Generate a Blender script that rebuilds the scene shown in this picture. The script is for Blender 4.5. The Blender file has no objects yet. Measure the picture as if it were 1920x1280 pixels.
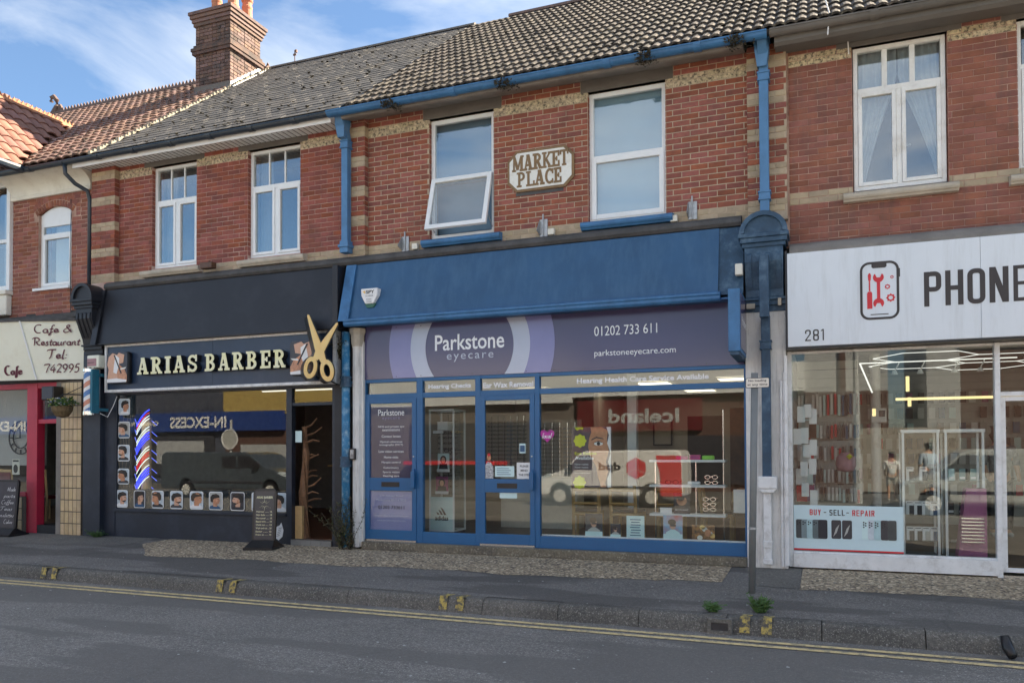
import bpy, math, random
from mathutils import Vector, Matrix
random.seed(7)
R = math.radians
scene = bpy.context.scene

# ---------------------------------------------------------------- camera
cam_d = bpy.data.cameras.new("camera"); cam = bpy.data.objects.new("camera", cam_d)
scene.collection.objects.link(cam); scene.camera = cam
cam_d.sensor_width = 36.0; cam_d.lens = 28.187; cam_d.shift_y = 0.0911
cam_d.clip_start = 0.05; cam_d.clip_end = 2000
YAW, PIT, ROL = 0.37034, 0.020194, -0.0039177
_F = Vector((-math.sin(YAW)*math.cos(PIT), math.cos(YAW)*math.cos(PIT), math.sin(PIT)))
_R = Vector((math.cos(YAW), math.sin(YAW), 0)); _U = _R.cross(_F)
_R, _U = _R*math.cos(ROL)+_U*math.sin(ROL), -_R*math.sin(ROL)+_U*math.cos(ROL)
CAM = Vector((0, -10.5, 1.45))
cam.matrix_world = Matrix(((_R.x, _U.x, -_F.x, CAM.x), (_R.y, _U.y, -_F.y, CAM.y), (_R.z, _U.z, -_F.z, CAM.z), (0, 0, 0, 1)))

# ---------------------------------------------------------------- light and sky
SUN_EL, SUN_AZ = 36.0, 46.0            # azimuth from +Y (behind the shops) towards +X
w = bpy.data.worlds.new("World"); scene.world = w; w.use_nodes = True
nt = w.node_tree; nt.nodes.clear()
out = nt.nodes.new("ShaderNodeOutputWorld"); bg = nt.nodes.new("ShaderNodeBackground")
sky = nt.nodes.new("ShaderNodeTexSky"); sky.sky_type = 'NISHITA'; sky.sun_disc = False
sky.sun_elevation = R(SUN_EL); sky.sun_rotation = R(SUN_AZ); sky.air_density = 1.0; sky.dust_density = 0.2; sky.ozone_density = 6.0
tc = nt.nodes.new("ShaderNodeTexCoord"); mp = nt.nodes.new("ShaderNodeMapping")
mp.inputs['Location'].default_value = (3, 1, 0); mp.inputs['Scale'].default_value = (1.0, 1.6, 3.2); mp.inputs['Rotation'].default_value = (0.15, 0.35, 0.5)
nz = nt.nodes.new("ShaderNodeTexNoise"); nz.inputs['Scale'].default_value = 2.1; nz.inputs['Detail'].default_value = 9; nz.inputs['Roughness'].default_value = .56; nz.inputs['Distortion'].default_value = .5
cr = nt.nodes.new("ShaderNodeValToRGB"); cr.color_ramp.elements[0].position = .40; cr.color_ramp.elements[1].position = .73
cr.color_ramp.elements[0].color = (0.05, .05, .05, 1); cr.color_ramp.elements[1].color = (.7, .7, .7, 1)
hs = nt.nodes.new("ShaderNodeHueSaturation"); hs.inputs['Saturation'].default_value = 1.12; hs.inputs['Value'].default_value = .62; nt.links.new(sky.outputs['Color'], hs.inputs['Color'])
mx = nt.nodes.new("ShaderNodeMix"); mx.data_type = 'RGBA'
mx.inputs['B'].default_value = (4.2, 4.5, 4.8, 1)
for a, b in ((tc.outputs['Generated'], mp.inputs['Vector']), (mp.outputs['Vector'], nz.inputs['Vector']), (nz.outputs['Fac'], cr.inputs['Fac']),
             (cr.outputs['Color'], mx.inputs['Factor']), (hs.outputs['Color'], mx.inputs['A']), (mx.outputs['Result'], bg.inputs['Color']), (bg.outputs['Background'], out.inputs['Surface'])):
    nt.links.new(a, b)
bg.inputs['Strength'].default_value = 0.085
sl = bpy.data.lights.new("sun", 'SUN'); sl.energy = 5.0; sl.angle = R(.53); sl.color = (1.0, .93, .82)
so = bpy.data.objects.new("sun", sl); scene.collection.objects.link(so)
sd = Vector((math.sin(R(SUN_AZ))*math.cos(R(SUN_EL)), math.cos(R(SUN_AZ))*math.cos(R(SUN_EL)), math.sin(R(SUN_EL))))
so.rotation_euler = sd.to_track_quat('Z', 'Y').to_euler(); so.location = sd*60
vs = scene.view_settings; vs.view_transform = 'Standard'; vs.look = 'None'; vs.gamma = 1; vs.use_curve_mapping = False
vs.exposure = 2.25
vs.use_white_balance = True; vs.white_balance_temperature = 7600; vs.white_balance_tint = 10
scene.cycles.max_bounces = 8; scene.cycles.transparent_max_bounces = 12; scene.cycles.glossy_bounces = 4

# ---------------------------------------------------------------- helpers
COL = scene.collection
WL = {}                                  # world position of each thing's origin

def tags(o, label=None, cat=None, group=None, kind=None):
    if label: o['label'] = label
    if cat: o['category'] = cat
    if group: o['group'] = group
    if kind: o['kind'] = kind
    return o

def thing(name, loc, label, cat, group=None):
    o = bpy.data.objects.new(name, None); o.empty_display_size = .2
    COL.objects.link(o); o.location = loc; WL[o.name] = Vector(loc)
    return tags(o, label, cat, group)

def wl(p): return WL[p.name] if p is not None else Vector((0, 0, 0))

class MB:
    def __init__(s): s.v = []; s.f = []; s.t = []
    def add(s, vs, fs, t=0.0):
        n = len(s.v); s.v += [tuple(p) for p in vs]; s.f += [tuple(n+i for i in f) for f in fs]; s.t += [t]*len(fs); return s
    def box(s, x0, x1, y0, y1, z0, z1, t=0.0):
        vs = [(x0,y0,z0),(x1,y0,z0),(x1,y1,z0),(x0,y1,z0),(x0,y0,z1),(x1,y0,z1),(x1,y1,z1),(x0,y1,z1)]
        return s.add(vs, [(0,3,2,1),(4,5,6,7),(0,1,5,4),(1,2,6,5),(2,3,7,6),(3,0,4,7)], t)
    def prism(s, pts, a, b, axis='y', t=0.0):
        """closed polygon extruded from a to b; pts are (x,z) for axis y, (y,z) for x, (x,y) for z"""
        n = len(pts)
        def P(p, c): return (p[0], c, p[1]) if axis == 'y' else ((c, p[0], p[1]) if axis == 'x' else (p[0], p[1], c))
        ar = sum(pts[i][0]*pts[(i+1) % n][1]-pts[(i+1) % n][0]*pts[i][1] for i in range(n))
        if (ar < 0) != (axis == 'y'): pts = pts[::-1]
        if axis == 'y': pts = pts[::-1]
        pts = list(pts)
        vs = [P(p, a) for p in pts]+[P(p, b) for p in pts]
        if axis == 'y': fs = [tuple(range(n)), tuple(range(2*n-1, n-1, -1))]+[(i, i+n, (i+1) % n+n, (i+1) % n) for i in range(n)]
        else: fs = [tuple(range(n-1, -1, -1)), tuple(range(n, 2*n))]+[(i, (i+1) % n, (i+1) % n+n, i+n) for i in range(n)]
        if axis == 'y':
            # make sure the front (low y) cap faces -y
            pass
        return s.add(vs, fs, t)
    def tube(s, path, r, n=8, t=0.0, cap=True, sx=1.0):
        path = [Vector(p) for p in path]; m = len(path); rings = []
        up = Vector((0, 0, 1))
        for i, p in enumerate(path):
            d = (path[min(i+1, m-1)]-path[max(i-1, 0)]).normalized()
            a = d.cross(up)
            if a.length < 1e-3: a = d.cross(Vector((0, 1, 0)))
            a.normalize(); b = a.cross(d).normalized()
            rr = r[i] if isinstance(r, (list, tuple)) else r
            rings.append([p+a*math.cos(2*math.pi*k/n)*rr*sx+b*math.sin(2*math.pi*k/n)*rr for k in range(n)])
        vs = [q for rg in rings for q in rg]; fs = []
        for i in range(m-1):
            for k in range(n):
                fs.append((i*n+k, (i+1)*n+k, (i+1)*n+(k+1) % n, i*n+(k+1) % n))
        if cap: fs += [tuple(range(n)), tuple((m-1)*n+k for k in range(n-1, -1, -1))]
        return s.add(vs, fs, t)
    def lathe(s, prof, c, n=16, t=0.0, a0=0, a1=2*math.pi):
        c = Vector(c); full = abs(a1-a0-2*math.pi) < 1e-6; k = n if full else n+1; vs = []; fs = []
        for r_, z in prof:
            for i in range(k):
                a = a0+(a1-a0)*i/n; vs.append((c.x+r_*math.cos(a), c.y+r_*math.sin(a), c.z+z))
        for j in range(len(prof)-1):
            for i in range(n):
                i2 = (i+1) % k if full else i+1
                fs.append((j*k+i, j*k+i2, (j+1)*k+i2, (j+1)*k+i))
        return s.add(vs, fs, t)
    def build(s, name, mat, parent=None, smooth=False, bevel=0, **kw):
        me = bpy.data.meshes.new(name); o0 = wl(parent)
        me.from_pydata([(x-o0.x, y-o0.y, z-o0.z) for x, y, z in s.v], [], s.f)
        if any(s.t):
            at = me.attributes.new("tint", 'FLOAT', 'FACE'); at.data.foreach_set('value', s.t)
        if smooth: me.shade_smooth()
        me.materials.append(mat); me.validate()
        o = bpy.data.objects.new(name, me); COL.objects.link(o)
        if parent is not None: o.parent = parent; WL[o.name] = o0
        else: WL[o.name] = Vector((0, 0, 0))
        if bevel:
            b = o.modifiers.new("bevel", 'BEVEL'); b.width = bevel; b.segments = 2; b.limit_method = 'ANGLE'; b.harden_normals = False
        if kw: tags(o, **kw)
        return o

def bx(name, mat, parent, x0, x1, y0, y1, z0, z1, bevel=0, **kw):
    return MB().box(x0, x1, y0, y1, z0, z1).build(name, mat, parent, bevel=bevel, **kw)

def frame(mb, x0, x1, z0, z1, w, y0, y1):
    mb.box(x0, x0+w, y0, y1, z0, z1); mb.box(x1-w, x1, y0, y1, z0, z1)
    mb.box(x0+w, x1-w, y0, y1, z0, z0+w); mb.box(x0+w, x1-w, y0, y1, z1-w, z1); return mb

# ---------------------------------------------------------------- materials
MC = {}
def pmat(name, col, rough=.6, var=.25, scale=6.0, col2=None, bump=.0, bscale=60., metal=0., spec=.5, dirt=None, dirt_amt=.5, dirt_scale=1.5, streak=False, coat=0., tint=0.0, dr=(.5, .72)):
    """principled material whose colour wanders a little, with optional dirt patches and relief"""
    if name in MC: return MC[name]
    GA = lambda c: tuple(min(v*1.22, max(v, .80)) for v in c)
    col = GA(col); col2 = GA(col2) if col2 else None; dirt = GA(dirt) if dirt else None
    m = bpy.data.materials.new(name); m.use_nodes = True; N = m.node_tree; L = N.links; p = N.nodes['Principled BSDF']
    geo = N.nodes.new("ShaderNodeNewGeometry")
    p.inputs['Roughness'].default_value = rough; p.inputs['Metallic'].default_value = metal
    p.inputs['Specular IOR Level'].default_value = spec; p.inputs['Coat Weight'].default_value = coat
    c2 = col2 or tuple(c*(1-var) for c in col)
    n1 = N.nodes.new("ShaderNodeTexNoise"); n1.inputs['Scale'].default_value = scale; n1.inputs['Detail'].default_value = 6; n1.inputs['Roughness'].default_value = .65
    L.new(geo.outputs['Position'], n1.inputs['Vector'])
    r1 = N.nodes.new("ShaderNodeMapRange"); r1.inputs[1].default_value = .35; r1.inputs[2].default_value = .68; L.new(n1.outputs['Fac'], r1.inputs[0])
    mix = N.nodes.new("ShaderNodeMix"); mix.data_type = 'RGBA'; mix.inputs['A'].default_value = (*c2, 1); mix.inputs['B'].default_value = (*col, 1)
    L.new(r1.outputs[0], mix.inputs['Factor']); cur = mix.outputs['Result']
    if dirt:
        n2 = N.nodes.new("ShaderNodeTexNoise"); n2.inputs['Scale'].default_value = dirt_scale; n2.inputs['Detail'].default_value = 8; n2.inputs['Roughness'].default_value = .7
        mpn = N.nodes.new("ShaderNodeMapping"); L.new(geo.outputs['Position'], mpn.inputs['Vector'])
        if streak: mpn.inputs['Scale'].default_value = (6, 6, .6)
        L.new(mpn.outputs['Vector'], n2.inputs['Vector'])
        r2 = N.nodes.new("ShaderNodeMapRange"); r2.inputs[1].default_value = dr[0]; r2.inputs[2].default_value = dr[1]; r2.inputs[4].default_value = dirt_amt
        L.new(n2.outputs['Fac'], r2.inputs[0])
        m2 = N.nodes.new("ShaderNodeMix"); m2.data_type = 'RGBA'; m2.inputs['B'].default_value = (*dirt, 1)
        L.new(cur, m2.inputs['A']); L.new(r2.outputs[0], m2.inputs['Factor']); cur = m2.outputs['Result']
    if tint:                                # every piece its own shade
        oi = N.nodes.new("ShaderNodeObjectInfo"); at = N.nodes.new("ShaderNodeAttribute"); at.attribute_name = "tint"
        ad = N.nodes.new("ShaderNodeMath"); ad.operation = 'ADD'; L.new(oi.outputs['Random'], ad.inputs[0]); L.new(at.outputs['Fac'], ad.inputs[1])
        fr = N.nodes.new("ShaderNodeMath"); fr.operation = 'FRACT'; L.new(ad.outputs[0], fr.inputs[0])
        hs = N.nodes.new("ShaderNodeHueSaturation")
        rv = N.nodes.new("ShaderNodeMapRange"); rv.inputs[3].default_value = 1-tint; rv.inputs[4].default_value = 1+tint; L.new(fr.outputs[0], rv.inputs[0])
        f2 = N.nodes.new("ShaderNodeMath"); f2.operation = 'MULTIPLY'; f2.inputs[1].default_value = 7.31; L.new(fr.outputs[0], f2.inputs[0])
        f3 = N.nodes.new("ShaderNodeMath"); f3.operation = 'FRACT'; L.new(f2.outputs[0], f3.inputs[0])
        rh = N.nodes.new("ShaderNodeMapRange"); rh.inputs[3].default_value = .5-.03*tint; rh.inputs[4].default_value = .5+.05*tint; L.new(f3.outputs[0], rh.inputs[0])
        rs = N.nodes.new("ShaderNodeMapRange"); rs.inputs[3].default_value = 1-tint*.5; rs.inputs[4].default_value = 1+tint*.25; L.new(f3.outputs[0], rs.inputs[0])
        L.new(rv.outputs[0], hs.inputs['Value']); L.new(rh.outputs[0], hs.inputs['Hue']); L.new(rs.outputs[0], hs.inputs['Saturation']); L.new(cur, hs.inputs['Color']); cur = hs.outputs['Color']
    L.new(cur, p.inputs['Base Color'])
    if bump:
        n3 = N.nodes.new("ShaderNodeTexNoise"); n3.inputs['Scale'].default_value = bscale; n3.inputs['Detail'].default_value = 4
        L.new(geo.outputs['Position'], n3.inputs['Vector'])
        b = N.nodes.new("ShaderNodeBump"); b.inputs['Strength'].default_value = bump; b.inputs['Distance'].default_value = .01
        L.new(n3.outputs['Fac'], b.inputs['Height']); L.new(b.outputs['Normal'], p.inputs['Normal'])
    MC[name] = m; return m

def emit(name, col, s):
    if name in MC: return MC[name]
    m = bpy.data.materials.new(name); m.use_nodes = True; N = m.node_tree; N.nodes.clear()
    o = N.nodes.new("ShaderNodeOutputMaterial"); e = N.nodes.new("ShaderNodeEmission"); e.inputs[0].default_value = (*col, 1); e.inputs[1].default_value = s
    N.links.new(e.outputs[0], o.inputs[0]); MC[name] = m; return m

def glassmat(name, tint=(.93, .96, .95), f0=.075, rough=0.0, wav=.0):
    if name in MC: return MC[name]
    m = bpy.data.materials.new(name); m.use_nodes = True; N = m.node_tree; L = N.links; N.nodes.clear()
    o = N.nodes.new("ShaderNodeOutputMaterial"); g = N.nodes.new("ShaderNodeBsdfGlossy"); g.inputs['Roughness'].default_value = rough
    tr = N.nodes.new("ShaderNodeBsdfTransparent"); tr.inputs[0].default_value = (*tint, 1)
    geo = N.nodes.new("ShaderNodeNewGeometry"); dt = N.nodes.new("ShaderNodeVectorMath"); dt.operation = 'DOT_PRODUCT'
    L.new(geo.outputs['Normal'], dt.inputs[0]); L.new(geo.outputs['Incoming'], dt.inputs[1])
    ab = N.nodes.new("ShaderNodeMath"); ab.operation = 'ABSOLUTE'; L.new(dt.outputs['Value'], ab.inputs[0])
    on = N.nodes.new("ShaderNodeMath"); on.operation = 'SUBTRACT'; on.inputs[0].default_value = 1; L.new(ab.outputs[0], on.inputs[1])
    pw = N.nodes.new("ShaderNodeMath"); pw.operation = 'POWER'; pw.inputs[1].default_value = 5; L.new(on.outputs[0], pw.inputs[0])
    ma = N.nodes.new("ShaderNodeMath"); ma.operation = 'MULTIPLY_ADD'; ma.inputs[1].default_value = 1-f0; ma.inputs[2].default_value = f0; L.new(pw.outputs[0], ma.inputs[0])
    mx = N.nodes.new("ShaderNodeMixShader"); L.new(ma.outputs[0], mx.inputs[0]); L.new(tr.outputs[0], mx.inputs[1]); L.new(g.outputs[0], mx.inputs[2])
    if wav:
        n3 = N.nodes.new("ShaderNodeTexNoise"); n3.inputs['Scale'].default_value = 1.3; L.new(geo.outputs['Position'], n3.inputs['Vector'])
        b = N.nodes.new("ShaderNodeBump"); b.inputs['Strength'].default_value = wav; b.inputs['Distance'].default_value = .05
        L.new(n3.outputs['Fac'], b.inputs['Height']); L.new(b.outputs['Normal'], g.inputs['Normal'])
    L.new(mx.outputs[0], o.inputs[0]); MC[name] = m; return m

M = dict(
 brick=pmat('red_brick', (.265,.075,.048), .85, col2=(.185,.053,.038), scale=9, bump=.5, bscale=90, dirt=(.09,.06,.05), dirt_amt=.5, dirt_scale=1.1, tint=.2),
 brick2=pmat('soft_red_brick', (.25,.062,.04), .88, col2=(.17,.046,.034), scale=5, bump=.5, bscale=70, dirt=(.10,.06,.05), dirt_amt=.55, dirt_scale=1.3, tint=.2),
 brick3=pmat('worn_orange_brick', (.25,.088,.06), .88, col2=(.17,.06,.044), scale=4, bump=.5, bscale=70, streak=True, dirt=(.10,.07,.06), dirt_amt=.75, dirt_scale=1.0, tint=.16),
 brick4=pmat('cafe_brick', (.26,.085,.055), .88, col2=(.19,.06,.045), scale=6, bump=.4, bscale=70, dirt=(.09,.05,.05), dirt_amt=.5, tint=.25),
 cbrick=pmat('sooty_chimney_brick', (.20,.095,.07), .9, col2=(.09,.065,.058), scale=2.2, bump=.5, bscale=60, dirt=(.045,.043,.043), dirt_amt=.85, dirt_scale=2.2, tint=.4, dr=(.45, .62)),
 ybrick=pmat('yellow_brick', (.56,.46,.31), .9, col2=(.38,.31,.21), scale=18, bump=.9, bscale=60, dirt=(.05,.045,.04), dirt_amt=.92, dirt_scale=22, tint=.15, dr=(.47, .60)),
 ybrick2=pmat('plain_buff_brick', (.38,.29,.20), .9, col2=(.30,.24,.16), scale=7, bump=.4, bscale=60, dirt=(.17,.14,.11), dirt_amt=.6, dirt_scale=3, tint=.12),
 mortar=pmat('sandy_mortar', (.43,.34,.25), .95, scale=12, bump=.4, dirt=(.16,.13,.11), dirt_amt=.6, dirt_scale=1.1),
 mortar2=pmat('red_mortar', (.33,.15,.12), .95, col2=(.48,.37,.31), scale=2.2, bump=.4, dirt=(.14,.08,.07), dirt_amt=.6, dirt_scale=1.3),
 mortar3=pmat('pinkish_mortar', (.48,.34,.27), .95, col2=(.24,.12,.09), scale=2.2, bump=.4, dirt=(.14,.09,.08), dirt_amt=.6, dirt_scale=1.3),
 lintel=pmat('grey_lintel_stone', (.13,.12,.11), .9, scale=3, bump=.4, dirt=(.05,.048,.045), dirt_amt=.6),
 stone=pmat('pale_sill_stone', (.46,.41,.34), .85, scale=8, bump=.3, dirt=(.17,.15,.12), dirt_amt=.7, dirt_scale=4),
 upvc=pmat('white_window_plastic', (.80,.82,.83), .35, var=.05, scale=3, dirt=(.5,.5,.48), dirt_amt=.3, dirt_scale=5),
 uwood=pmat('old_white_timber', (.72,.70,.64), .6, var=.1, scale=6, dirt=(.35,.31,.25), dirt_amt=.5, dirt_scale=5),
 glass=glassmat('window_glass', f0=.22),
 sglass=glassmat('shop_glass', f0=.050, wav=.004),
 iglass=glassmat('cabinet_glass', tint=(.95,.97,.96), f0=.04),
 blue=pmat('shop_blue_paint', (.005,.095,.235), .38, var=.12, scale=2, dirt=(.02,.08,.2), dirt_amt=.3, dirt_scale=3),
 bluep=pmat('faded_blue_fascia', (.017,.078,.17), .42, var=.2, scale=1.2, dirt=(.038,.105,.19), dirt_amt=.55, dirt_scale=1.2, streak=True, dr=(.46, .66)),
 bluem=pmat('weathered_blue_moulding', (.035,.15,.32), .5, var=.3, scale=5, dirt=(.015,.05,.10), dirt_amt=.5, dirt_scale=4),
 bluepipe=pmat('blue_pipe_paint', (.055,.17,.33), .45, var=.2, scale=5, dirt=(.03,.08,.14), dirt_amt=.4, dirt_scale=3),
 bluepeel=pmat('peeling_blue_paint', (.02,.17,.33), .5, var=.3, scale=8, dirt=(.35,.48,.55), dirt_amt=.9, dirt_scale=9),
 bluedk=pmat('dark_blue_flaking', (.018,.065,.125), .5, var=.4, scale=7, dirt=(.10,.16,.21), dirt_amt=.6, dirt_scale=7, bump=.3, bscale=30),
 navy=pmat('dark_navy_paint', (.016,.022,.036), .45, var=.3, scale=2, dirt=(.035,.045,.065), dirt_amt=.5, dirt_scale=2),
 black=pmat('black_paint', (.011,.012,.017), .5, var=.2, scale=2, dirt=(.03,.03,.036), dirt_amt=.4, dirt_scale=2),
 blackpl=pmat('black_plastic', (.012,.012,.014), .35, var=.1),
 gutter=pmat('dark_gutter_plastic', (.022,.034,.05), .35, var=.2, dirt=(.06,.06,.055), dirt_amt=.5, dirt_scale=6),
 lead=pmat('dirty_lead_ledge', (.075,.072,.072), .75, var=.4, scale=5, bump=.6, bscale=25, dirt=(.03,.032,.028), dirt_amt=.7, dirt_scale=4),
 plank=pmat('weathered_grey_board', (.22,.20,.18), .85, var=.3, scale=3, dirt=(.09,.08,.07), dirt_amt=.6, dirt_scale=2),
 white=pmat('white_board', (.78,.78,.77), .5, var=.06, scale=2, dirt=(.5,.48,.44), dirt_amt=.35, dirt_scale=3),
 cream=pmat('cream_render', (.62,.60,.53), .7, var=.1, scale=2, dirt=(.4,.36,.29), dirt_amt=.5, dirt_scale=3),
 creamsign=pmat('cream_sign_board', (.70,.67,.55), .4, var=.06, scale=2, dirt=(.45,.40,.3), dirt_amt=.3, dirt_scale=4),
 wpaint=pmat('old_white_masonry_paint', (.62,.61,.59), .7, var=.15, scale=4, bump=.3, bscale=20, dirt=(.22,.20,.18), dirt_amt=.6, dirt_scale=4, streak=True),
 wshop=pmat('scuffed_white_paint', (.70,.69,.68), .55, var=.12, scale=6, dirt=(.3,.27,.24), dirt_amt=.6, dirt_scale=7),
 phsign=pmat('pale_sign_sheet', (.57,.61,.65), .3, var=.05, scale=1, dirt=(.40,.42,.43), dirt_amt=.45, dirt_scale=1.4, streak=True),
 tile=pmat('grey_brown_roof_tile', (.066,.052,.042), .85, col2=(.024,.021,.02), scale=6, bump=.7, bscale=50, dirt=(.19,.165,.13), dirt_amt=.75, dirt_scale=24, tint=.35, dr=(.53, .64)),
 slate=pmat('grey_slate', (.078,.073,.069), .75, col2=(.05,.048,.047), scale=3, bump=.3, bscale=50, dirt=(.12,.095,.06), dirt_amt=.5, dirt_scale=1.2, tint=.16),
 rtile=pmat('red_brown_roof_tile', (.26,.14,.11), .85, col2=(.12,.068,.056), scale=5, bump=.5, bscale=50, dirt=(.05,.04,.038), dirt_amt=.95, dirt_scale=5, tint=.3, dr=(.47, .62)),
 otile=pmat('clean_red_roof_tile', (.22,.10,.075), .8, col2=(.16,.07,.053), scale=3, bump=.2, bscale=50, dirt=(.2,.1,.08), dirt_amt=.4, dirt_scale=3, tint=.12),
 oridge=pmat('orange_ridge_clay', (.36,.15,.07), .8, var=.2, scale=5, dirt=(.25,.14,.1), dirt_amt=.4, dirt_scale=6),
 dridge=pmat('dark_ridge_clay', (.14,.09,.075), .85, var=.3, scale=5, dirt=(.06,.055,.05), dirt_amt=.5, dirt_scale=6),
 mortarw=pmat('pale_verge_mortar', (.30,.27,.21), .9, var=.4, scale=8, bump=.8, bscale=30, dirt=(.07,.065,.05), dirt_amt=.9, dirt_scale=9),
 flash=pmat('bright_lead_flashing', (.55,.56,.56), .55, var=.2, scale=6, dirt=(.3,.3,.29), dirt_amt=.5, dirt_scale=8),
 pot=pmat('terracotta_pot', (.42,.16,.09), .8, var=.2, scale=5, dirt=(.25,.12,.09), dirt_amt=.5, dirt_scale=5),
 moss=pmat('dark_moss', (.02,.019,.014), .95, col2=(.04,.036,.024), scale=30),
 leaf=pmat('weed_leaf', (.06,.13,.03), .6, col2=(.035,.08,.02), scale=30),
 ivy=pmat('dull_creeper_leaf', (.05,.085,.03), .6, col2=(.09,.06,.03), scale=15),
 metal=pmat('galvanised_metal', (.40,.41,.42), .5, var=.3, scale=20, metal=.7),
 chrome=pmat('bright_metal', (.7,.7,.7), .2, var=.05, metal=1.),
 postg=pmat('grey_post_paint', (.17,.18,.18), .5, var=.2, scale=8, dirt=(.1,.09,.08), dirt_amt=.4, dirt_scale=8),
 red=pmat('crimson_paint', (.42,.02,.05), .4, var=.15, scale=4),
 tan=pmat('tan_glazed_tile', (.50,.37,.22), .3, col2=(.42,.30,.17), scale=9, tint=.12),
 grout=pmat('dark_grout', (.12,.10,.08), .9),
 gold=pmat('gold_sign_face', (.66,.38,.12), .35, col2=(.74,.48,.20), scale=3),
 wood=pmat('pale_wood', (.52,.34,.16), .45, var=.2, scale=12),
 woodd=pmat('dark_brown_wood', (.10,.045,.025), .5, var=.4, scale=10),
 floorw=pmat('wood_floor', (.16,.085,.045), .4, var=.3, scale=6),
 maroon=pmat('maroon_vinyl', (.14,.015,.02), .4),
 paper=pmat('white_paper', (.75,.77,.78), .6, var=.03),
 cyanp=pmat('pale_blue_paper', (.50,.66,.70), .6, var=.05),
 ink=pmat('black_ink', (.02,.02,.025), .5, var=.1),
 maroonink=pmat('maroon_ink', (.10,.012,.03), .5, var=.1),
 redink=pmat('red_ink', (.55,.02,.03), .45, var=.1),
 brownink=pmat('brown_black_ink', (.035,.028,.028), .5, var=.1),
 whiteink=pmat('white_vinyl', (.85,.87,.9), .45, var=.02),
 purple=pmat('purple_sign_sheet', (.058,.052,.12), .16, var=.08, scale=.8),
 lilac=pmat('lilac_sign_ring', (.165,.17,.35), .16, var=.05),
 plilac=pmat('pale_lilac_sign_ring', (.36,.40,.50), .16, var=.05),
 lilacp=pmat('lilac_poster', (.22,.22,.42), .3, var=.06),
 brown=pmat('brown_plaque_paint', (.21,.13,.065), .7, var=.25, scale=9),
 plaq=pmat('white_plaque_paint', (.70,.68,.62), .7, var=.1, scale=9, dirt=(.45,.40,.32), dirt_amt=.5, dirt_scale=7),
 skin=pmat('printed_skin', (.60,.30,.18), .5, col2=(.32,.15,.09), scale=20),
 skin2=pmat('printed_pale_skin', (.56,.33,.23), .5, col2=(.5,.28,.19), scale=20),
 skin3=pmat('printed_dark_skin', (.52,.24,.13), .5, col2=(.38,.17,.09), scale=16),
 hair=pmat('dark_hair', (.015,.011,.01), .5),
 hair2=pmat('brown_hair', (.05,.028,.016), .5),
 pic=pmat('pale_photo_ground', (.50,.56,.60), .4, col2=(.36,.42,.46), scale=9),
 dark=pmat('dark_photo_ground', (.04,.04,.05), .28),
 pink=pmat('pink_plastic', (.55,.05,.20), .35), green=pmat('lime_plastic', (.22,.62,.06), .35), magenta=pmat('magenta_vinyl', (.45,.02,.28), .4),
 yellow=pmat('lime_yellow_print', (.62,.68,.04), .5), hotpink=pmat('pink_stand_print', (.32,.08,.19), .4),
 neonb=emit('lit_blue_tube', (.02,.04,1.), .75), neonw=emit('lit_white_tube', (.75,.92,1.), .4), neonr=emit('lit_red_tube', (1., .02, .05), .28),
 lamp=emit('lit_ceiling_panel', (1., .93, .78), .45), tubew=emit('lit_white_led', (.9, .95, 1.), .26), tubey=emit('lit_warm_tube', (1., .82, .45), .3),
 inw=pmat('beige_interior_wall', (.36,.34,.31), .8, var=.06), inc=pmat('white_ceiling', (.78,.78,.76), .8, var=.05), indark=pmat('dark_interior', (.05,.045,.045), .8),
 ingrey=pmat('grey_slatwall', (.36,.36,.34), .6, var=.05),
)
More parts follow.
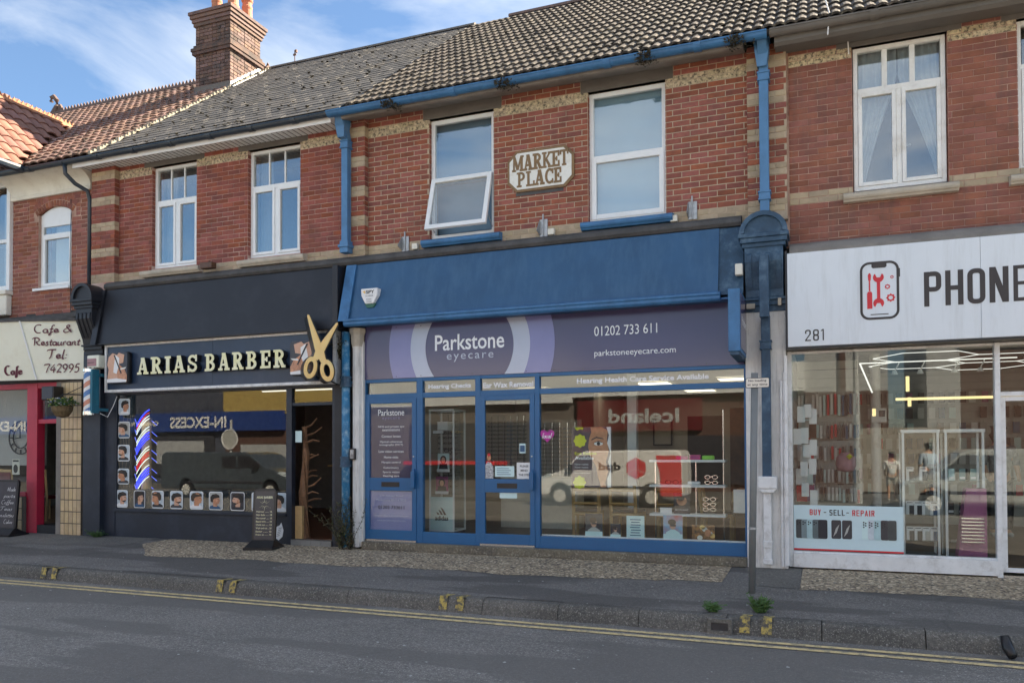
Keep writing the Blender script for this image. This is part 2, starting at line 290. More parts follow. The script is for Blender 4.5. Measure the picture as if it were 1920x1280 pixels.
# ---------------------------------------------------------------- ground
def st(o): o['kind'] = 'structure'; return o
def ground_mat(name, base, base2, speck, speck_amt, sscale, patches=None, rough=.85, bump=.6, spk2=None, crack=0., mid=34):
    m = bpy.data.materials.new(name); m.use_nodes = True; N = m.node_tree; L = N.links; p = N.nodes['Principled BSDF']; p.inputs['Roughness'].default_value = rough
    geo = N.nodes.new("ShaderNodeNewGeometry")
    n1 = N.nodes.new("ShaderNodeTexNoise"); n1.inputs['Scale'].default_value = .9; n1.inputs['Detail'].default_value = 9; n1.inputs['Roughness'].default_value = .7; L.new(geo.outputs['Position'], n1.inputs['Vector'])
    r1 = N.nodes.new("ShaderNodeMapRange"); r1.inputs[1].default_value = .38; r1.inputs[2].default_value = .65; L.new(n1.outputs['Fac'], r1.inputs[0])
    mix = N.nodes.new("ShaderNodeMix"); mix.data_type = 'RGBA'; mix.inputs['A'].default_value = (*base2, 1); mix.inputs['B'].default_value = (*base, 1); L.new(r1.outputs[0], mix.inputs['Factor']); cur = mix.outputs['Result']
    vo = N.nodes.new("ShaderNodeTexVoronoi"); vo.inputs['Scale'].default_value = sscale; L.new(geo.outputs['Position'], vo.inputs['Vector'])
    se = N.nodes.new("ShaderNodeSeparateColor"); L.new(vo.outputs['Color'], se.inputs[0])
    r2 = N.nodes.new("ShaderNodeMapRange"); r2.inputs[1].default_value = 1-speck_amt; r2.inputs[2].default_value = 1.0; L.new(se.outputs[0], r2.inputs[0])
    m2 = N.nodes.new("ShaderNodeMix"); m2.data_type = 'RGBA'; m2.inputs['B'].default_value = (*speck, 1); L.new(cur, m2.inputs['A']); L.new(r2.outputs[0], m2.inputs['Factor']); cur = m2.outputs['Result']
    if spk2:
        r4 = N.nodes.new("ShaderNodeMapRange"); r4.inputs[1].default_value = .55; r4.inputs[2].default_value = .9; L.new(se.outputs[1], r4.inputs[0])
        m4 = N.nodes.new("ShaderNodeMix"); m4.data_type = 'RGBA'; m4.inputs['B'].default_value = (*spk2, 1); L.new(cur, m4.inputs['A']); L.new(r4.outputs[0], m4.inputs['Factor']); cur = m4.outputs['Result']
    nm_ = N.nodes.new("ShaderNodeTexNoise"); nm_.inputs['Scale'].default_value = mid; nm_.inputs['Detail'].default_value = 10; nm_.inputs['Roughness'].default_value = .8; L.new(geo.outputs['Position'], nm_.inputs['Vector'])
    rm_ = N.nodes.new("ShaderNodeMapRange"); rm_.inputs[1].default_value = .40; rm_.inputs[2].default_value = .60; rm_.inputs[3].default_value = .70; rm_.inputs[4].default_value = 1.32; L.new(nm_.outputs['Fac'], rm_.inputs[0])
    hm_ = N.nodes.new("ShaderNodeHueSaturation"); L.new(rm_.outputs[0], hm_.inputs['Value']); L.new(cur, hm_.inputs['Color']); cur = hm_.outputs['Color']
    if patches:
        mpn = N.nodes.new("ShaderNodeMapping"); mpn.inputs['Scale'].default_value = (.22, .9, 1); L.new(geo.outputs['Position'], mpn.inputs['Vector'])
        n5 = N.nodes.new("ShaderNodeTexNoise"); n5.inputs['Scale'].default_value = 1.6; n5.inputs['Detail'].default_value = 5; L.new(mpn.outputs[0], n5.inputs['Vector'])
        r5 = N.nodes.new("ShaderNodeMapRange"); r5.inputs[1].default_value = .50; r5.inputs[2].default_value = .54; r5.inputs[4].default_value = .7; L.new(n5.outputs['Fac'], r5.inputs[0])
        m5 = N.nodes.new("ShaderNodeMix"); m5.data_type = 'RGBA'; m5.inputs['B'].default_value = (*patches, 1); L.new(cur, m5.inputs['A']); L.new(r5.outputs[0], m5.inputs['Factor']); cur = m5.outputs['Result']
    if crack:
        nn = N.nodes.new("ShaderNodeTexNoise"); nn.inputs['Scale'].default_value = 2.5; L.new(geo.outputs['Position'], nn.inputs['Vector'])
        av = N.nodes.new("ShaderNodeVectorMath"); av.operation = 'MULTIPLY_ADD'; av.inputs[1].default_value = (.5, .5, 0); L.new(nn.outputs['Color'], av.inputs[0]); L.new(geo.outputs['Position'], av.inputs[2])
        v2 = N.nodes.new("ShaderNodeTexVoronoi"); v2.feature = 'DISTANCE_TO_EDGE'; v2.inputs['Scale'].default_value = .42; L.new(av.outputs[0], v2.inputs['Vector'])
        r6 = N.nodes.new("ShaderNodeMapRange"); r6.inputs[1].default_value = 0; r6.inputs[2].default_value = .012; r6.inputs[3].default_value = crack; r6.inputs[4].default_value = 0; L.new(v2.outputs['Distance'], r6.inputs[0])
        m6 = N.nodes.new("ShaderNodeMix"); m6.data_type = 'RGBA'; m6.inputs['B'].default_value = (.02, .02, .02, 1); L.new(cur, m6.inputs['A']); L.new(r6.outputs[0], m6.inputs['Factor']); cur = m6.outputs['Result']
    L.new(cur, p.inputs['Base Color'])
    b = N.nodes.new("ShaderNodeBump"); b.inputs['Strength'].default_value = bump; b.inputs['Distance'].default_value = .006
    L.new(vo.outputs['Distance'], b.inputs['Height']); L.new(b.outputs['Normal'], p.inputs['Normal']); return m
M['road'] = ground_mat('road_asphalt', (.205,.19,.172), (.155,.144,.13), (.38,.36,.33), .22, 120, patches=(.14,.13,.119), crack=.10)
M['pave'] = ground_mat('pavement_asphalt', (.185,.17,.155), (.135,.125,.114), (.34,.32,.30), .2, 130, patches=(.092,.085,.078), crack=.2)
M['agg'] = ground_mat('exposed_aggregate', (.44,.335,.22), (.31,.235,.155), (.80,.66,.47), .40, 40, bump=1.0, mid=22, spk2=(.10,.08,.065))
M['kerb'] = ground_mat('kerb_concrete', (.14,.13,.115), (.085,.08,.072), (.27,.255,.225), .2, 130, bump=.6)
M['conc'] = ground_mat('plain_concrete', (.17,.155,.135), (.12,.112,.10), (.22,.21,.19), .2, 80, bump=.3)
M['step'] = ground_mat('old_step_concrete', (.20,.17,.12), (.12,.105,.085), (.30,.27,.21), .2, 60, bump=.5)
M['yline'] = pmat('worn_yellow_line', (.70,.50,.25), .8, var=.15, scale=20, dirt=(.14,.13,.12), dirt_amt=.7, dirt_scale=16, dr=(.48, .62))
M['yline2'] = pmat('worn_yellow_kerb_paint', (.48,.36,.10), .8, var=.2, scale=20, dirt=(.075,.072,.068), dirt_amt=1.0, dirt_scale=22, dr=(.44, .56))

def zp(x, y):                        # height of the pavement surface
    return -0.075*min(1, max(0, -y/2.8))
def kerb_y(x): return -2.87-.012*(x+2)
def sheet(name, mat, pts_back, pts_front, zf, parent=None, dz=0):
    mb = MB(); n = len(pts_back); vs = []
    for (a, b) in zip(pts_back, pts_front):
        for k in range(5):
            x = a[0]+(b[0]-a[0])*k/4; y = a[1]+(b[1]-a[1])*k/4; vs.append((x, y, zf(x, y)+dz))
    fs = [(i*5+k, i*5+k+1, (i+1)*5+k+1, (i+1)*5+k) for i in range(n-1) for k in range(4)]
    mb.add(vs, fs); return mb.build(name, mat, parent)
bigg = MB(); bigg.add([(-400,-300,-.42),(400,-300,-.42),(400,400,-.42),(-400,400,-.42)], [(0,1,2,3)]); st(bigg.build('ground', M['conc']))
xs = [-60, -30]+[-20+i*.5 for i in range(57)]+[12, 20, 40]
road = MB(); road.add([(-60,-14,-.21),(40,-14,-.21),(40,-8,-.16),(-60,-8,-.16),(40,-2.6,-.23),(-60,-2.6,-.23)], [(0,1,2,3),(3,2,4,5)]); st(road.build('road', M['road']))
st(sheet('pavement', M['pave'], [(x, .1) for x in xs], [(x, kerb_y(x)+.13) for x in xs], zp))
st(MB().box(-60, 40, -20, -14, -.4, -.08).build('far_pavement', M['pave']))
rr = random.Random(3)
def wob(x, s=1): return .05*math.sin(x*2.3*s)+.03*math.sin(x*5.9+1)+rr.uniform(-.012, .012)
ax = [-10.2+i*.12 for i in range(77)]
st(sheet('gravelled_concrete_strip', M['agg'], [(x, -.02 if x > -6.7 else .02) for x in ax if x <= -1.05], [(x, -1.47+wob(x)+(.9*max(0, (-9.2-x))) + (.16 if x > -1.7 else 0)+.02*(x+6)) for x in ax if x <= -1.05], zp, dz=.004))
ax2 = [-.25+i*.12 for i in range(30)]
st(sheet('gravelled_concrete_strip', M['agg'], [(x, .02) for x in ax2], [(x, -1.38+.5*wob(x)+.05*(x)) for x in ax2], zp, dz=.004))
st(sheet('concrete_patch', M['conc'], [(x, .0) for x in (-.95, -.6, -.262)], [(-.72, -1.3), (-.5, -1.36), (-.262, -1.36)], zp, dz=.0045))
ax3 = [-14.5+i*.15 for i in range(28)]
st(sheet('pale_concrete_strip', M['conc'], [(x, .02) for x in ax3], [(x, -1.15-.5*wob(x)+.25*max(0, x+11.6)) for x in ax3], zp, dz=.004))
# kerb stones
kb = MB().box(-60, 40, -3.2, -2.9, -.4, -.25).build('kerb', M['kerb']); st(kb)
def kerb_stone(x0, x1):
    y0 = kerb_y((x0+x1)/2); z = -.075; mb = MB()
    pr = [(y0+.14, z), (y0+.03, z), (y0+.008, z-.008), (y0-.012, z-.028), (y0-.03, z-.06), (y0-.06, -.24), (y0-.06, -.3), (y0+.14, -.3)]
    mb.prism(pr, x0+.004, x1-.004, 'x')
    return mb.build('kerb_stone', M['kerb'], kb)
kx = [-.03-.815*i for i in range(0, 26)]
for i in range(25):
    o = kerb_stone(kx[i+1], kx[i]); o.location.z += rr.uniform(-.004, .004); o.location.y += rr.uniform(-.005, .005)
for i in range(8): kerb_stone(-.03+.815*i, -.03+.815*(i+1))
# channel strip and double yellow lines
ch = MB()
def strip(y_off, wd, z, x0, x1, mat, name, seed=1, gaps=.0):
    r_ = random.Random(seed); mb = MB(); x = x0
    while x < x1:
        L = .5; y = kerb_y(x+2)*0-3.165-.012*(x+1)+y_off; y2 = -3.165-.012*(x+L+1)+y_off
        if r_.random() > gaps:
            e = [r_.uniform(-.004, .004) for _ in range(2)]
            zz = z+(-.23+(-y-2.6)*.013)
            mb.add([(x, y-wd/2, zz), (x+L, y2-wd/2, zz), (x+L, y2+wd/2, zz), (x, y+wd/2, zz)], [(0, 1, 2, 3)])
        x += L
    return st(mb.build(name, mat))
strip(0, .075, .006, -30, 12, M['yline'], 'yellow_line', 1)
strip(-.165, .075, .006, -30, 12, M['yline'], 'yellow_line', 2, gaps=.0)
def kmark(x, z_top=True, s=1.0):
    for dx in (0, .19):
        y0 = kerb_y(x); mb = MB()
        mb.add([(x+dx, y0+.01, -.0715), (x+dx+.085, y0+.01, -.0715), (x+dx+.11, y0+.01+.12*s, -.0705), (x+dx+.02, y0+.01+.12*s, -.0705)], [(0,1,2,3)])
        mb.add([(x+dx, y0-.062, -.20), (x+dx+.09, y0-.062, -.20), (x+dx+.095, y0-.035, -.062), (x+dx+.005, y0-.035, -.062)], [(0,1,2,3)])
        mb.add([(x+dx+.005, y0-.035, -.062), (x+dx+.095, y0-.035, -.062), (x+dx+.10, y0+.01, -.0705), (x+dx, y0+.01, -.0705)], [(0,1,2,3)])
        st(mb.build('kerb_mark', M['yline2']))
for x in (-3.78, -6.74, -9.68, -.73): kmark(x)
# gully inlet in the kerb
g = thing('kerb_drain', (-.87, -2.9, -.2), 'small square iron drain inlet set into the kerb face beside the yellow kerb marks', 'drain')
mb = MB(); frame(mb, -1.01, -.79, -.225, -.085, .035, -2.985, -2.93); mb.build('drain_frame', M['conc'], g)
bx('drain_mouth', M['indark'], g, -.975, -.825, -2.972, -2.94, -.19, -.12)

# ---------------------------------------------------------------- pieces (bricks, tiles) pooled per building
class Pool:
    """pieces of one building: the 300 nearest the street camera's side become objects, the rest one joined part each"""
    def __init__(s, thing_, name): s.th = thing_; s.name = name; s.it = []; s.cache = {}
    def add(s, parent, key, maker, pos, rot, mat, t):
        s.it.append(((Vector(pos)-CAM).length, parent, key, maker, Vector(pos), rot, mat, t))
    def flush(s, n=300, stuff='brickwork'):
        s.it.sort(key=lambda a: a[0]); rest = {}
        for i, (d, par, key, mk, pos, rot, mat, t) in enumerate(s.it):
            if i < n:
                k = (key, mat.name)
                if k not in s.cache:
                    vs, fs = mk(); me = bpy.data.meshes.new(s.name); me.from_pydata(vs, [], fs); me.materials.append(mat); s.cache[k] = me
                o = bpy.data.objects.new(s.name, s.cache[k]); COL.objects.link(o); o.parent = par
                mtx = rot.to_4x4() if rot is not None else Matrix(); mtx.translation = pos-wl(par); o.matrix_basis = mtx
            else:
                mb = rest.setdefault((par.name, mat.name), (MB(), par, mat))[0]
                vs, fs = mk(); mb.add([tuple((rot @ Vector(v) if rot is not None else Vector(v))+pos) for v in vs], fs, t)
        for mb, par, mat in rest.values():
            mb.build(stuff, mat, par)['kind'] = 'stuff'

def brick_geo(L, H, Dp=.05, c=.004):
    def mk():
        a, h = L/2, H/2
        vs = [(-a, Dp, -h), (a, Dp, -h), (a, Dp, h), (-a, Dp, h), (-a, c, -h), (a, c, -h), (a, c, h), (-a, c, h),
              (-a+c, 0, -h+c), (a-c, 0, -h+c), (a-c, 0, h-c), (-a+c, 0, h-c)]
        return vs, [(0,1,5,4),(1,2,6,5),(2,3,7,6),(3,0,4,7),(4,5,9,8),(5,6,10,9),(6,7,11,10),(7,4,8,11),(8,9,10,11)]
    return mk
CH = .075
def lay(pool, parent, x0, x1, z0, n, openings, mats, y=0., kindf=None, first=0., jit=1., side=None, bond='stretcher', J=.0105, gz=None):
    """lay n courses of bricks on the face y (or on the side x=side, running along y); openings are (x0,x1,z0,z1)"""
    rnd = random.Random(int(x0*100)+n); J2 = J
    for k in range(n):
        zc = z0+k*CH+CH/2; km = kindf(k) if kindf else 0
        x = x0-(.1125 if k % 2 else 0)-first; j = 0
        while x < x1-.012:
            L = .225 if not (bond == 'mixed' and (k % 2) and True) else .1125
            if bond == 'mixed': L = .225 if (j+k) % 2 else .1125
            xa, xb = max(x, x0), min(x+L, x1); x += L; j += 1
            segs = [(xa, xb)]
            for (a, b, c, d) in openings:
                if zc > c-.0 and zc < d:
                    ns = []
                    for (p, q) in segs:
                        if q <= a or p >= b: ns.append((p, q)); continue
                        if p < a: ns.append((p, a))
                        if q > b: ns.append((b, q))
                    segs = ns
            for (p, q) in segs:
                l = q-p-J
                if l < .025: continue
                if gz and gz((p+q)/2, zc): continue
                l = round(l/.005)*.005; jy = rnd.uniform(-.002, .002)*jit; t = rnd.random(); mk = brick_geo(l, CH-J2)
                m = mats[km]
                if side is None: pool.add(parent, ('b', l), mk, ((p+q)/2, y+jy, zc), Matrix.Rotation(rnd.uniform(-.004, .004)*jit, 3, 'Y'), m, t)
                else: pool.add(parent, ('b', l), mk, (side+jy, (p+q)/2, zc), Matrix.Rotation(math.pi/2, 3, 'Z'), m, t)

Z0, NC = 4.41, 28                     # base of the upper brickwork and its 28 courses
ZT = Z0+NC*CH
YB = (0, 1)
def wall_core(name, mat, parent, x0, x1, z0, z1, ops, y0=.005, y1=.28):
    """masonry slab behind the facing bricks, cut round its openings"""
    mb = MB(); xsn = sorted(set([x0, x1]+[v for o in ops for v in o[:2] if x0 < v < x1])); zsn = sorted(set([z0, z1]+[v for o in ops for v in o[2:] if z0 < v < z1]))
    for i in range(len(xsn)-1):
        for j in range(len(zsn)-1):
            cx, cz = (xsn[i]+xsn[i+1])/2, (zsn[j]+zsn[j+1])/2
            if any(a < cx < b and c < cz < d for a, b, c, d in ops): continue
            mb.box(xsn[i], xsn[i+1], y0, y1, zsn[j], zsn[j+1])
    return mb.build(name, mat, parent)
def yb_kind(pair_rows): return lambda k: 1 if k in pair_rows else 0

def lintel(parent, x0, x1, mat='lintel'):
    return bx('lintel', M[mat], parent, x0, x1, -.004, .08, 6.335, ZT, bevel=.006)

def sill(parent, x0, x1, mat, z=4.43, h=.11, y=-.13):
    mb = MB(); pr = [(.05, z), (y+.045, z), (y+.03, z+.02), (y+.012, z+.03), (y, z+.05), (y, z+.085), (y+.02, z+.10), (.08, z+h+.02), (.08, z)]
    mb.prism(pr, x0, x1, 'x'); return mb.build('sill', mat, parent)

def jambs(pool, parent, ops, mats, depth=.09):
    for a, b, c, d in ops:
        for sx in (a, b):
            zz = Z0+math.ceil((c-Z0)/CH)*CH
            k = 0
            while zz+CH <= d+.01:
                mk = brick_geo(.085, CH-.01, .03)
                R_ = Matrix.Rotation(math.pi/2 if sx == a else -math.pi/2, 3, 'Z')
                pool.add(parent, ('j', .085, sx == a), mk, (sx+(.006 if sx == a else -.006), .048, zz+CH/2), R_, mats[0], random.random()); zz += CH; k += 1

# ---------------------------------------------------------------- windows
def bars(mb, x0, x1, z0, z1, w, y0, y1): return frame(mb, x0, x1, z0, z1, w, y0, y1)
def pane(parent, x0, x1, z0, z1, y, mat=None):
    return bx('pane', mat or M['glass'], parent, x0, x1, y, y+.006, z0, z1)
def casement(b, x0, x1, z0, z1, y=.075, tr=None, cols=2, tcols=3, fmat='upvc', label=None, open_sash=False):
    """window: outer frame, transom, lower casements and a top row of lights"""
    f = MB(); frame(f, x0, x1, z0, z1, .05, y, y+.07)
    f.box(x0+.05, x1-.05, y, y+.07, tr-.03, tr+.03)
    mid = (x0+x1)/2
    for i in range(1, tcols):
        xx = x0+.05+(x1-x0-.1)*i/tcols; f.box(xx-(.012 if fmat == 'upvc' else .03), xx+(.012 if fmat == 'upvc' else .03), y+.015, y+.05, tr+.03, z1-.05)
    f.box(mid-.028, mid+.028, y+.002, y+.065, z0+.05, tr-.03)
    w_ = f.build('window', M[fmat], b, bevel=.004)
    if label: w_['label'] = label
    s = MB(); frame(s, x0+.052, mid-.03, z0+.052, tr-.032, .045, y-.012, y+.045); frame(s, mid+.03, x1-.052, z0+.052, tr-.032, .045, y-.012, y+.045); s.build('sash', M[fmat], w_, bevel=.004)
    for i in range(tcols):
        a = x0+.05+(x1-x0-.1)*i/tcols+.012; c = x0+.05+(x1-x0-.1)*(i+1)/tcols-.012; pane(w_, a, c, tr+.03, z1-.05, y+.03)
    pane(w_, x0+.095, mid-.073, z0+.095, tr-.075, y+.018); pane(w_, mid+.073, x1-.095, z0+.095, tr-.075, y+.018)
    return w_
def curtain(parent, x0, x1, z0, z1, y, mat, amp=.02, waves=9, gather=None, name='curtain'):
    """pleated cloth; gather(t) gives the fraction of the width kept at height t (0 bottom .. 1 top)"""
    mb = MB(); n = waves*8; rows = 14; vs = []
    for j in range(rows+1):
        t = j/rows; a, c = (x0, x1) if gather is None else gather(t, x0, x1)
        for i in range(n+1):
            u = i/n; vs.append((a+(c-a)*u, y+amp*math.sin(u*waves*2*math.pi+.6*math.sin(u*9))+.3*amp*math.sin(u*31), z0+(z1-z0)*t))
    fs = [(j*(n+1)+i, j*(n+1)+i+1, (j+1)*(n+1)+i+1, (j+1)*(n+1)+i) for j in range(rows) for i in range(n)]
    mb.add(vs, fs); return mb.build(name, mat, parent, smooth=True)
M['net'] = pmat('pale_net_curtain', (.46,.50,.54), .9, var=.15, scale=14)
M['netd'] = pmat('frosted_blind', (.13,.22,.31), .7, var=.12, scale=2)
M['netl'] = pmat('pale_blue_blind', (.25,.39,.50), .7, var=.1, scale=2)
M['blindw'] = pmat('white_blind_slat', (.62,.66,.72), .6, var=.05)

# ---------------------------------------------------------------- gutters and pipes
def gutter(parent, x0, x1, mat, y=-.47, z=6.47, joints=(), name='gutter', r=.065, brackets=True):
    mb = MB(); n = 10; P = []
    for k in range(n+1):
        a = math.pi+math.pi*k/n; P.append((y+r*math.cos(a), z+r*math.sin(a)*.95))
    P += [(y+r-.008, z), (y+r-.008, z)]
    for k in range(n, -1, -1):
        a = math.pi+math.pi*k/n; P.append((y+(r-.008)*math.cos(a), z+(r-.008)*math.sin(a)*.95))
    mb.prism(P, x0, x1, 'x'); mb.box(x0, x1, y-r-.008, y-r+.001, z-.012, z+.006)
    g_ = mb.build(name, mat, parent)
    for jx in joints:
        jb = MB(); Q = [(y+(r+.012)*math.cos(math.pi+math.pi*k/8), z+.004+(r+.012)*math.sin(math.pi+math.pi*k/8)) for k in range(9)]
        jb.prism(Q, jx-.045, jx+.045, 'x'); jb.build('gutter_joint', mat, g_)
    return g_
# ---------------------------------------------------------------- roofs
EY, EZ, RY, RZ = -.47, 6.52, 4.3, 10.12
PITCH = math.atan2(RZ-EZ, RY-EY); SL = math.hypot(RZ-EZ, RY-EY)
def wave_tile(wd=.25, ln=.36, amp=.023, rolls=2, th=.016, seg=8):
    def mk():
        vs = []; fs = []
        for vrow in (0, 1):
            for i in range(seg+1):
                u = i/seg; x = -wd/2+wd*u; ww = amp*abs(math.sin(math.pi*u*rolls))**.8
                if vrow == 0: vs += [(x, 0, ww+.030), (x, 0, ww+.030-th-.012)]
                else: vs += [(x, ln, ww+.002), (x, ln, ww-th)]
        n = 2*(seg+1)
        for i in range(seg):
            a = 2*i
            fs += [(a, a+2, n+a+2, n+a), (a+1, n+a+1, n+a+3, a+3), (a, a+1, a+3, a+2)]
        fs += [(0, n, n+1, 1), (2*seg, 2*seg+1, n+2*seg+1, n+2*seg)]
        return vs, fs
    return mk
def flat_slate(wd=.255, ln=.30, th=.007):
    def mk():
        a = wd/2
        vs = [(-a, 0, .013), (a, 0, .013), (a, ln, .001), (-a, ln, .001), (-a, 0, .013-th), (a, 0, .013-th), (a, ln, -.006), (-a, ln, -.006)]
        return vs, [(0,1,2,3),(7,6,5,4),(4,5,1,0),(1,5,6,2),(3,2,6,7),(0,3,7,4)]
    return mk
ROT_F = Matrix.Rotation(PITCH, 3, 'X')
def on_slope(x, s, lift=0.): return Vector((x, EY+s*math.cos(PITCH)-lift*math.sin(PITCH), EZ+s*math.sin(PITCH)+lift*math.cos(PITCH)))
def roof_deck(parent, x0, x1, mat, xback=None):
    mb = MB(); e = .03
    P = [(EY, EZ-.02), (RY, RZ-.03), (RY+SL*math.cos(PITCH), EZ-.02), (RY+SL*math.cos(PITCH)-.1, EZ-.16), (RY, RZ-.17), (EY+.05, EZ-.06)]
    mb.prism(P, x0, x1, 'x'); return mb.build('roof', mat, parent)
def tile_slope(pool, roof, x0, x1, mk, wd, gauge, mat, key, stag=False, clip=None, seed=1, s0=0.):
    rnd = random.Random(seed); n = int((SL-.05)/gauge); cols = int(math.ceil((x1-x0)/wd))
    for r_ in range(n):
        for c in range(cols+(1 if stag else 0)):
            x = x0+(c+.5)*wd-(wd/2 if (stag and r_ % 2) else 0)
            if x-wd/2 < x0-.02 and stag and r_ % 2: continue
            if x+wd/2 > x1+wd*.45: continue
            s = r_*gauge+s0
            if clip and clip(x, s): continue
            rot = ROT_F @ Matrix.Rotation(rnd.uniform(-.012, .012), 3, 'Z') @ Matrix.Rotation(rnd.uniform(-.008, .008), 3, 'Y')
            pool.add(roof, key, mk, on_slope(x, s, rnd.uniform(0, .004)), rot, mat, rnd.random())
def ridge(parent, x0, x1, mat, L=.42, crest=False, y=RY, z=RZ, r=.10):
    n = int(round((x1-x0)/L)); L = (x1-x0)/n; rnd = random.Random(5)
    for i in range(n):
        a = x0+i*L; mb = MB(); P = [(y+r*1.15*math.cos(t), z-.035+r*math.sin(t)+rnd.uniform(-.001,.001)) for t in [math.pi*k/8 for k in range(9)]]
        mb.prism(P, a+.003, a+L-.003, 'x')
        if crest:
            k = int(L/.105)
            for j in range(k):
                c = a+(j+.5)*L/k; w_ = L/k*.5
                mb.prism([(c-w_, z+r-.06), (c+w_, z+r-.06), (c+w_*.6, z+r+.0), (c, z+r+.055), (c-w_*.6, z+r+.0)], y-.012, y+.012, 'y')
        mb.build('ridge_tile', mat, parent)
def moss(parent, x0, x1, n, seed, smax=SL, bias=1.6, size=.03):
    rnd = random.Random(seed); mb = MB()
    for i in range(n):
        x = rnd.uniform(x0, x1); s = smax*rnd.random()**bias; p = on_slope(x, s, .035); r_ = size*rnd.uniform(.4, 1.2)
        vs = [(0,0,r_*.35)]+[(r_*math.cos(a)*rnd.uniform(.7,1.3), r_*math.sin(a)*rnd.uniform(.7,1.3), -r_*.2) for a in [k*math.pi/3 for k in range(6)]]
        mb.add([tuple(p+Vector(v)) for v in vs], [(0, 1+k, 1+(k+1) % 6) for k in range(6)])
    o = mb.build('moss', M['moss'], parent); o['kind'] = 'stuff'; return o
def side_walls(parent, x0, x1, mat):
    """rest of the building behind the shop front: side and rear walls and upper floor"""
    mb = MB(); mb.box(x0, x0+.1, .3, 8.6, 0, 6.4); mb.box(x1-.1, x1, .3, 8.6, 0, 6.4); mb.box(x0+.1, x1-.1, 8.4, 8.6, 0, 6.4)
    mb.box(x0+.1, x1-.1, .3, 8.4, 2.95, 3.1)
    mb.box(x0+.1, x1-.1, .3, 8.4, 4.35, 4.40)
    P = [(.02, 6.42), (8.6, 6.42), (RY, RZ-.1)]
    mb.prism(P, x0, x0+.1, 'x'); mb.prism(P, x1-.1, x1, 'x')
    return mb.build('party_wall', mat, parent)
def room(parent, x0, x1, depth, wallm, floorm, ceilm, zc=2.85, zf=.12):
    mb = MB(); mb.box(x0, x0+.04, .1, depth, zf, zc); mb.box(x1-.04, x1, .1, depth, zf, zc); mb.box(x0+.04, x1-.04, depth, depth+.05, zf, zc)
    mb.build('interior_wall', wallm, parent)
    bx('interior_floor', floorm, parent, x0, x1, .08, depth, zf-.06, zf); bx('interior_ceiling', ceilm, parent, x0, x1, .1, depth, zc, zc+.05)
MK_T = wave_tile(); MK_S = flat_slate(); MK_R = wave_tile(.20, .30, .032, 1, .016, 8); MK_G = wave_tile(.24, .36, .045, 1, .016, 8)

# ================================================================ EYECARE
EB = thing('shop_building', (-3.7, 0, 0), 'brick building with the blue eyecare shop front and a white plaque upstairs', 'shop')
EP = Pool(EB, 'brick')
W1 = (-5.37, -4.34, 4.56, 6.335); W2 = (-2.95, -1.89, 4.56, 6.335)
ops = [W1, W2]
ew = wall_core('wall', M['mortar'], EB, -6.75, -.6, 4.3, ZT, ops)
lay(EP, ew, -6.41, -.85, Z0, NC, ops+[(-5.47,-4.22,6.33,9),(-3.05,-1.79,6.33,9)], (M['brick'], M['ybrick'], M['ybrick2']), kindf=lambda k: 2 if k < 2 else (1 if k in (24, 25) else 0))
jambs(EP, ew, ops, (M['brick'],))
lintel(ew, -5.47, -4.22); lintel(ew, -3.05, -1.79)
pl = MB().box(-6.64, -6.41, -.10, .0, 4.3, ZT).build('pilaster', M['mortar'], EB)
lay(EP, pl, -6.645, -6.405, Z0, NC, [], (M['brick2'], M['ybrick2']), y=-.108, kindf=lambda k: 1 if k % 6 < 2 else 0, bond='stretcher')
lay(EP, pl, -.108, -.0, Z0, NC, [], (M['brick2'], M['ybrick2']), side=-6.402, kindf=lambda k: 1 if k % 6 < 2 else 0)
pr_ = MB().box(-.85, -.38, -.10, .0, 4.3, ZT).build('pilaster', M['mortar'], EB)
lay(EP, pr_, -.855, -.375, Z0, NC, [], (M['brick'], M['ybrick2']), y=-.108, kindf=lambda k: 1 if k % 6 < 2 else 0)
EP.flush(300)
sb1 = sill(EB, -5.45, -4.21, M['bluem']); sb2 = sill(EB, -3.03, -1.79, M['bluem'])
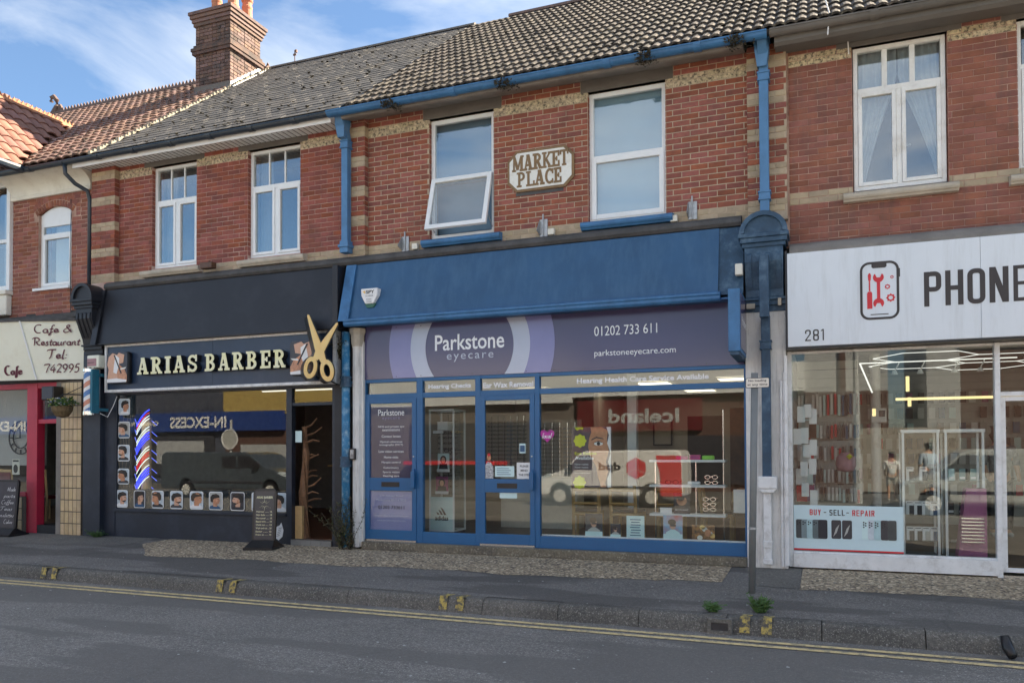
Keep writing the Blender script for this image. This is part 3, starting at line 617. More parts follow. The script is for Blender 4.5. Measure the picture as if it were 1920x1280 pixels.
# upper windows
def eye_window(x0, x1, open_):
    z0, z1, y = 4.565, 6.33, .07; zt = 5.44; f = MB()
    frame(f, x0+.003, x1-.003, z0, z1, .06, y, y+.07); f.box(x0+.063, x1-.063, y, y+.07, zt-.03, zt+.03); f.box(x0+.33, x1-.33, y-.006, y, z1-.034, z1-.018)
    w_ = f.build('window', M['upvc'], EB, bevel=.004)
    pane(w_, x0+.06, x1-.06, zt+.03, z1-.06, y+.02)
    a, b, c, d = x0+.035, x1-.035, z0+.035, zt-.005
    if open_:                                  # top-hung sash pushed outwards
        s = MB(); ang = R(17); hz = d; hy = y-.012
        def P(x, v, t): return (x, hy-math.sin(ang)*v-math.cos(ang)*t, hz-math.cos(ang)*v+math.sin(ang)*t)
        def bar(xa, xb, va, vb):
            vs = [P(x, v, t) for t in (0, .05) for v in (va, vb) for x in (xa, xb)]
            s.add(vs, [(0,1,3,2),(4,6,7,5),(0,4,5,1),(2,3,7,6),(0,2,6,4),(1,5,7,3)])
        H = d-c; bar(a, a+.065, 0, H); bar(b-.065, b, 0, H); bar(a+.065, b-.065, 0, .065); bar(a+.065, b-.065, H-.065, H)
        so_ = s.build('open_sash', M['upvc'], w_, bevel=.004)
        g_ = MB(); vs = [P(x, v, t) for t in (.02, .026) for v in (.065, H-.065) for x in (a+.065, b-.065)]
        g_.add(vs, [(0,1,3,2),(4,6,7,5),(0,4,5,1),(2,3,7,6),(0,2,6,4),(1,5,7,3)]).build('pane', M['glass'], w_)
        hb = MB()
        for xx in (a+.02, b-.02): hb.tube([(xx, y+.03, z0+.08), P(xx, H*.75, 0)], .007, 5)
        hb.build('stay', M['metal'], w_)
    else:
        s = MB(); frame(s, a, b, c, d, .065, y-.014, y+.045); s.build('sash', M['upvc'], w_, bevel=.004); pane(w_, a+.065, b-.065, c+.065, d-.065, y+.018)
    return w_
ewin1 = eye_window(W1[0], W1[1], True); ewin1['label'] = 'white upper window with its lower sash pushed open'
bx('blind', M['netd'], ewin1, W1[0], W1[1], .20, .21, 5.42, 6.4); bx('blind', M['netd'], ewin1, W1[0], W1[1], .30, .31, 4.7, 5.42)
ewin2 = eye_window(W2[0], W2[1], False); bx('blind', M['netl'], ewin2, W2[0]-.05, W2[1]+.05, .16, .17, 4.5, 6.4)
# roof
er = roof_deck(EB, -6.5, -.55, M['tile'])
TP = Pool(EB, 'roof_tile')
tile_slope(TP, er, -6.5, -.5, MK_T, .25, .325, M['tile'], 'w', seed=11)
TP.flush(300, 'roof_tiles'); ridge(er, -5.75, -.5, M['dridge']); moss(er, -6.5, -.5, 420, 3)
MB().prism([(-.41, 6.39), (-.37, 6.385), (.0, 6.495), (.0, 6.515), (-.41, 6.47)], -6.62, -.87, 'x').build('eaves_soffit', M['plank'], EB)
eg = gutter(EB, -6.80, -.58, M['bluem'], joints=(-4.75, -2.55, -5.85, -1.4), y=-.475, z=6.475, r=.075)

def square_pipe(parent, x, y, z0, z1, w, mat, collars=(), name='downpipe'):
    mb = MB(); mb.box(x-w/2, x+w/2, y-w/2, y+w/2, z0, z1); p = mb.build(name, mat, parent, bevel=.006)
    for c in collars:
        cb = MB(); cb.box(x-w/2-.018, x+w/2+.018, y-w/2-.018, y+w/2+.012, c, c+.02); cb.box(x-w/2-.012, x+w/2+.012, y-w/2-.012, y+w/2+.01, c+.02, c+.09); cb.box(x-w/2-.022, x+w/2+.022, y-w/2-.022, y+w/2+.01, c+.09, c+.11)
        cb.build('collar', mat, p, bevel=.003)
    return p
def hopper(parent, x, y, z, mat, w=.17):
    mb = MB(); mb.box(x-w/2, x+w/2, y-w/2, y+w/2, z-.02, z+.10); mb.box(x-w/2-.015, x+w/2+.015, y-w/2-.015, y+w/2, z+.10, z+.13)
    mb.add([(x-w/2,y-w/2,z-.02),(x+w/2,y-w/2,z-.02),(x+w/2,y+w/2,z-.02),(x-w/2,y+w/2,z-.02),(x-.055,y-.055,z-.22),(x+.055,y-.055,z-.22),(x+.055,y+.055,z-.22),(x-.055,y+.055,z-.22)], [(0,4,5,1),(1,5,6,2),(2,6,7,3),(3,7,4,0)])
    return mb.build('hopper', mat, parent, bevel=.004)
dp1 = square_pipe(EB, -.64, -.20, 4.25, 6.22, .11, M['bluepipe'], (6.0, 4.52), 'downpipe'); hopper(dp1, -.655, -.24, 6.38, M['bluepipe'])
MB().prism([(-.50, 6.5), (-.38, 6.5), (-.14, 6.24), (-.26, 6.24)], -.70, -.59, 'x').build('downpipe_neck', M['bluepipe'], dp1)
square_pipe(EB, -.645, -.40, 3.05, 3.80, .11, M['bluedk']); square_pipe(EB, -.645, -.22, 1.12, 3.1, .105, M['bluedk'], (2.68,))
mb = MB(); mb.box(-.75, -.53, -.30, -.12, .98, 1.13); mb.prism([(-.75, .98), (-.53, .98), (-.57, .93), (-.71, .93)], -.29, -.13, 'y'); mb.build('hopper', M['wshop'], EB, bevel=.012)
mb = MB(); mb.box(-.69, -.60, -.24, -.15, .08, .93); mb.box(-.70, -.59, -.25, -.14, .26, .34); mb.box(-.70, -.59, -.25, -.14, .06, .12); mb.build('downpipe', M['wshop'], EB, bevel=.006)
# left round-ish downpipe shared with the barber
lp = thing('downpipe', (-6.68, -.2, 0), 'blue cast iron downpipe with peeling paint between the barber and eyecare shops', 'drainpipe')
mb = MB(); mb.box(-6.735, -6.625, -.235, -.125, 4.45, 6.2); u = mb.build('upper_pipe', M['bluepipe'], lp, bevel=.012)
mb = MB(); mb.box(-6.755, -6.605, -.255, -.11, 6.02, 6.04); mb.box(-6.745, -6.615, -.245, -.12, 6.04, 6.12); mb.box(-6.755, -6.605, -.255, -.11, 6.12, 6.14); mb.build('collar', M['bluepipe'], lp, bevel=.004)
mb = MB(); mb.box(-6.77, -6.59, -.27, -.11, 4.52, 4.56); mb.box(-6.75, -6.61, -.25, -.11, 4.44, 4.62); mb.build('collar', M['bluepipe'], lp, bevel=.004)
hopper(lp, -6.69, -.26, 6.38, M['bluepipe']); MB().prism([(-.42, 6.45), (-.25, 6.45), (-.13, 6.16), (-.24, 6.16)], -6.74, -6.62, 'x').build('pipe_neck', M['bluepipe'], lp)
mb = MB(); mb.tube([(-6.69, -.17, 3.25), (-6.69, -.17, .02)], .062, 14); mb.build('lower_pipe', M['bluepeel'], lp, smooth=True)
for zc in (2.42, 1.22):
    mb = MB(); mb.tube([(-6.69, -.17, zc), (-6.69, -.17, zc+.035)], .088, 14); mb.tube([(-6.69, -.17, zc+.035), (-6.69, -.17, zc+.13)], .078, 14); mb.tube([(-6.69, -.17, zc+.13), (-6.69, -.17, zc+.16)], .088, 14); mb.box(-6.82, -6.56, -.13, -.115, zc+.05, zc+.09); mb.build('collar', M['bluedk'], lp)

# shop front: ledge, sloping blue fascia, purple sign, frames
P = [(.0, 4.26), (-.13, 4.27), (-.16, 4.31), (-.15, 4.36), (-.10, 4.40), (.0, 4.425)]
MB().prism(P, -11.6, -.93, 'x').build('lead_ledge', M['lead'], EB, bevel=.006)
bx('fascia_backing', M['indark'], EB, -6.70, -.40, -.02, .28, 2.53, 4.3)
def slope_panel(x0, x1, mat, name, y0=-.12, y1=-.34, z0=3.38, z1=4.26, th=.03, parent=EB):
    return MB().prism([(y0, z1), (y1, z0), (y1+th, z0-.0), (y0+th, z1)], x0, x1, 'x').build(name, mat, parent)
slope_panel(-6.55, -1.20, M['bluep'], 'blue_fascia_panel'); slope_panel(-1.20, -.90, M['bluedk'], 'blue_end_panel', y0=-.10, y1=-.30)
slope_panel(-6.69, -6.52, M['bluem'], 'blue_end_strip', y0=-.15, y1=-.39)
P = [(-.30, 3.30), (-.36, 3.30), (-.385, 3.325), (-.385, 3.36), (-.40, 3.375), (-.40, 3.40), (-.345, 3.42), (-.30, 3.42)]
MB().prism(P, -6.60, -1.17, 'x').build('fascia_moulding', M['bluem'], EB); bx('sign_soffit', M['blue'], EB, -6.60, -.92, -.30, -.02, 3.325, 3.345)
# engaged white column at the left, white pilaster at the right
cc = thing('column', (-6.53, -.1, 0), 'slim white painted half column with a carved cap at the left of the eyecare shop', 'column')
mb = MB(); mb.lathe([(.075, .03), (.085, .12), (.078, .3), (.078, 3.0), (.085, 3.03)], (-6.53, -.09, 0), 8); mb.build('shaft', M['wpaint'], cc)
bx('side_strip', M['wpaint'], cc, -6.50, -6.43, -.10, .02, .05, 3.1)
mb = MB(); mb.lathe([(.085, 3.03), (.10, 3.08), (.105, 3.2), (.125, 3.24), (.125, 3.30)], (-6.53, -.09, 0), 8); mb.build('capital', M['stone'], cc)
wp = bx('white_pilaster', M['wpaint'], EB, -.895, -.415, -.13, .1, 0, 3.22, bevel=.006)
mb = MB(); mb.box(-.435, -.40, -.2, -.08, .05, 2.6); mb.tube([(-.475, -.16, .03), (-.475, -.16, 2.3)], .018, 8); mb.tube([(-.44, -.17, .03), (-.44, -.17, 2.4)], .016, 8); mb.build('conduit', M['wshop'], wp)
# console at the right
def console(x0, x1, mat, z0=3.18, label='', y=-.11, dy=.34):
    t = thing('console_bracket', ((x0+x1)/2, y, z0), label, 'bracket'); xm = (x0+x1)/2; w = x1-x0
    P = [(.1, 3.9), (y-dy, 3.95), (y-dy-.01, 3.75), (y-dy+.06, 3.58), (y-dy*.45, 3.42), (y-.09, 3.34), (y-.07, 3.3), (.1, 3.3)]
    MB().prism(P, x0+.05, x1-.05, 'x').build('body', mat, t, bevel=.006)
    mb = MB()
    for k in range(4):
        c = x0+.05+(w-.1)*(k+.5)/4; P2 = [(y-dy+.0, 3.86), (y-dy-.02, 3.84), (y-dy-.025, 3.75), (y-dy+.045, 3.58), (y-dy*.45-.015, 3.44), (y-dy*.45+.03, 3.44), (y-dy+.08, 3.62)]
        mb.prism(P2, c-.025, c+.025, 'x')
    mb.build('fluting', mat, t)
    mb = MB(); mb.box(x0-.0, x1+.0, y-dy-.05, .1, 3.98, 4.04); mb.box(x0+.02, x1-.02, y-dy-.02, .1, 3.93, 3.98); mb.box(x0-.02, x1+.02, y-dy-.07, .1, 4.04, 4.09); mb.build('cap', mat, t, bevel=.006)
    n = 12; pts = [(xm+(w/2+.01)*math.cos(math.pi*k/n), 4.09+.27*math.sin(math.pi*k/n)) for k in range(n+1)]
    inner = [(xm+(w/2-.05)*math.cos(math.pi*k/n), 4.10+.205*math.sin(math.pi*k/n)) for k in range(n+1)]
    mb = MB(); mb.prism(pts+inner[::-1], y-dy-.06, y+.1, 'y'); mb.build('arched_hood', mat, t)
    MB().prism(inner, y-dy-.02, y+.1, 'y').build('hood_face', mat, t)
    mb = MB(); mb.box(x0+.02, x1-.02, y-.06, .1, 3.24, 3.30); mb.box(x0, x1, y-.09, .1, 3.30, 3.33); mb.box(x0+.03, x1-.03, y-.03, .1, 3.16, 3.24); mb.build('necking', mat, t, bevel=.004)
    return t
cR = console(-.93, -.38, M['bluedk'], label='flaking dark blue console bracket with arched hood above the white pilaster', dy=.20)
mb = MB(); mb.box(-.62+.12, -.46, -.21, -.17, 3.22, 3.31); mb.box(-.87, -.77, -.215, -.17, 3.20, 3.26); mb.build('bare_patch', M['stone'], cR)
cL = console(-12.07, -11.60, M['black'], label='black console bracket with arched hood at the left end of the barber fascia', dy=.24)

# ================================================================ BARBER
BB = thing('shop_building', (-9.3, 0, 0), 'brick building with slate roof above the black barber shop front', 'shop')
BP = Pool(BB, 'brick')
B1 = (-10.68, -9.71, 4.58, 6.335); B2 = (-8.66, -7.64, 4.58, 6.335); ops = [B1, B2]
bw = wall_core('wall', M['mortar2'], BB, -12.0, -6.75, 4.3, ZT, ops)
lay(BP, bw, -11.42, -6.76, Z0, NC, ops+[(-10.85,-9.55,6.33,9),(-8.85,-7.5,6.33,9)], (M['brick2'], M['ybrick2'], M['ybrick']), kindf=lambda k: 1 if k < 2 else (2 if k in (24, 25) else 0), J=.007)
jambs(BP, bw, ops, (M['brick2'],)); lintel(bw, -10.85, -9.55); lintel(bw, -8.85, -7.5)
pb = MB().box(-11.95, -11.42, -.10, .0, 4.2, ZT).build('pilaster', M['mortar2'], BB)
lay(BP, pb, -11.955, -11.415, Z0, NC, [], (M['brick2'], M['ybrick2']), y=-.108, kindf=lambda k: 1 if k % 6 < 2 else 0, J=.007)
lay(BP, pb, -.108, .0, Z0, NC, [], (M['brick2'], M['ybrick2']), side=-11.412, kindf=lambda k: 1 if k % 6 < 2 else 0, J=.007)
sill(BB, -10.82, -9.56, M['stone']); sill(BB, -8.77, -7.50, M['stone'])
bw1 = casement(BB, B1[0]+.003, B1[1]-.003, 4.585, 6.33, tr=5.73); bw2 = casement(BB, B2[0]+.003, B2[1]-.003, 4.585, 6.33, tr=5.73, label='white upper window standing slightly open above the barber sign')
for b_, w_ in ((B1, bw1), (B2, bw2)):
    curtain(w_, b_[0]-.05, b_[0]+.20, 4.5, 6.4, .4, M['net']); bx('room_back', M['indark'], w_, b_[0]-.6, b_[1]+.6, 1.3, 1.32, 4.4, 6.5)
# chimney
def cx_wall(k): return 0
CX0, CX1, CY0, CY1 = -12.53, -11.60, 3.0, 3.98
chim = MB().box(CX0+.02, CX1-.02, CY0+.02, CY1-.02, 8.8, 10.92).build('chimney', M['cbrick'], BB)
CZ = 8.95
roofz = lambda y: EZ+(y-EY)*math.tan(PITCH)
lay(BP, chim, CX0, CX1, CZ, 22, [], (M['cbrick'],), y=CY0, bond='mixed', J=.009)
lay(BP, chim, CY0, CY1, CZ, 22, [], (M['cbrick'],), side=CX1, bond='mixed', J=.009, gz=lambda y, z: z < roofz(y)-.05)
for (e, z) in ((.05, 9.98), (.07, 10.05), (.03, 10.12)):
    MB().box(CX0-e, CX1+e, CY0-e, CY1+e, z, z+.066).build('brick_band', M['cbrick'], chim)
for (e, z) in ((.03, 10.60), (.055, 10.675), (.085, 10.75), (.11, 10.825)):
    MB().box(CX0-e, CX1+e, CY0-e, CY1+e, z, z+.066).build('brick_band', M['cbrick'], chim)
MB().add([(CX0-.1, CY0-.1, 10.892), (CX1+.1, CY0-.1, 10.892), (CX1+.1, CY1+.1, 10.892), (CX0-.1, CY1+.1, 10.892), (CX0+.1, CY0+.1, 10.97), (CX1-.1, CY0+.1, 10.97), (CX1-.1, CY1-.1, 10.97), (CX0+.1, CY1-.1, 10.97)], [(0,1,5,4),(1,2,6,5),(2,3,7,6),(3,0,4,7),(4,5,6,7)]).build('chimney_cap', M['lintel'], chim)
for (px_, py_, s) in ((-12.22, 3.3, 1), (-11.78, 3.3, 1.15), (-11.78, 3.75, 1.0)):
    mb = MB(); mb.lathe([(.13, 10.93), (.135, 11.0), (.115, 11.04), (.105, 11.2*1), (.115, 11.24), (.115, 11.27), (.105, 11.29), (.1, 11.36), (.125, 11.40), (.125, 11.44), (.09, 11.44), (.08, 11.2)], (px_, py_, (s-1)*.4), 18); mb.build('chimney_pot', M['pot'], chim, smooth=False)
BP.flush(300)
# stepped flashing on the lit flank of the chimney, apron in front
mb = MB(); n = 9
for i in range(n):
    y0 = CY0+(CY1-CY0)*i/n; y1 = CY0+(CY1-CY0)*(i+1)/n; z = roofz(y0)
    mb.prism([(y0, z-.03), (y1, roofz(y1)-.03), (y1, roofz(y1)+.05), (y1-.01, z+.19), (y0, z+.14)], CX1+.004, CX1+.012, 'x')
mb.prism([(CY0-.05, roofz(CY0-.05)+.035), (CY1+.02, roofz(CY1+.02)+.035), (CY1+.02, roofz(CY1+.02)+.02), (CY0-.05, roofz(CY0-.05)+.02)], CX1, CX1+.13, 'x')
mb.build('step_flashing', M['flash'], chim)
MB().prism([(CY0-.17, roofz(CY0-.17)+.03), (CY0-.008, roofz(CY0)+.05), (CY0-.008, roofz(CY0)+.15), (CY0-.012, roofz(CY0)+.15), (CY0-.02, roofz(CY0)+.055), (CY0-.17, roofz(CY0-.17)+.045)], CX0-.02, CX1+.02, 'x').build('apron_flashing', M['lintel'], chim)
# slate roof
br = roof_deck(BB, -11.55, -6.5, M['slate']); SP = Pool(BB, 'slate')
tile_slope(SP, br, -11.55, -6.5, MK_S, .26, .20, M['slate'], 's', stag=True, seed=5); SP.flush(300, 'slates')
ridge(br, -11.55, -6.5, M['lintel'], L=.5, r=.075); moss(br, -11.5, -6.5, 190, 8, size=.03, bias=1.3)
mb = MB(); rnd = random.Random(4)
for i in range(60):
    s = SL*i/60; p = on_slope(-11.56, s, .03); mb.box(p.x-.035+rnd.uniform(-.02,.02), p.x+.04+rnd.uniform(-.03,.02), p.y, p.y+.085, p.z-.03, p.z+.035+rnd.uniform(-.01,.012))
o = mb.build('verge_mortar', M['mortarw'], br)
bx('fascia_board', M['white'], BB, -12.05, -6.80, -.415, -.395, 6.36, 6.50, bevel=.003)
sf = bx('soffit', M['upvc'], BB, -12.05, -6.64, -.395, .0, 6.425, 6.435)
mb = MB()
for i in range(52): mb.box(-12.0+i*.1, -11.992+i*.1, -.39, -.01, 6.419, 6.4245)
mb.build('soffit_groove', M['lintel'], sf)
gutter(BB, -13.8, -6.80, M['gutter'], joints=(-13.0, -12.2, -11.4, -10.6, -9.8, -9.0, -8.2, -7.4), y=-.475, z=6.47, r=.06)
# black downpipe with swan neck
mb = MB(); mb.tube([(-12.16, -.475, 6.42), (-12.16, -.46, 6.27), (-12.12, -.30, 6.14), (-12.03, -.12, 6.05), (-12.02, -.08, 5.9), (-12.02, -.08, 4.35)], .036, 12); mb.build('downpipe', M['gutter'], BB, smooth=True)
aer = MB(); aer.tube([(-10.92, RY, 10.12), (-10.92, RY, 10.42)], .012, 6); aer.box(-10.96, -10.88, RY-.01, RY+.01, 10.30, 10.34); aer.box(-10.90, -10.86, RY-.02, RY+.02, 10.36, 10.42); aer.build('vent_stub', M['dridge'], BB)

# ================================================================ PHONE SHOP
PB = thing('shop_building', (2.2, 0, 0), 'brick building with the white phone repair shop front at the right edge', 'shop')
PP = Pool(PB, 'brick')
Q1 = (.37, 1.40, 4.56, 6.335); Q2 = (2.10, 3.10, 4.62, 6.335); Q3 = (4.3, 5.3, 4.62, 6.335); ops = [Q1, Q2, Q3]
pw = wall_core('wall', M['mortar3'], PB, -.6, 6.8, 3.9, ZT, ops)
zz0 = Z0-6*CH
lay(PP, pw, -.36, 6.8, zz0, NC+6, ops+[(.2,1.55,6.33,9),(1.95,3.25,6.33,9),(4.1,5.5,6.33,9)], (M['brick3'], M['ybrick2'], M['ybrick']), kindf=lambda k: 1 if k in (7, 8) else (2 if k in (30, 31) else 0), J=.007)
jambs(PP, pw, ops, (M['brick3'],)); PP.flush(300)
for a, b in ((.2, 1.55), (1.95, 3.25), (4.1, 5.5)): lintel(pw, a, b)
sill(PB, .26, 1.49, M['stone']); sill(PB, 2.0, 3.22, M['stone']); sill(PB, 4.2, 5.42, M['stone'])
pw1 = casement(PB, .385, 1.385, 4.585, 6.33, y=.05, tr=5.80, fmat='uwood'); casement(PB, Q2[0], Q2[1], 4.62, 6.33, y=.05, tr=5.80, fmat='uwood'); casement(PB, Q3[0], Q3[1], 4.62, 6.33, y=.05, tr=5.80, fmat='uwood')
curtain(pw1, .35, .88, 4.5, 6.4, .2, M['net'], gather=lambda t, a, b: (a, a+(b-a)*(.25+.75*min(1, t/.75)**1.3)), waves=6)
curtain(pw1, .89, 1.42, 4.5, 6.4, .2, M['net'], gather=lambda t, a, b: (b-(b-a)*(.16+.84*min(1, t/.75)**1.3), b), waves=6)
bx('room_back', M['indark'], pw1, 0, 1.8, 1.3, 1.32, 4.4, 6.5); bx('room_back', M['indark'], PB, 1.85, 5.6, 1.0, 1.02, 4.4, 6.5); bx('cross_bar', M['white'], pw1, .9, 1.05, .5, .52, 5.22, 5.24)  # second, wide back panel is added to stop sun leaking through the windows
pr = roof_deck(PB, -.55, 6.8, M['tile']); T2 = Pool(PB, 'roof_tile')
tile_slope(T2, pr, -.5, 6.75, MK_T, .25, .325, M['tile'], 'w', seed=21); T2.flush(300, 'roof_tiles'); ridge(pr, -.5, 6.7, M['dridge']); moss(pr, -.5, 6.7, 200, 13)
MB().prism([(-.42, 6.36), (-.37, 6.33), (.0, 6.40), (.0, 6.515), (-.42, 6.47)], -.50, 6.8, 'x').build('eaves_soffit', M['lintel'], PB)
gutter(PB, -.55, 6.8, M['lintel'], joints=(.6, 2.4), y=-.475, z=6.475, r=.07)
MB().prism([(.0, 3.80), (-.26, 3.80), (-.26, 3.86), (-.20, 3.93), (-.10, 3.98), (0, 4.0)], -.36, 6.8, 'x').build('fascia_ledge', M['plank'], PB, bevel=.004)
mb = MB(); mb.tube([(.05, -.30, 6.95), (.12, -.42, 6.6), (.10, -.5, 6.3)], .008, 6); mb.tube([(.34, -.02, 6.25), (.33, -.05, 6.4), (.25, -.12, 6.47)], .008, 6); mb.build('loose_cable', M['white'], PB)

# ================================================================ CAFE
CB = thing('shop_building', (-14.5, 0, 0), 'brick cafe building with red tiled roof and small arched window at the left edge', 'cafe')
CP = Pool(CB, 'brick')
AW = (-13.38, -12.56, 4.44, 5.80)
arch = lambda x: 5.80+.13*(1-((x-(AW[0]+AW[1])/2)/((AW[1]-AW[0])/2))**2)
cw = wall_core('wall', M['mortar3'], CB, -19, -12.02, 3.9, ZT, [(AW[0], AW[1], AW[2], 5.93), (-15.3, -14.12, 4.3, 6.45)])
lay(CP, cw, -14.12, -12.02, Z0-6*CH, 29, [(AW[0], AW[1], AW[2], 5.72), (-13.62, -12.34, 5.70, 6.06)], (M['brick4'],), J=.010)
# arch ring of soldier bricks
xm = (AW[0]+AW[1])/2; rad = .72; cz_ = 5.93-rad
for row in (0, 1):
    n = 15 if row == 0 else 17
    for i in range(n):
        a = R(90-38+76*(i+.5)/n); rr_ = rad+.055+.115*row
        CP.add(cw, ('a', row), brick_geo(.105, .058), (xm+rr_*math.cos(a), -.001, cz_+rr_*math.sin(a)), Matrix.Rotation(-a, 3, 'Y'), M['brick4'], random.random())
lay(CP, cw, -13.62, -12.34, 5.70+.0, 5, [(xm-.52, xm+.52, 5.6, 5.96), (xm-.36, xm+.36, 5.9, 6.3)], (M['brick4'],), J=.010)
CP.flush(300)
f = MB(); n = 10; top = [(AW[0]+(AW[1]-AW[0])*k/n, arch(AW[0]+(AW[1]-AW[0])*k/n)) for k in range(n+1)]
inn = [(AW[0]+.06+(AW[1]-AW[0]-.12)*k/n, 5.70) for k in range(n+1)]
f.prism(top+[(AW[1], 5.64), (AW[0], 5.64)], .06, .12, 'y'); frame(f, AW[0], AW[1], 4.445, 5.64, .055, .06, .12); f.box(AW[0]+.055, AW[1]-.055, .06, .12, 5.40, 5.45)
aw = f.build('window', M['upvc'], CB); frame(MB(), 0, 1, 0, 1, .1, 0, 1)
s = MB(); frame(s, AW[0]+.057, AW[1]-.057, 4.50, 5.40, .05, .045, .09); s.build('sash', M['upvc'], aw, bevel=.004); pane(aw, AW[0]+.1, AW[1]-.1, 4.55, 5.35, .08); pane(aw, AW[0]+.06, AW[1]-.06, 5.45, 5.64, .08)
bl = MB()
for i in range(9):
    x = AW[0]+.18+i*.075; bl.add([(x, .22, 4.5), (x+.055, .26, 4.5), (x+.055, .26, 5.64), (x, .22, 5.64)], [(0,1,2,3)])
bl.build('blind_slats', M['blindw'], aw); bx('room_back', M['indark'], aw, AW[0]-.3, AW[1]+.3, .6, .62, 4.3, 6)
bx('sill', M['upvc'], CB, AW[0]-.06, AW[1]+.02, -.07, .06, 4.40, 4.442)
# coved white eaves
P = [(.0, 6.12), (-.05, 6.12), (-.06, 6.17), (-.045, 6.19)]+[(-.045-.33*(1-math.cos(t)), 6.19+.24*math.sin(t)) for t in [math.pi/2*k/8 for k in range(1, 9)]]+[(-.40, 6.43), (-.40, 6.49), (.0, 6.49)]
MB().prism(P, -14.05, -12.05, 'x').build('coved_eaves', M['cream'], CB)
# white window at the frame edge
bay = MB(); frame(bay, -15.3, -14.04, 4.47, 6.50, .085, -.07, .02); bay.box(-15.215, -14.125, -.06, .01, 5.36, 5.43); bay.box(-14.66, -14.59, -.055, .005, 4.555, 5.36)
bw_ = bay.build('window', M['upvc'], CB, bevel=.006); pane(bw_, -15.215, -14.125, 5.43, 6.415, -.03); pane(bw_, -14.59, -14.125, 4.555, 5.36, -.03); pane(bw_, -15.215, -14.66, 4.555, 5.36, -.03)
bx('apron', M['cream'], CB, -16.4, -14.05, -.12, 0, 4.0, 4.38, bevel=.02); bx('sill', M['cream'], CB, -16.4, -14.02, -.16, 0, 4.38, 4.46, bevel=.01); curtain(bw_, -14.6, -14.1, 4.5, 6.4, .25, M['net'])
# main roof (red-brown) and gable roof on the left
crf = roof_deck(CB, -18.4, -11.57, M['rtile']); CT = Pool(CB, 'roof_tile')
gz_right = lambda x: 8.45-(x+15.1)*(8.45-6.52)/(15.1-13.25)          # height of the gable's right slope
def clipc(x, s):
    p = on_slope(x, s); return x < -13.2 and p.y < 2.2 and p.z < gz_right(x)-.02 and x > -17 
tile_slope(CT, crf, -18.4, -11.6, MK_R, .20, .265, M['rtile'], 'r', clip=clipc, seed=31)
ga = math.atan2(8.45-6.52, 1.85); gl = math.hypot(8.45-6.52, 1.85)
# slope normal faces +x: tile x-axis runs along +y, tile y-axis runs up the slope (-x)
RG = Matrix(((0, -math.cos(ga), math.sin(ga)), (1, 0, 0), (0, math.sin(ga), math.cos(ga))))
gd = MB(); gd.add([(-13.25, -1.6, 6.50), (-15.1, -1.6, 8.43), (-15.1, 2.3, 8.43), (-13.25, -.2, 6.50), (-16.95, -1.6, 6.5), (-16.95, -.2, 6.5)], [(0,3,2,1),(1,2,5,4)])
gb = gd.build('gable_roof', M['otile'], CB)
ng = int(gl/.32)
for r_ in range(ng+1):
    for c in range(18):
        y = -1.55+c*.24+.12; s = r_*.32; x = -13.25-s*math.cos(ga); z = 6.52+s*math.sin(ga)
        if s+.05 > gl: continue
        if z < roofz(y)-.1: continue
        CT.add(gb, 'g', MK_G, (x, y, z), RG, M['otile'], random.random())
CT.flush(300, 'roof_tiles'); ridge(crf, -18.4, -11.6, M['dridge'], crest=True); moss(crf, -14.2, -11.6, 520, 17, size=.05, bias=1.3)
n = 10
for i in range(n):
    a = -1.6+i*.39; mb = MB(); P = [(-15.1+.11*math.cos(t), 8.42+.10*math.sin(t)) for t in [math.pi*k/8 for k in range(9)]]; mb.prism(P, a, a+.385, 'y')
    for j in range(4):
        c = a+(j+.5)*.096; mb.prism([(c-.045, 8.50), (c+.045, 8.50), (c+.02, 8.56), (c, 8.60), (c-.02, 8.56)], -15.112, -15.088, 'x')
    mb.build('ridge_tile', M['oridge'], gb)
mb = MB(); mb.tube([(-13.15, -1.7, 6.46), (-13.15, -.5, 6.46)], .07, 8); mb.build('gutter', M['gutter'], CB)
fin = MB(); fin.tube([(-18.42, RY, 10.05), (-18.30, RY, 10.16), (-18.22, RY, 10.32), (-18.24, RY, 10.48), (-18.34, RY, 10.60), (-18.44, RY, 10.58), (-18.45, RY, 10.50), (-18.39, RY, 10.47)], [.10, .10, .075, .06, .055, .05, .04, .03], 8); fin.prism([(-18.3, 10.1), (-18.02, 10.1), (-18.05, 10.28), (-18.1, 10.36), (-18.2, 10.3)], RY-.03, RY+.03, 'y'); fin.build('finial', M['dridge'], crf)
mb = MB(); mb.tube([(-12.55, -.02, 6.0), (-12.53, -.03, 5.7), (-12.56, -.02, 4.9), (-12.52, -.03, 3.95)], .008, 6); mb.build('cable', M['blackpl'], CB)
for b_, x0, x1 in ((EB, -6.7, -.62), (BB, -12.0, -6.72), (PB, -.6, 6.8), (CB, -18.6, -12.05)): side_walls(b_, x0, x1, M['cream'])
# ---------------------------------------------------------------- lettering
_TC = {}
def text_mesh(s, bold=0.0, shear=0.0, spacing=1.0):
    k = (s, bold, shear, spacing)
    if k in _TC: return _TC[k]
    c = bpy.data.curves.new("t", 'FONT'); c.body = s; c.align_x = 'LEFT'; c.offset = bold; c.shear = shear; c.space_character = spacing; c.resolution_u = 3; c.fill_mode = 'FRONT'
    o = bpy.data.objects.new("t", c); COL.objects.link(o); bpy.context.view_layer.update()
    me = bpy.data.meshes.new_from_object(o.evaluated_get(bpy.context.evaluated_depsgraph_get()))
    vs = [tuple(v.co) for v in me.vertices]; fs = [tuple(p.vertices) for p in me.polygons]
    bpy.data.objects.remove(o); bpy.data.curves.remove(c); bpy.data.meshes.remove(me)
    xs_ = [v[0] for v in vs]; ys_ = [v[1] for v in vs]; bb = (min(xs_), max(xs_), min(ys_), max(ys_)); _TC[k] = (vs, fs, bb); return _TC[k]
FRONT = lambda y: (Vector((0, y, 0)), Vector((1, 0, 0)), Vector((0, 0, 1)))
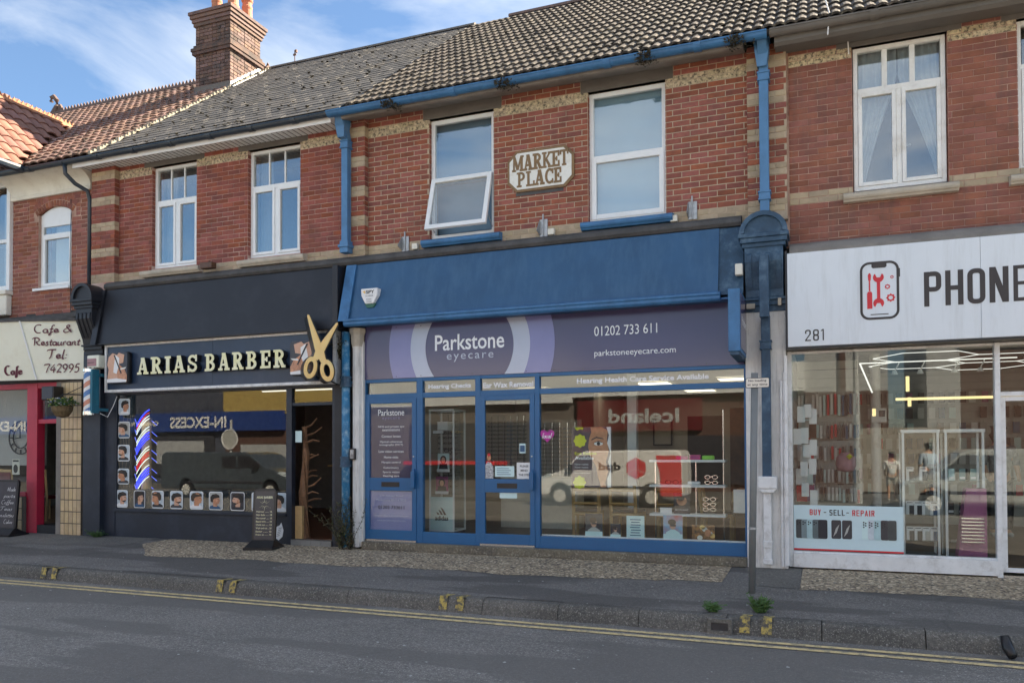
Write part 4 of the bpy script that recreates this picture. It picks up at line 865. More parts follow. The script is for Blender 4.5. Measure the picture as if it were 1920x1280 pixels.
def text(s, x0, x1, z0, z1, fr, mat, parent, name='lettering', bold=0.0, shear=0.0, fit=None, spacing=1.0, depth=0.0):
    """text fitted to the box x0..x1, z0..z1 in the frame (origin, right, up). fit='h': keep proportions, centre on the box"""
    vs, fs, bb = text_mesh(s, bold, shear, spacing); o, u, v = fr
    w_, h_ = bb[1]-bb[0], bb[3]-bb[2]
    sx, sz = (x1-x0)/w_, (z1-z0)/h_
    if fit == 'h': sx = sz; x0 = (x0+x1)/2-w_*sx/2
    if fit == 'l': sx = sz
    mb = MB(); mb.add([tuple(o+u*(x0+(p[0]-bb[0])*sx)+v*(z0+(p[1]-bb[2])*sz)) for p in vs], fs)
    if depth:
        pass
    return mb.build(name, mat, parent)
def flat(pts, y, mat, name, parent, th=.002, fr=None):
    """thin printed or cut shape standing on the plane y; pts are (x,z)"""
    return MB().prism(pts, y-th, y, 'y').build(name, mat, parent)
def ell(cx, cz, rx, rz, n=18, a0=0, a1=2*math.pi):
    return [(cx+rx*math.cos(a0+(a1-a0)*i/n), cz+rz*math.sin(a0+(a1-a0)*i/n)) for i in range(n if abs(a1-a0-2*math.pi) < 1e-6 else n+1)]
def rrect(x0, x1, z0, z1, r, n=4):
    pts = []
    for cx, cz, a in ((x1-r, z0+r, -90), (x1-r, z1-r, 0), (x0+r, z1-r, 90), (x0+r, z0+r, 180)):
        pts += [(cx+r*math.cos(R(a+90*i/n)), cz+r*math.sin(R(a+90*i/n))) for i in range(n+1)]
    return pts
# slab letters from bars and arcs, in a unit box
SLAB = {
 'A': [('l',.16,.04,.44,.98,.10),('l',.78,.04,.50,.98,.22),('l',.27,.32,.64,.32,.08),('l',.0,.045,.34,.045,.09),('l',.58,.045,1.,.045,.09),('l',.34,.955,.60,.955,.09)],
 'R': [('l',.25,0,.25,1,.22),('l',.0,.045,.48,.045,.09),('l',.0,.955,.4,.955,.09),('a',.45,.74,.30,.215,-90,90,.17,.10),('l',.3,.955,.47,.955,.09),('l',.3,.52,.47,.52,.09),('l',.5,.52,.80,.06,.20),('l',.70,.045,1.,.045,.09)],
 'I': [('l',.5,0,.5,1,.46),('l',.05,.045,.95,.045,.09),('l',.05,.955,.95,.955,.09)],
 'S': [('a',.5,.735,.34,.21,20,270,.17,.11),('a',.5,.265,.36,.21,-160,90,.17,.11),('l',.88,.64,.88,1.,.10),('l',.1,.0,.1,.36,.10)],
 'B': [('l',.25,0,.25,1,.22),('l',.0,.045,.5,.045,.09),('l',.0,.955,.5,.955,.09),('a',.45,.75,.29,.205,-90,90,.17,.10),('a',.47,.27,.33,.225,-90,90,.18,.10),('l',.3,.515,.5,.515,.09)],
 'E': [('l',.25,0,.25,1,.22),('l',.0,.045,.95,.045,.09),('l',.0,.955,.92,.955,.09),('l',.3,.5,.62,.5,.08),('l',.90,.0,.90,.34,.12),('l',.87,.68,.87,1,.12),('l',.62,.38,.62,.62,.09)],
 'M': [('l',.14,0,.14,1,.08),('l',.84,0,.84,1,.15),('l',.16,.97,.48,.12,.17),('l',.80,.97,.50,.12,.08),('l',.0,.04,.28,.04,.07),('l',.7,.04,1.,.04,.07),('l',.0,.96,.2,.96,.07),('l',.8,.96,1,.96,.07)],
 'K': [('l',.22,0,.22,1,.17),('l',.0,.04,.42,.04,.07),('l',.0,.96,.42,.96,.07),('l',.28,.42,.82,.96,.08),('l',.42,.55,.84,.05,.17),('l',.66,.04,1,.04,.07),('l',.66,.96,.98,.96,.07)],
 'T': [('l',.5,0,.5,1,.19),('l',.28,.04,.72,.04,.07),('l',.02,.955,.98,.955,.09),('l',.06,.74,.06,1,.08),('l',.94,.74,.94,1,.08)],
 'P': [('l',.25,0,.25,1,.18),('l',.0,.04,.50,.04,.07),('l',.0,.96,.4,.96,.07),('a',.45,.72,.35,.24,-90,90,.17,.09),('l',.3,.96,.47,.96,.08),('l',.3,.48,.47,.48,.08)],
 'L': [('l',.28,0,.28,1,.19),('l',.05,.04,.98,.04,.08),('l',.05,.96,.52,.96,.07),('l',.94,.0,.94,.3,.1)],
 'C': [('a',.56,.5,.42,.46,50,310,.18,.12),('l',.90,.68,.90,.98,.08),('l',.90,.02,.90,.28,.07)],
}
def slab_letter(ch, x0, x1, z0, z1, y0, y1, mat, name, parent, face=None, grow=0.0):
    W, H = x1-x0, z1-z0; mb = MB(); k = 0; fb = MB()
    for s in SLAB[ch]:
        k += 1; e = k*.0004
        if s[0] == 'l':
            _, a, b, c, d, w_ = s; P0 = Vector((x0+a*W, z0+b*H)); P1 = Vector((x0+c*W, z0+d*H)); dr = (P1-P0).normalized(); nr = Vector((-dr.y, dr.x))
            wd = w_*(W if abs(dr.y) > abs(dr.x) else H)/2+grow; P0 = P0-dr*grow; P1 = P1+dr*grow
            pts = [tuple(P0+nr*wd), tuple(P0-nr*wd), tuple(P1-nr*wd), tuple(P1+nr*wd)]
        else:
            _, cx, cz, rx, rz, a0, a1, wh, wv = s; n = 14; o_ = []; i_ = []
            for i in range(n+1):
                t = R(a0+(a1-a0)*i/n); o_.append((x0+(cx+(rx+wh/2)*math.cos(t))*W+grow*math.cos(t), z0+(cz+(rz+wv/2)*math.sin(t))*H+grow*math.sin(t))); i_.append((x0+(cx+(rx-wh/2)*math.cos(t))*W-grow*math.cos(t), z0+(cz+(rz-wv/2)*math.sin(t))*H-grow*math.sin(t)))
            for i in range(n): mb.prism([o_[i], o_[i+1], i_[i+1], i_[i]], y0-e, y1, 'y') if not face else (mb.prism([o_[i], o_[i+1], i_[i+1], i_[i]], y0-e, y1, 'y'), fb.prism([o_[i], o_[i+1], i_[i+1], i_[i]], y0-.006-e, y0-.003, 'y'))
            continue
        mb.prism(pts, y0-e, y1, 'y')
        if face: fb.prism(pts, y0-.006-e, y0-.003, 'y')
    o = mb.build(name, mat, parent)
    if face: fb.build('letter_face', face, o)
    return o
# pen-drawn script glyphs (polylines in a box 1 high for capitals)
def arc(cx, cz, rx, rz, a0, a1, n=10): return [(cx+rx*math.cos(R(a0+(a1-a0)*i/n)), cz+rz*math.sin(R(a0+(a1-a0)*i/n))) for i in range(n+1)]
SCR = {
 'C': (.72, [arc(.42, .5, .36, .52, 55, 300, 14)]), 'R': (.85, [[(.28,.98),(.16,0)], [(-.02,.80)]+arc(.35, .72, .38, .27, 150, -80, 10)+[(.38,.46),(.55,.15),(.80,.03)]]),
 'T': (.80, [[(.02,.86),(.25,.97),(.85,.98)], [(.50,.96),(.38,.3),(.22,.0)]]),
 'a': (.50, [arc(.24, .22, .20, .22, 50, 400, 12), [(.42,.44),(.38,.12),(.46,.0),(.56,.06)]]), 'f': (.36, [[(.46,.86),(.36,.95),(.26,.8),(.18,.2),(.10,-.28),(.0,-.22),(.14,.0),(.36,.12)], [(.06,.45),(.38,.47)]]),
 'e': (.44, [[(.04,.22),(.34,.28)]+arc(.22, .25, .17, .21, 20, 320, 12)+[(.48,.12)]]), 's': (.38, [[(.34,.42),(.18,.44),(.14,.32),(.28,.18),(.22,.0),(.02,.03)]]),
 't': (.32, [[(.24,.72),(.12,.12),(.20,.0),(.34,.06)], [(.02,.46),(.38,.48)]]), 'u': (.52, [[(.08,.44),(.06,.10),(.16,.0),(.34,.10),(.42,.44)], [(.42,.44),(.40,.06),(.54,.03)]]),
 'r': (.40, [[(.08,.0),(.12,.44)], [(.11,.30),(.24,.46),(.36,.40)]]), 'n': (.54, [[(.06,.0),(.12,.44)], [(.10,.28),(.26,.45),(.38,.38),(.36,.08),(.54,.03)]]),
 'l': (.28, [[(.26,.98),(.10,.12),(.16,.0),(.28,.05)]]), ':': (.22, [[(.07,.03),(.12,.12)], [(.12,.36),(.17,.45)]]), ' ': (.3, []),
 '&': (.80, [[(.75,.05),(.30,.68),(.34,.92),(.50,.90),(.48,.70),(.14,.42),(.06,.16),(.24,.0),(.50,.14),(.66,.44)]]),
 '7': (.60, [[(.06,.84),(.14,.95),(.62,.96),(.40,.5),(.22,.0)]]), '4': (.62, [[(.50,.98),(.06,.34),(.60,.36)], [(.46,.66),(.36,.0)]]),
 '2': (.60, [[(.12,.78),(.26,.97),(.50,.92),(.50,.66),(.06,.04),(.30,.10),(.56,.02)]]), '9': (.60, [arc(.32, .70, .22, .26, 20, 380, 14), [(.54,.80),(.46,.4),(.18,.0)]]),
 '5': (.60, [[(.56,.98),(.26,.95),(.18,.58),(.40,.60),(.50,.38),(.36,.04),(.06,.06)]]),
 'm': (.8, [[(.06,.0),(.12,.44)], [(.10,.28),(.24,.45),(.34,.38),(.30,.0)], [(.34,.3),(.50,.45),(.60,.38),(.58,.06),(.74,.03)]]), 'i': (.22, [[(.12,.44),(.08,.08),(.2,.03)], [(.15,.62),(.16,.66)]]),
 'd': (.5, [arc(.22, .22, .19, .22, 50, 400, 12), [(.50,.98),(.38,.12),(.54,.04)]]), 'o': (.46, [arc(.24, .22, .20, .22, 60, 420, 12)]), 'k': (.5, [[(.24,.98),(.08,.0)], [(.40,.44),(.14,.22),(.26,.12),(.44,.0)]]), 'M': (1., [[(.02,.0),(.22,.96),(.42,.1),(.78,.98),(.74,.06),(.9,.03)]]),
 'O': (.8, [arc(.4, .5, .34, .48, 60, 420, 16)]), 'h': (.54, [[(.24,.98),(.06,.0)], [(.10,.28),(.26,.45),(.38,.38),(.36,.06),(.54,.03)]]), 'p': (.5, [[(.14,.44),(.02,-.3)], arc(.26, .22, .19, .22, -200, 130, 12)]), 'S': (.6, [[(.56,.86),(.36,.98),(.18,.78),(.46,.36),(.34,.02),(.04,.1)]]), 'g': (.5, [arc(.24, .22, .20, .22, 50, 400, 12), [(.44,.44),(.34,-.25),(.1,-.24)]]),
}
def crom(P, k=4):
    if len(P) < 3: return P
    Q = [P[0]]+list(P)+[P[-1]]; out_ = []
    for i in range(1, len(Q)-2):
        p0, p1, p2, p3 = Q[i-1], Q[i], Q[i+1], Q[i+2]
        for j in range(k):
            t = j/k; out_.append(tuple(.5*((2*p1[a])+(-p0[a]+p2[a])*t+(2*p0[a]-5*p1[a]+4*p2[a]-p3[a])*t*t+(-p0[a]+3*p1[a]-3*p2[a]+p3[a])*t**3) for a in (0, 1)))
    out_.append(P[-1]); return out_
def script(s, x0, x1, zb, h, fr, mat, parent, slant=.18, nib=(.045, .03), pen=.028, name='lettering'):
    """brush script: every stroke is swept by a slanted nib"""
    o, u, v = fr; nrm = u.cross(v).normalized(); adv = 0; runs = []
    for ch in s:
        w_, st_ = SCR[ch]
        for pl_ in st_: runs.append([(adv+p[0]+slant*p[1], p[1]) for p in crom(pl_)])
        adv += w_+.04
    allx = [p[0] for r_ in runs for p in r_]; mn, mxx = min(allx), max(allx); sx = (x1-x0)/(mxx-mn); mb = MB(); k = 0
    for r_ in runs:
        P = [Vector((x0+(p[0]-mn)*sx, zb+p[1]*h)) for p in r_]; k += 1
        Lr = []
        for i, p in enumerate(P):
            d = (P[min(i+1, len(P)-1)]-P[max(i-1, 0)]); d = d.normalized() if d.length > 1e-6 else Vector((1, 0)); n_ = Vector((-d.y, d.x)); q = Vector(nib)*h; sgn = 1 if n_.dot(q) > 0 else -1
            off = n_*pen*h+q*sgn*.9; Lr.append((p+off, p-off))
        vs = []
        for a, b in Lr: vs += [tuple(o+u*a.x+v*a.y+nrm*k*.0003), tuple(o+u*b.x+v*b.y+nrm*k*.0003)]
        mb.add(vs, [(2*i, 2*i+1, 2*i+3, 2*i+2) for i in range(len(P)-1)])
    return mb.build(name, mat, parent)

# condensed block capitals built from bars and rounded rings
def ring(x0, x1, z0, z1, w, r, a=None):
    """closed rounded ring, or the part of it from index a[0] to a[1] (fractions)"""
    n = 5; o_ = rrect(x0, x1, z0, z1, r, n); i_ = rrect(x0+w, x1-w, z0+w, z1-w, max(r-w, .004), n); k = len(o_); return [[o_[j], o_[(j+1) % k], i_[(j+1) % k], i_[j]] for j in range(k)]
def bar2(a, b, w, ):
    a, b = Vector(a), Vector(b); d = (b-a).normalized(); n_ = Vector((-d.y, d.x))*w/2; return [tuple(a+n_), tuple(a-n_), tuple(b-n_), tuple(b+n_)]
def block_letter(ch, x0, x1, z0, z1, y, mat, parent, st=.27, name='letter'):
    W, H = x1-x0, z1-z0; w = st*W; q = []; R4 = lambda a, b, c, d: [(a, c), (b, c), (b, d), (a, d)]; zm = (z0+z1)/2; r = .42*W
    cut = lambda ps, f: [p for p in ps if f(sum(v[0] for v in p)/4, sum(v[1] for v in p)/4)]
    if ch in 'PRBHNEL': q.append(R4(x0, x0+w, z0, z1))
    if ch in 'HN': q.append(R4(x1-w, x1, z0, z1))
    if ch == 'H': q.append(R4(x0+w, x1-w, zm-w*.5, zm+w*.45))
    if ch in 'PR': q += [[(max(p[0], x0+w), p[1]) for p in s_] for s_ in ring(x0, x1, z0+.42*H, z1, w, r*.9) if sum(v[0] for v in s_)/4 > x0+w*.9 or True and max(v[0] for v in s_) > x0+w]
    if ch == 'R': q.append([(x0+.50*W, z0+.46*H), (x0+.50*W-w*.2, z0+.46*H), (x1-w, z0), (x1, z0), (x0+.5*W+w, z0+.46*H)])
    if ch == 'B': q += [[(max(p[0], x0+w), p[1]) for p in s_] for zz in ((zm-w*.45, z1), (z0, zm+w*.45)) for s_ in ring(x0, x1, zz[0], zz[1], w, r*.8) if max(v[0] for v in s_) > x0+w]
    if ch in 'O0': q += ring(x0, x1, z0, z1, w, r)
    if ch == 'D': q += ring(x0, x1, z0, z1, w, r)
    if ch == 'N': q.append([(x0, z1), (x0+w*1.1, z1), (x1, z0), (x1-w*1.1, z0)])
    if ch == 'E': q += [R4(x0+w, x1-w*.1, z0, z0+w*.9), R4(x0+w, x1-w*.3, zm-w*.4, zm+w*.45), R4(x0+w, x1-w*.1, z1-w*.9, z1)]
    if ch == 'L': q.append(R4(x0+w, x1, z0, z0+w*.9))
    if ch == 'I' or ch == '1': q.append(R4(x1-w, x1, z0, z1) if ch == '1' else R4(x0, x1, z0, z1))
    if ch == '1': q.append([(x0, z1-.2*H), (x0, z1-.2*H+w*.8), (x1-w, z1), (x1-w, z1-w)])
    if ch == 'A': q += [[(x0, z0), (x0+w, z0), (x0+.5*W+w*.35, z1), (x0+.5*W-w*.45, z1)], [(x1-w, z0), (x1, z0), (x0+.5*W+w*.45, z1), (x0+.5*W-w*.35, z1)], R4(x0+w, x1-w, z0+.2*H, z0+.2*H+w*.75)]
    if ch == 'U': q += [R4(x0, x0+w, z0+r, z1), R4(x1-w, x1, z0+r, z1)]+[p for p in ring(x0, x1, z0, z0+2.4*r, w, r) if sum(v[1] for v in p)/4 < z0+r]
    if ch == 'Y': q += [R4(x0+.5*W-w/2, x0+.5*W+w/2, z0, z0+.45*H), [(x0, z1), (x0+w, z1), (x0+.5*W+w/2, z0+.42*H), (x0+.5*W-w/2, z0+.42*H)], [(x1-w, z1), (x1, z1), (x0+.5*W+w/2, z0+.42*H), (x0+.5*W-w/2, z0+.42*H)]]
    if ch == '8': q += ring(x0, x1, zm-w*.4, z1, w, r*.9)+ring(x0, x1, z0, zm+w*.4, w, r*.9)
    if ch == 'S': q += [p for p in ring(x0, x1, zm-w*.4, z1, w, r*.9) if not (sum(v[0] for v in p)/4 > x1-w and sum(v[1] for v in p)/4 < z1-.25*H)]+[p for p in ring(x0, x1, z0, zm+w*.4, w, r*.9) if not (sum(v[0] for v in p)/4 < x0+w and sum(v[1] for v in p)/4 > z0+.25*H)]
    if ch == '2': q += [p for p in ring(x0, x1, zm-w*.2, z1, w, r*.9) if sum(v[1] for v in p)/4 > z1-.28*H]+[R4(x1-w, x1, z1-.38*H, z1-.28*H), [(x1-w, z1-.38*H), (x1, z1-.38*H), (x0+w, z0+w*.8), (x0, z0+w*.8)], R4(x0, x1, z0, z0+w*.9)]
    if ch == '-': q.append(R4(x0, x1, zm-w*.5, zm+w*.5))
    mb = MB()
    for k, s_ in enumerate(q): mb.prism(s_, y-.003-k*.00006, y, 'y')
    return mb.build(name, mat, parent)
# ================================================================ EYECARE SHOP FRONT
SGN = thing('shop_sign', (-3.7, -.05, 2.9), 'long purple sign with pale concentric rings over the eyecare shop windows', 'sign')
bx('sign_board', M['purple'], SGN, -6.43, -.92, -.055, -.02, 2.53, 3.325)
def band_clip(cx, cz, ro, ri, z0, z1, side, n=26):
    """slice of a ring between two circles, cut off by the board's top and bottom edges"""
    oo = []; ii = []
    for k in range(n+1):
        z = z0+(z1-z0)*k/n; d = z-cz
        oo.append((cx+side*math.sqrt(max(ro*ro-d*d, 0)), z)); ii.append((cx+side*math.sqrt(max(ri*ri-d*d, 0)), z))
    return oo+ii[::-1]
for sd_ in (-1, 1):
    flat(band_clip(-4.715, 2.95, 1.295, .935, 2.535, 3.32, sd_), -.0565, M['lilac'], 'lilac_ring', SGN)
    flat(band_clip(-4.715, 2.95, .935, .69, 2.535, 3.32, sd_), -.0565, M['plilac'], 'pale_ring', SGN)
text('Parkstone', -5.25, -4.165, 2.905, 3.135, FRONT(-.0595), M['whiteink'], SGN, bold=.012); text('eyecare', -5.06, -4.33, 2.735, 2.85, FRONT(-.0595), M['plilac'], SGN, spacing=1.25)
text('01202 733 611', -2.86, -2.01, 2.99, 3.12, FRONT(-.0595), M['whiteink'], SGN); text('parkstoneeyecare.com', -2.86, -1.77, 2.695, 2.80, FRONT(-.0595), M['whiteink'], SGN)
mb = MB()
for i in range(14): mb.lathe([(.0, .0), (.009, .004)], (-6.3+i*.41, -.058, 2.56), 6); 
sc_ = MB()
for i in range(14):
    for z in (2.56, 3.29): sc_.prism(ell(-6.3+i*.41, z, .008, .008, 6), -.060, -.0555, 'y')
sc_.build('screw_heads', M['ink'], SGN)
# projecting blue light box, seen end-on at the right
PBX = thing('projecting_sign', (-1.0, -.45, 3.0), 'blue edged projecting box sign hanging at the right end of the eyecare sign', 'sign')
mb = MB(); mb.box(-1.02, -.885, -.90, -.10, 2.60, 3.33); mb.build('sign_case', M['bluem'], PBX, bevel=.008)
bx('sign_face', M['purple'], PBX, -.884, -.879, -.86, -.14, 2.64, 3.29); fr_ = (Vector((-.876, -.84, 0)), Vector((0, 1, 0)), Vector((0, 0, 1)))
text('Parkstone', .10, .62, 2.93, 3.03, fr_, M['whiteink'], PBX)
mb = MB(); mb.box(-1.0, -.90, -.88, -.05, 2.56, 2.60); mb.build('bracket', M['bluedk'], PBX)
# alarm box
AL = thing('alarm_box', (-6.2, -.28, 3.7), 'white shield shaped alarm box with green base on the blue fascia', 'alarm')
pts = [(-6.33, 3.845), (-6.05, 3.845), (-6.055, 3.74), (-6.12, 3.62), (-6.26, 3.62), (-6.325, 3.74)]
MB().prism(pts, -.33, -.20, 'y').build('cover', M['white'], AL, bevel=.012)
MB().prism([(-6.28, 3.625), (-6.09, 3.625), (-6.13, 3.565), (-6.24, 3.565)], -.31, -.22, 'y').build('strobe', pmat('dark_green_lens', (.01, .09, .05), .3), AL)
text('SPY', -6.24, -6.10, 3.765, 3.815, FRONT(-.334), M['ink'], AL, bold=.02); text('ALARMS', -6.25, -6.12, 3.725, 3.742, FRONT(-.334), M['ink'], AL); flat([(-6.30, 3.80), (-6.25, 3.815), (-6.255, 3.765)], -.333, M['gold'], 'emblem', AL)
text('01202', -6.235, -6.15, 3.675, 3.692, FRONT(-.334), M['ink'], AL); text('737536', -6.235, -6.15, 3.642, 3.658, FRONT(-.334), M['ink'], AL)
bx('stall_step', M['step'], EB, -6.43, -.90, -.16, .1, 0.0, .115, bevel=.012)
B_ = M['blue']; y0, y1 = -.05, .03
fm = MB()
for a, b in ((-6.485, -6.42), (-5.56, -5.46), (-4.62, -4.54), (-3.72, -3.65), (-.925, -.895)): fm.box(a, b, y0, y1, .115, 2.53)
for a, b in ((-6.42, -5.56), (-5.46, -4.62), (-4.54, -3.72), (-3.65, -.925)):
    fm.box(a, b, y0+.004, y1, 2.48, 2.53); fm.box(a, b, y0+.004, y1, 2.235, 2.31)
for a, b in ((-5.46, -4.62), (-3.65, -.925)): fm.box(a, b, y0+.004, y1, .115, .28)
FR = fm.build('shop_front_frame', B_, EB, bevel=.004)
def spane(a, b, c, d, y=-.012, parent=EB, mat=None): return bx('shop_pane', mat or M['sglass'], parent, a, b, y, y+.006, c, d)
for a, b in ((-6.42, -5.56), (-5.46, -4.62), (-4.54, -3.72), (-3.65, -.925)): spane(a, b, 2.31, 2.48)
spane(-5.46, -4.62, .28, 2.235); spane(-3.65, -.925, .28, 2.235); bx('sill_trim', M['upvc'], EB, -3.65, -.925, .032, .06, .28, .30)
def eye_door(x0, x1, panel, label):
    d = MB(); ya, yb = -.06, -.01; zb, zt = .15, 2.235; s = .072
    d.box(x0, x0+s, ya, yb, zb, zt); d.box(x1-s, x1, ya, yb, zb, zt); d.box(x0+s, x1-s, ya, yb, zt-.07, zt); d.box(x0+s, x1-s, ya, yb, .87, 1.06); d.box(x0+s, x1-s, ya, yb, zb, .29)
    o = d.build('door', B_, EB, bevel=.004); o['label'] = label
    bx('threshold', M['chrome'], o, x0, x1, -.08, -.03, .118, .148); xm_ = (x0+x1)/2
    mb = MB(); frame(mb, xm_-.15, xm_+.15, .93, 1.0, .014, -.068, -.058); mb.box(xm_-.136, xm_+.136, -.064, -.058, .944, .986); mb.build('letterbox', M['blackpl'], o)
    mb = MB(); mb.box(x1-.065, x1-.02, -.085, -.058, .90, 1.20); mb.box(x1-.06, x1-.0, -.13, -.085, .92, 1.16); mb.build('handle', B_, o, bevel=.006)
    MB().lathe([(.0, .0), (.014, 0), (.014, .01), (0, .01)], (x1-.035, -.075, 1.37), 10).build('lock', M['chrome'], o)
    spane(x0+s, x1-s, 1.06, zt-.07, -.038, o); spane(x0+s, x1-s, .29, .87, -.038, o)
    if panel: bx('dark_panel', M['purple'], o, x0+s, x1-s, -.03, -.026, 1.06, 2.13); bx('lilac_panel', M['lilacp'], o, x0+s, x1-s, -.03, -.026, .29, .865)
    return o
d1 = eye_door(-6.42, -5.56, True, 'left blue door covered by a purple services list'); d2 = eye_door(-4.54, -3.72, False, 'right blue door with clear glass and small notices')
F = FRONT(-.0401); c = -5.99
text('Parkstone', c-.22, c+.22, 1.985, 2.075, F, M['whiteink'], d1); text('eyecare', c-.15, c+.15, 1.915, 1.96, F, M['lilac'], d1, spacing=1.2)
for i, (s_, z, w_) in enumerate((('NHS and private eye', 1.80, .44), ('examinations', 1.755, .30), ('Contact lenses', 1.66, .32), ('Optical coherence', 1.575, .38), ('tomography (OCT)', 1.53, .40), ('Low vision services', 1.435, .42), ('Home visits', 1.35, .24), ('Myopia control', 1.27, .32), ('Colorimetry', 1.19, .26), ('Sports vision', 1.11, .28), ('Hearing care', 1.075, .27))):
    if s_ == 'Hearing care': z = 1.068
    if s_ == 'Sports vision': z = 1.125
    text(s_, c-w_/2, c+w_/2, z, z+.036, F, M['whiteink'], d1)
for s_, z, w_, m_ in (('279 Ashley Road', .775, .40, 'plilac'), ('Parkstone BH14 9DS', .715, .50, 'plilac'), ('01202 733611', .60, .44, 'ink'), ('reception@parkstoneeyecare.com', .48, .58, 'plilac'), ('www.parkstoneeyecare.com', .41, .48, 'plilac')):
    text(s_, c-w_/2, c+w_/2, z, z+(.05 if m_ == 'ink' else .034), F, M[m_], d1)
F2 = FRONT(-.0136)
text('Hearing Checks', -5.38, -4.70, 2.345, 2.43, F2, M['whiteink'], FR, bold=.03); text('Ear Wax Removal', -4.51, -3.75, 2.345, 2.425, F2, M['whiteink'], FR, bold=.03); text('Hearing Health Care Service Available', -3.12, -1.36, 2.345, 2.435, F2, M['whiteink'], FR, bold=.03)
def card(name, x0, x1, z0, z1, y, mat, label, cat='poster', lean=0., group=None):
    t = thing(name, ((x0+x1)/2, y, z0), label, cat, group); bx('card', mat, t, x0, x1, y, y+.004, z0, z1); return t
n1 = card('notice', -3.99, -3.77, 1.065, 1.29, -.043, M['paper'], 'white notice reading PLEASE MIND THE STEP on the glass door')
for i, s_ in enumerate(('PLEASE', 'MIND', 'THE STEP')): text(s_, -3.95, -3.81, 1.225-i*.06, 1.255-i*.06, FRONT(-.0445), M['ink'], n1, bold=.02, fit='h')
n2 = card('notice', -4.32, -4.03, 1.09, 1.24, -.043, M['cyanp'], 'pale blue opening notice left of the step notice on the glass door')
mb = MB(); 
for i in range(4): mb.box(-4.29, -4.08-.03*(i % 2), -.0445, -.043, 1.12+i*.028, 1.127+i*.028)
mb.build('print', M['bluep'], n2)
n3 = card('notice', -3.95, -3.86, 1.42, 1.555, -.043, M['cyanp'], 'small pale square sticker high on the glass door'); flat(rrect(-3.94, -3.87, 1.44, 1.53, .005), -.0432, M['bluep'], 'print', n3)
n4 = card('notice', -4.25, -3.99, .79, .865, -.043, M['cyanp'], 'pale blue notice at the top of the lower door glass')
n5 = card('figure_print', -4.465, -4.33, 1.065, 1.34, -.043, M['sglass'], 'cut-out photo of a person in a spotted shirt stuck on the glass door'); flat(ell(-4.41, 1.36, .03, .045), -.044, M['skin3'], 'head', n5); flat([(-4.465, 1.065), (-4.34, 1.065), (-4.345, 1.22), (-4.38, 1.29), (-4.43, 1.3), (-4.465, 1.26)], -.044, pmat('spotted_print', (.7, .7, .68), .5, col2=(.08, .08, .1), scale=60), 'shirt', n5); flat(ell(-4.41, 1.40, .022, .022), -.0445, M['redink'], 'hair_bow', n5)
# window stickers and posters
HT = thing('heart_sticker', (-3.55, -.02, 1.66), 'magenta heart sticker at the left edge of the large eyecare window', 'sticker')
hp = [(-3.55+.105*(16*math.sin(t)**3)/16, 1.665+.0062*(13*math.cos(t)-5*math.cos(2*t)-2*math.cos(3*t)-math.cos(4*t))) for t in [2*math.pi*k/32 for k in range(32)]]
flat(hp, -.0135, M['magenta'], 'heart', HT)
SCR['c'] = (.4, [arc(.22, .22, .18, .22, 50, 310, 10)])
script('local', -3.62, -3.48, 1.63, .07, FRONT(-.0162), M['whiteink'], HT); text('Shop', -3.60, -3.50, 1.705, 1.735, FRONT(-.0162), M['purple'], HT)
P1 = card('poster', -3.21, -2.65, .955, 1.77, .02, pmat('poster_plum', (.09, .06, .075), .4, var=.2), 'large Eye Exams poster with a close-up of a face and yellow blobs', 'poster')
fx_ = [(-2.94, 1.77), (-2.78, 1.77), (-2.70, 1.72), (-2.715, 1.60), (-2.69, 1.45), (-2.73, 1.30), (-2.70, 1.18), (-2.74, 1.02), (-2.73, .96), (-2.80, .96), (-2.84, 1.1), (-2.87, 1.25), (-2.95, 1.38), (-2.975, 1.5), (-2.96, 1.62), (-2.93, 1.70)]
flat(fx_, .0185, M['skin3'], 'printed_face', P1); flat([(-2.71, .96), (-2.66, .96), (-2.66, 1.77), (-2.72, 1.77), (-2.685, 1.66), (-2.71, 1.55), (-2.665, 1.42), (-2.70, 1.3), (-2.665, 1.2), (-2.71, 1.08)], .018, M['paper'], 'torn_edge', P1)
flat(ell(-2.83, 1.545, .062, .024), .0165, M['paper'], 'printed_eye', P1); flat(ell(-2.83, 1.545, .024, .024), .014, M['ink'], 'iris', P1); flat([(-2.93, 1.605), (-2.86, 1.64), (-2.76, 1.615), (-2.76, 1.605), (-2.86, 1.622), (-2.93, 1.59)], .0165, M['ink'], 'eyebrow', P1); flat([(-2.915, 1.55), (-2.83, 1.583), (-2.75, 1.548), (-2.83, 1.572)], .0135, M['ink'], 'lash_line', P1)
def blob(cx, cz, r_, n=8): return [(cx+r_*(1+.09*math.cos(n*a))*math.cos(a), cz+r_*(1+.09*math.cos(n*a))*math.sin(a)) for a in [2*math.pi*k/40 for k in range(40)]]
flat(blob(-3.09, 1.585, .085), .0165, M['yellow'], 'yellow_blob', P1); flat(blob(-3.10, 1.02, .085), .0165, M['yellow'], 'yellow_blob', P1); flat([(-3.17, 1.77), (-3.04, 1.77), (-3.05, 1.735), (-3.09, 1.745), (-3.13, 1.725)], .0165, M['yellow'], 'yellow_blob', P1)
text('Eye Exams', -3.165, -2.86, 1.385, 1.435, FRONT(.0155), M['yellow'], P1, bold=.02); text('Available', -3.165, -2.90, 1.33, 1.378, FRONT(.0155), M['whiteink'], P1, bold=.02); text('Never rushed.', -3.165, -2.97, 1.255, 1.282, FRONT(.0155), M['whiteink'], P1); text('Never routine.', -3.165, -2.97, 1.215, 1.24, FRONT(.0155), M['whiteink'], P1); text('Book today in store', -3.165, -2.95, 1.14, 1.155, FRONT(.0155), M['whiteink'], P1)
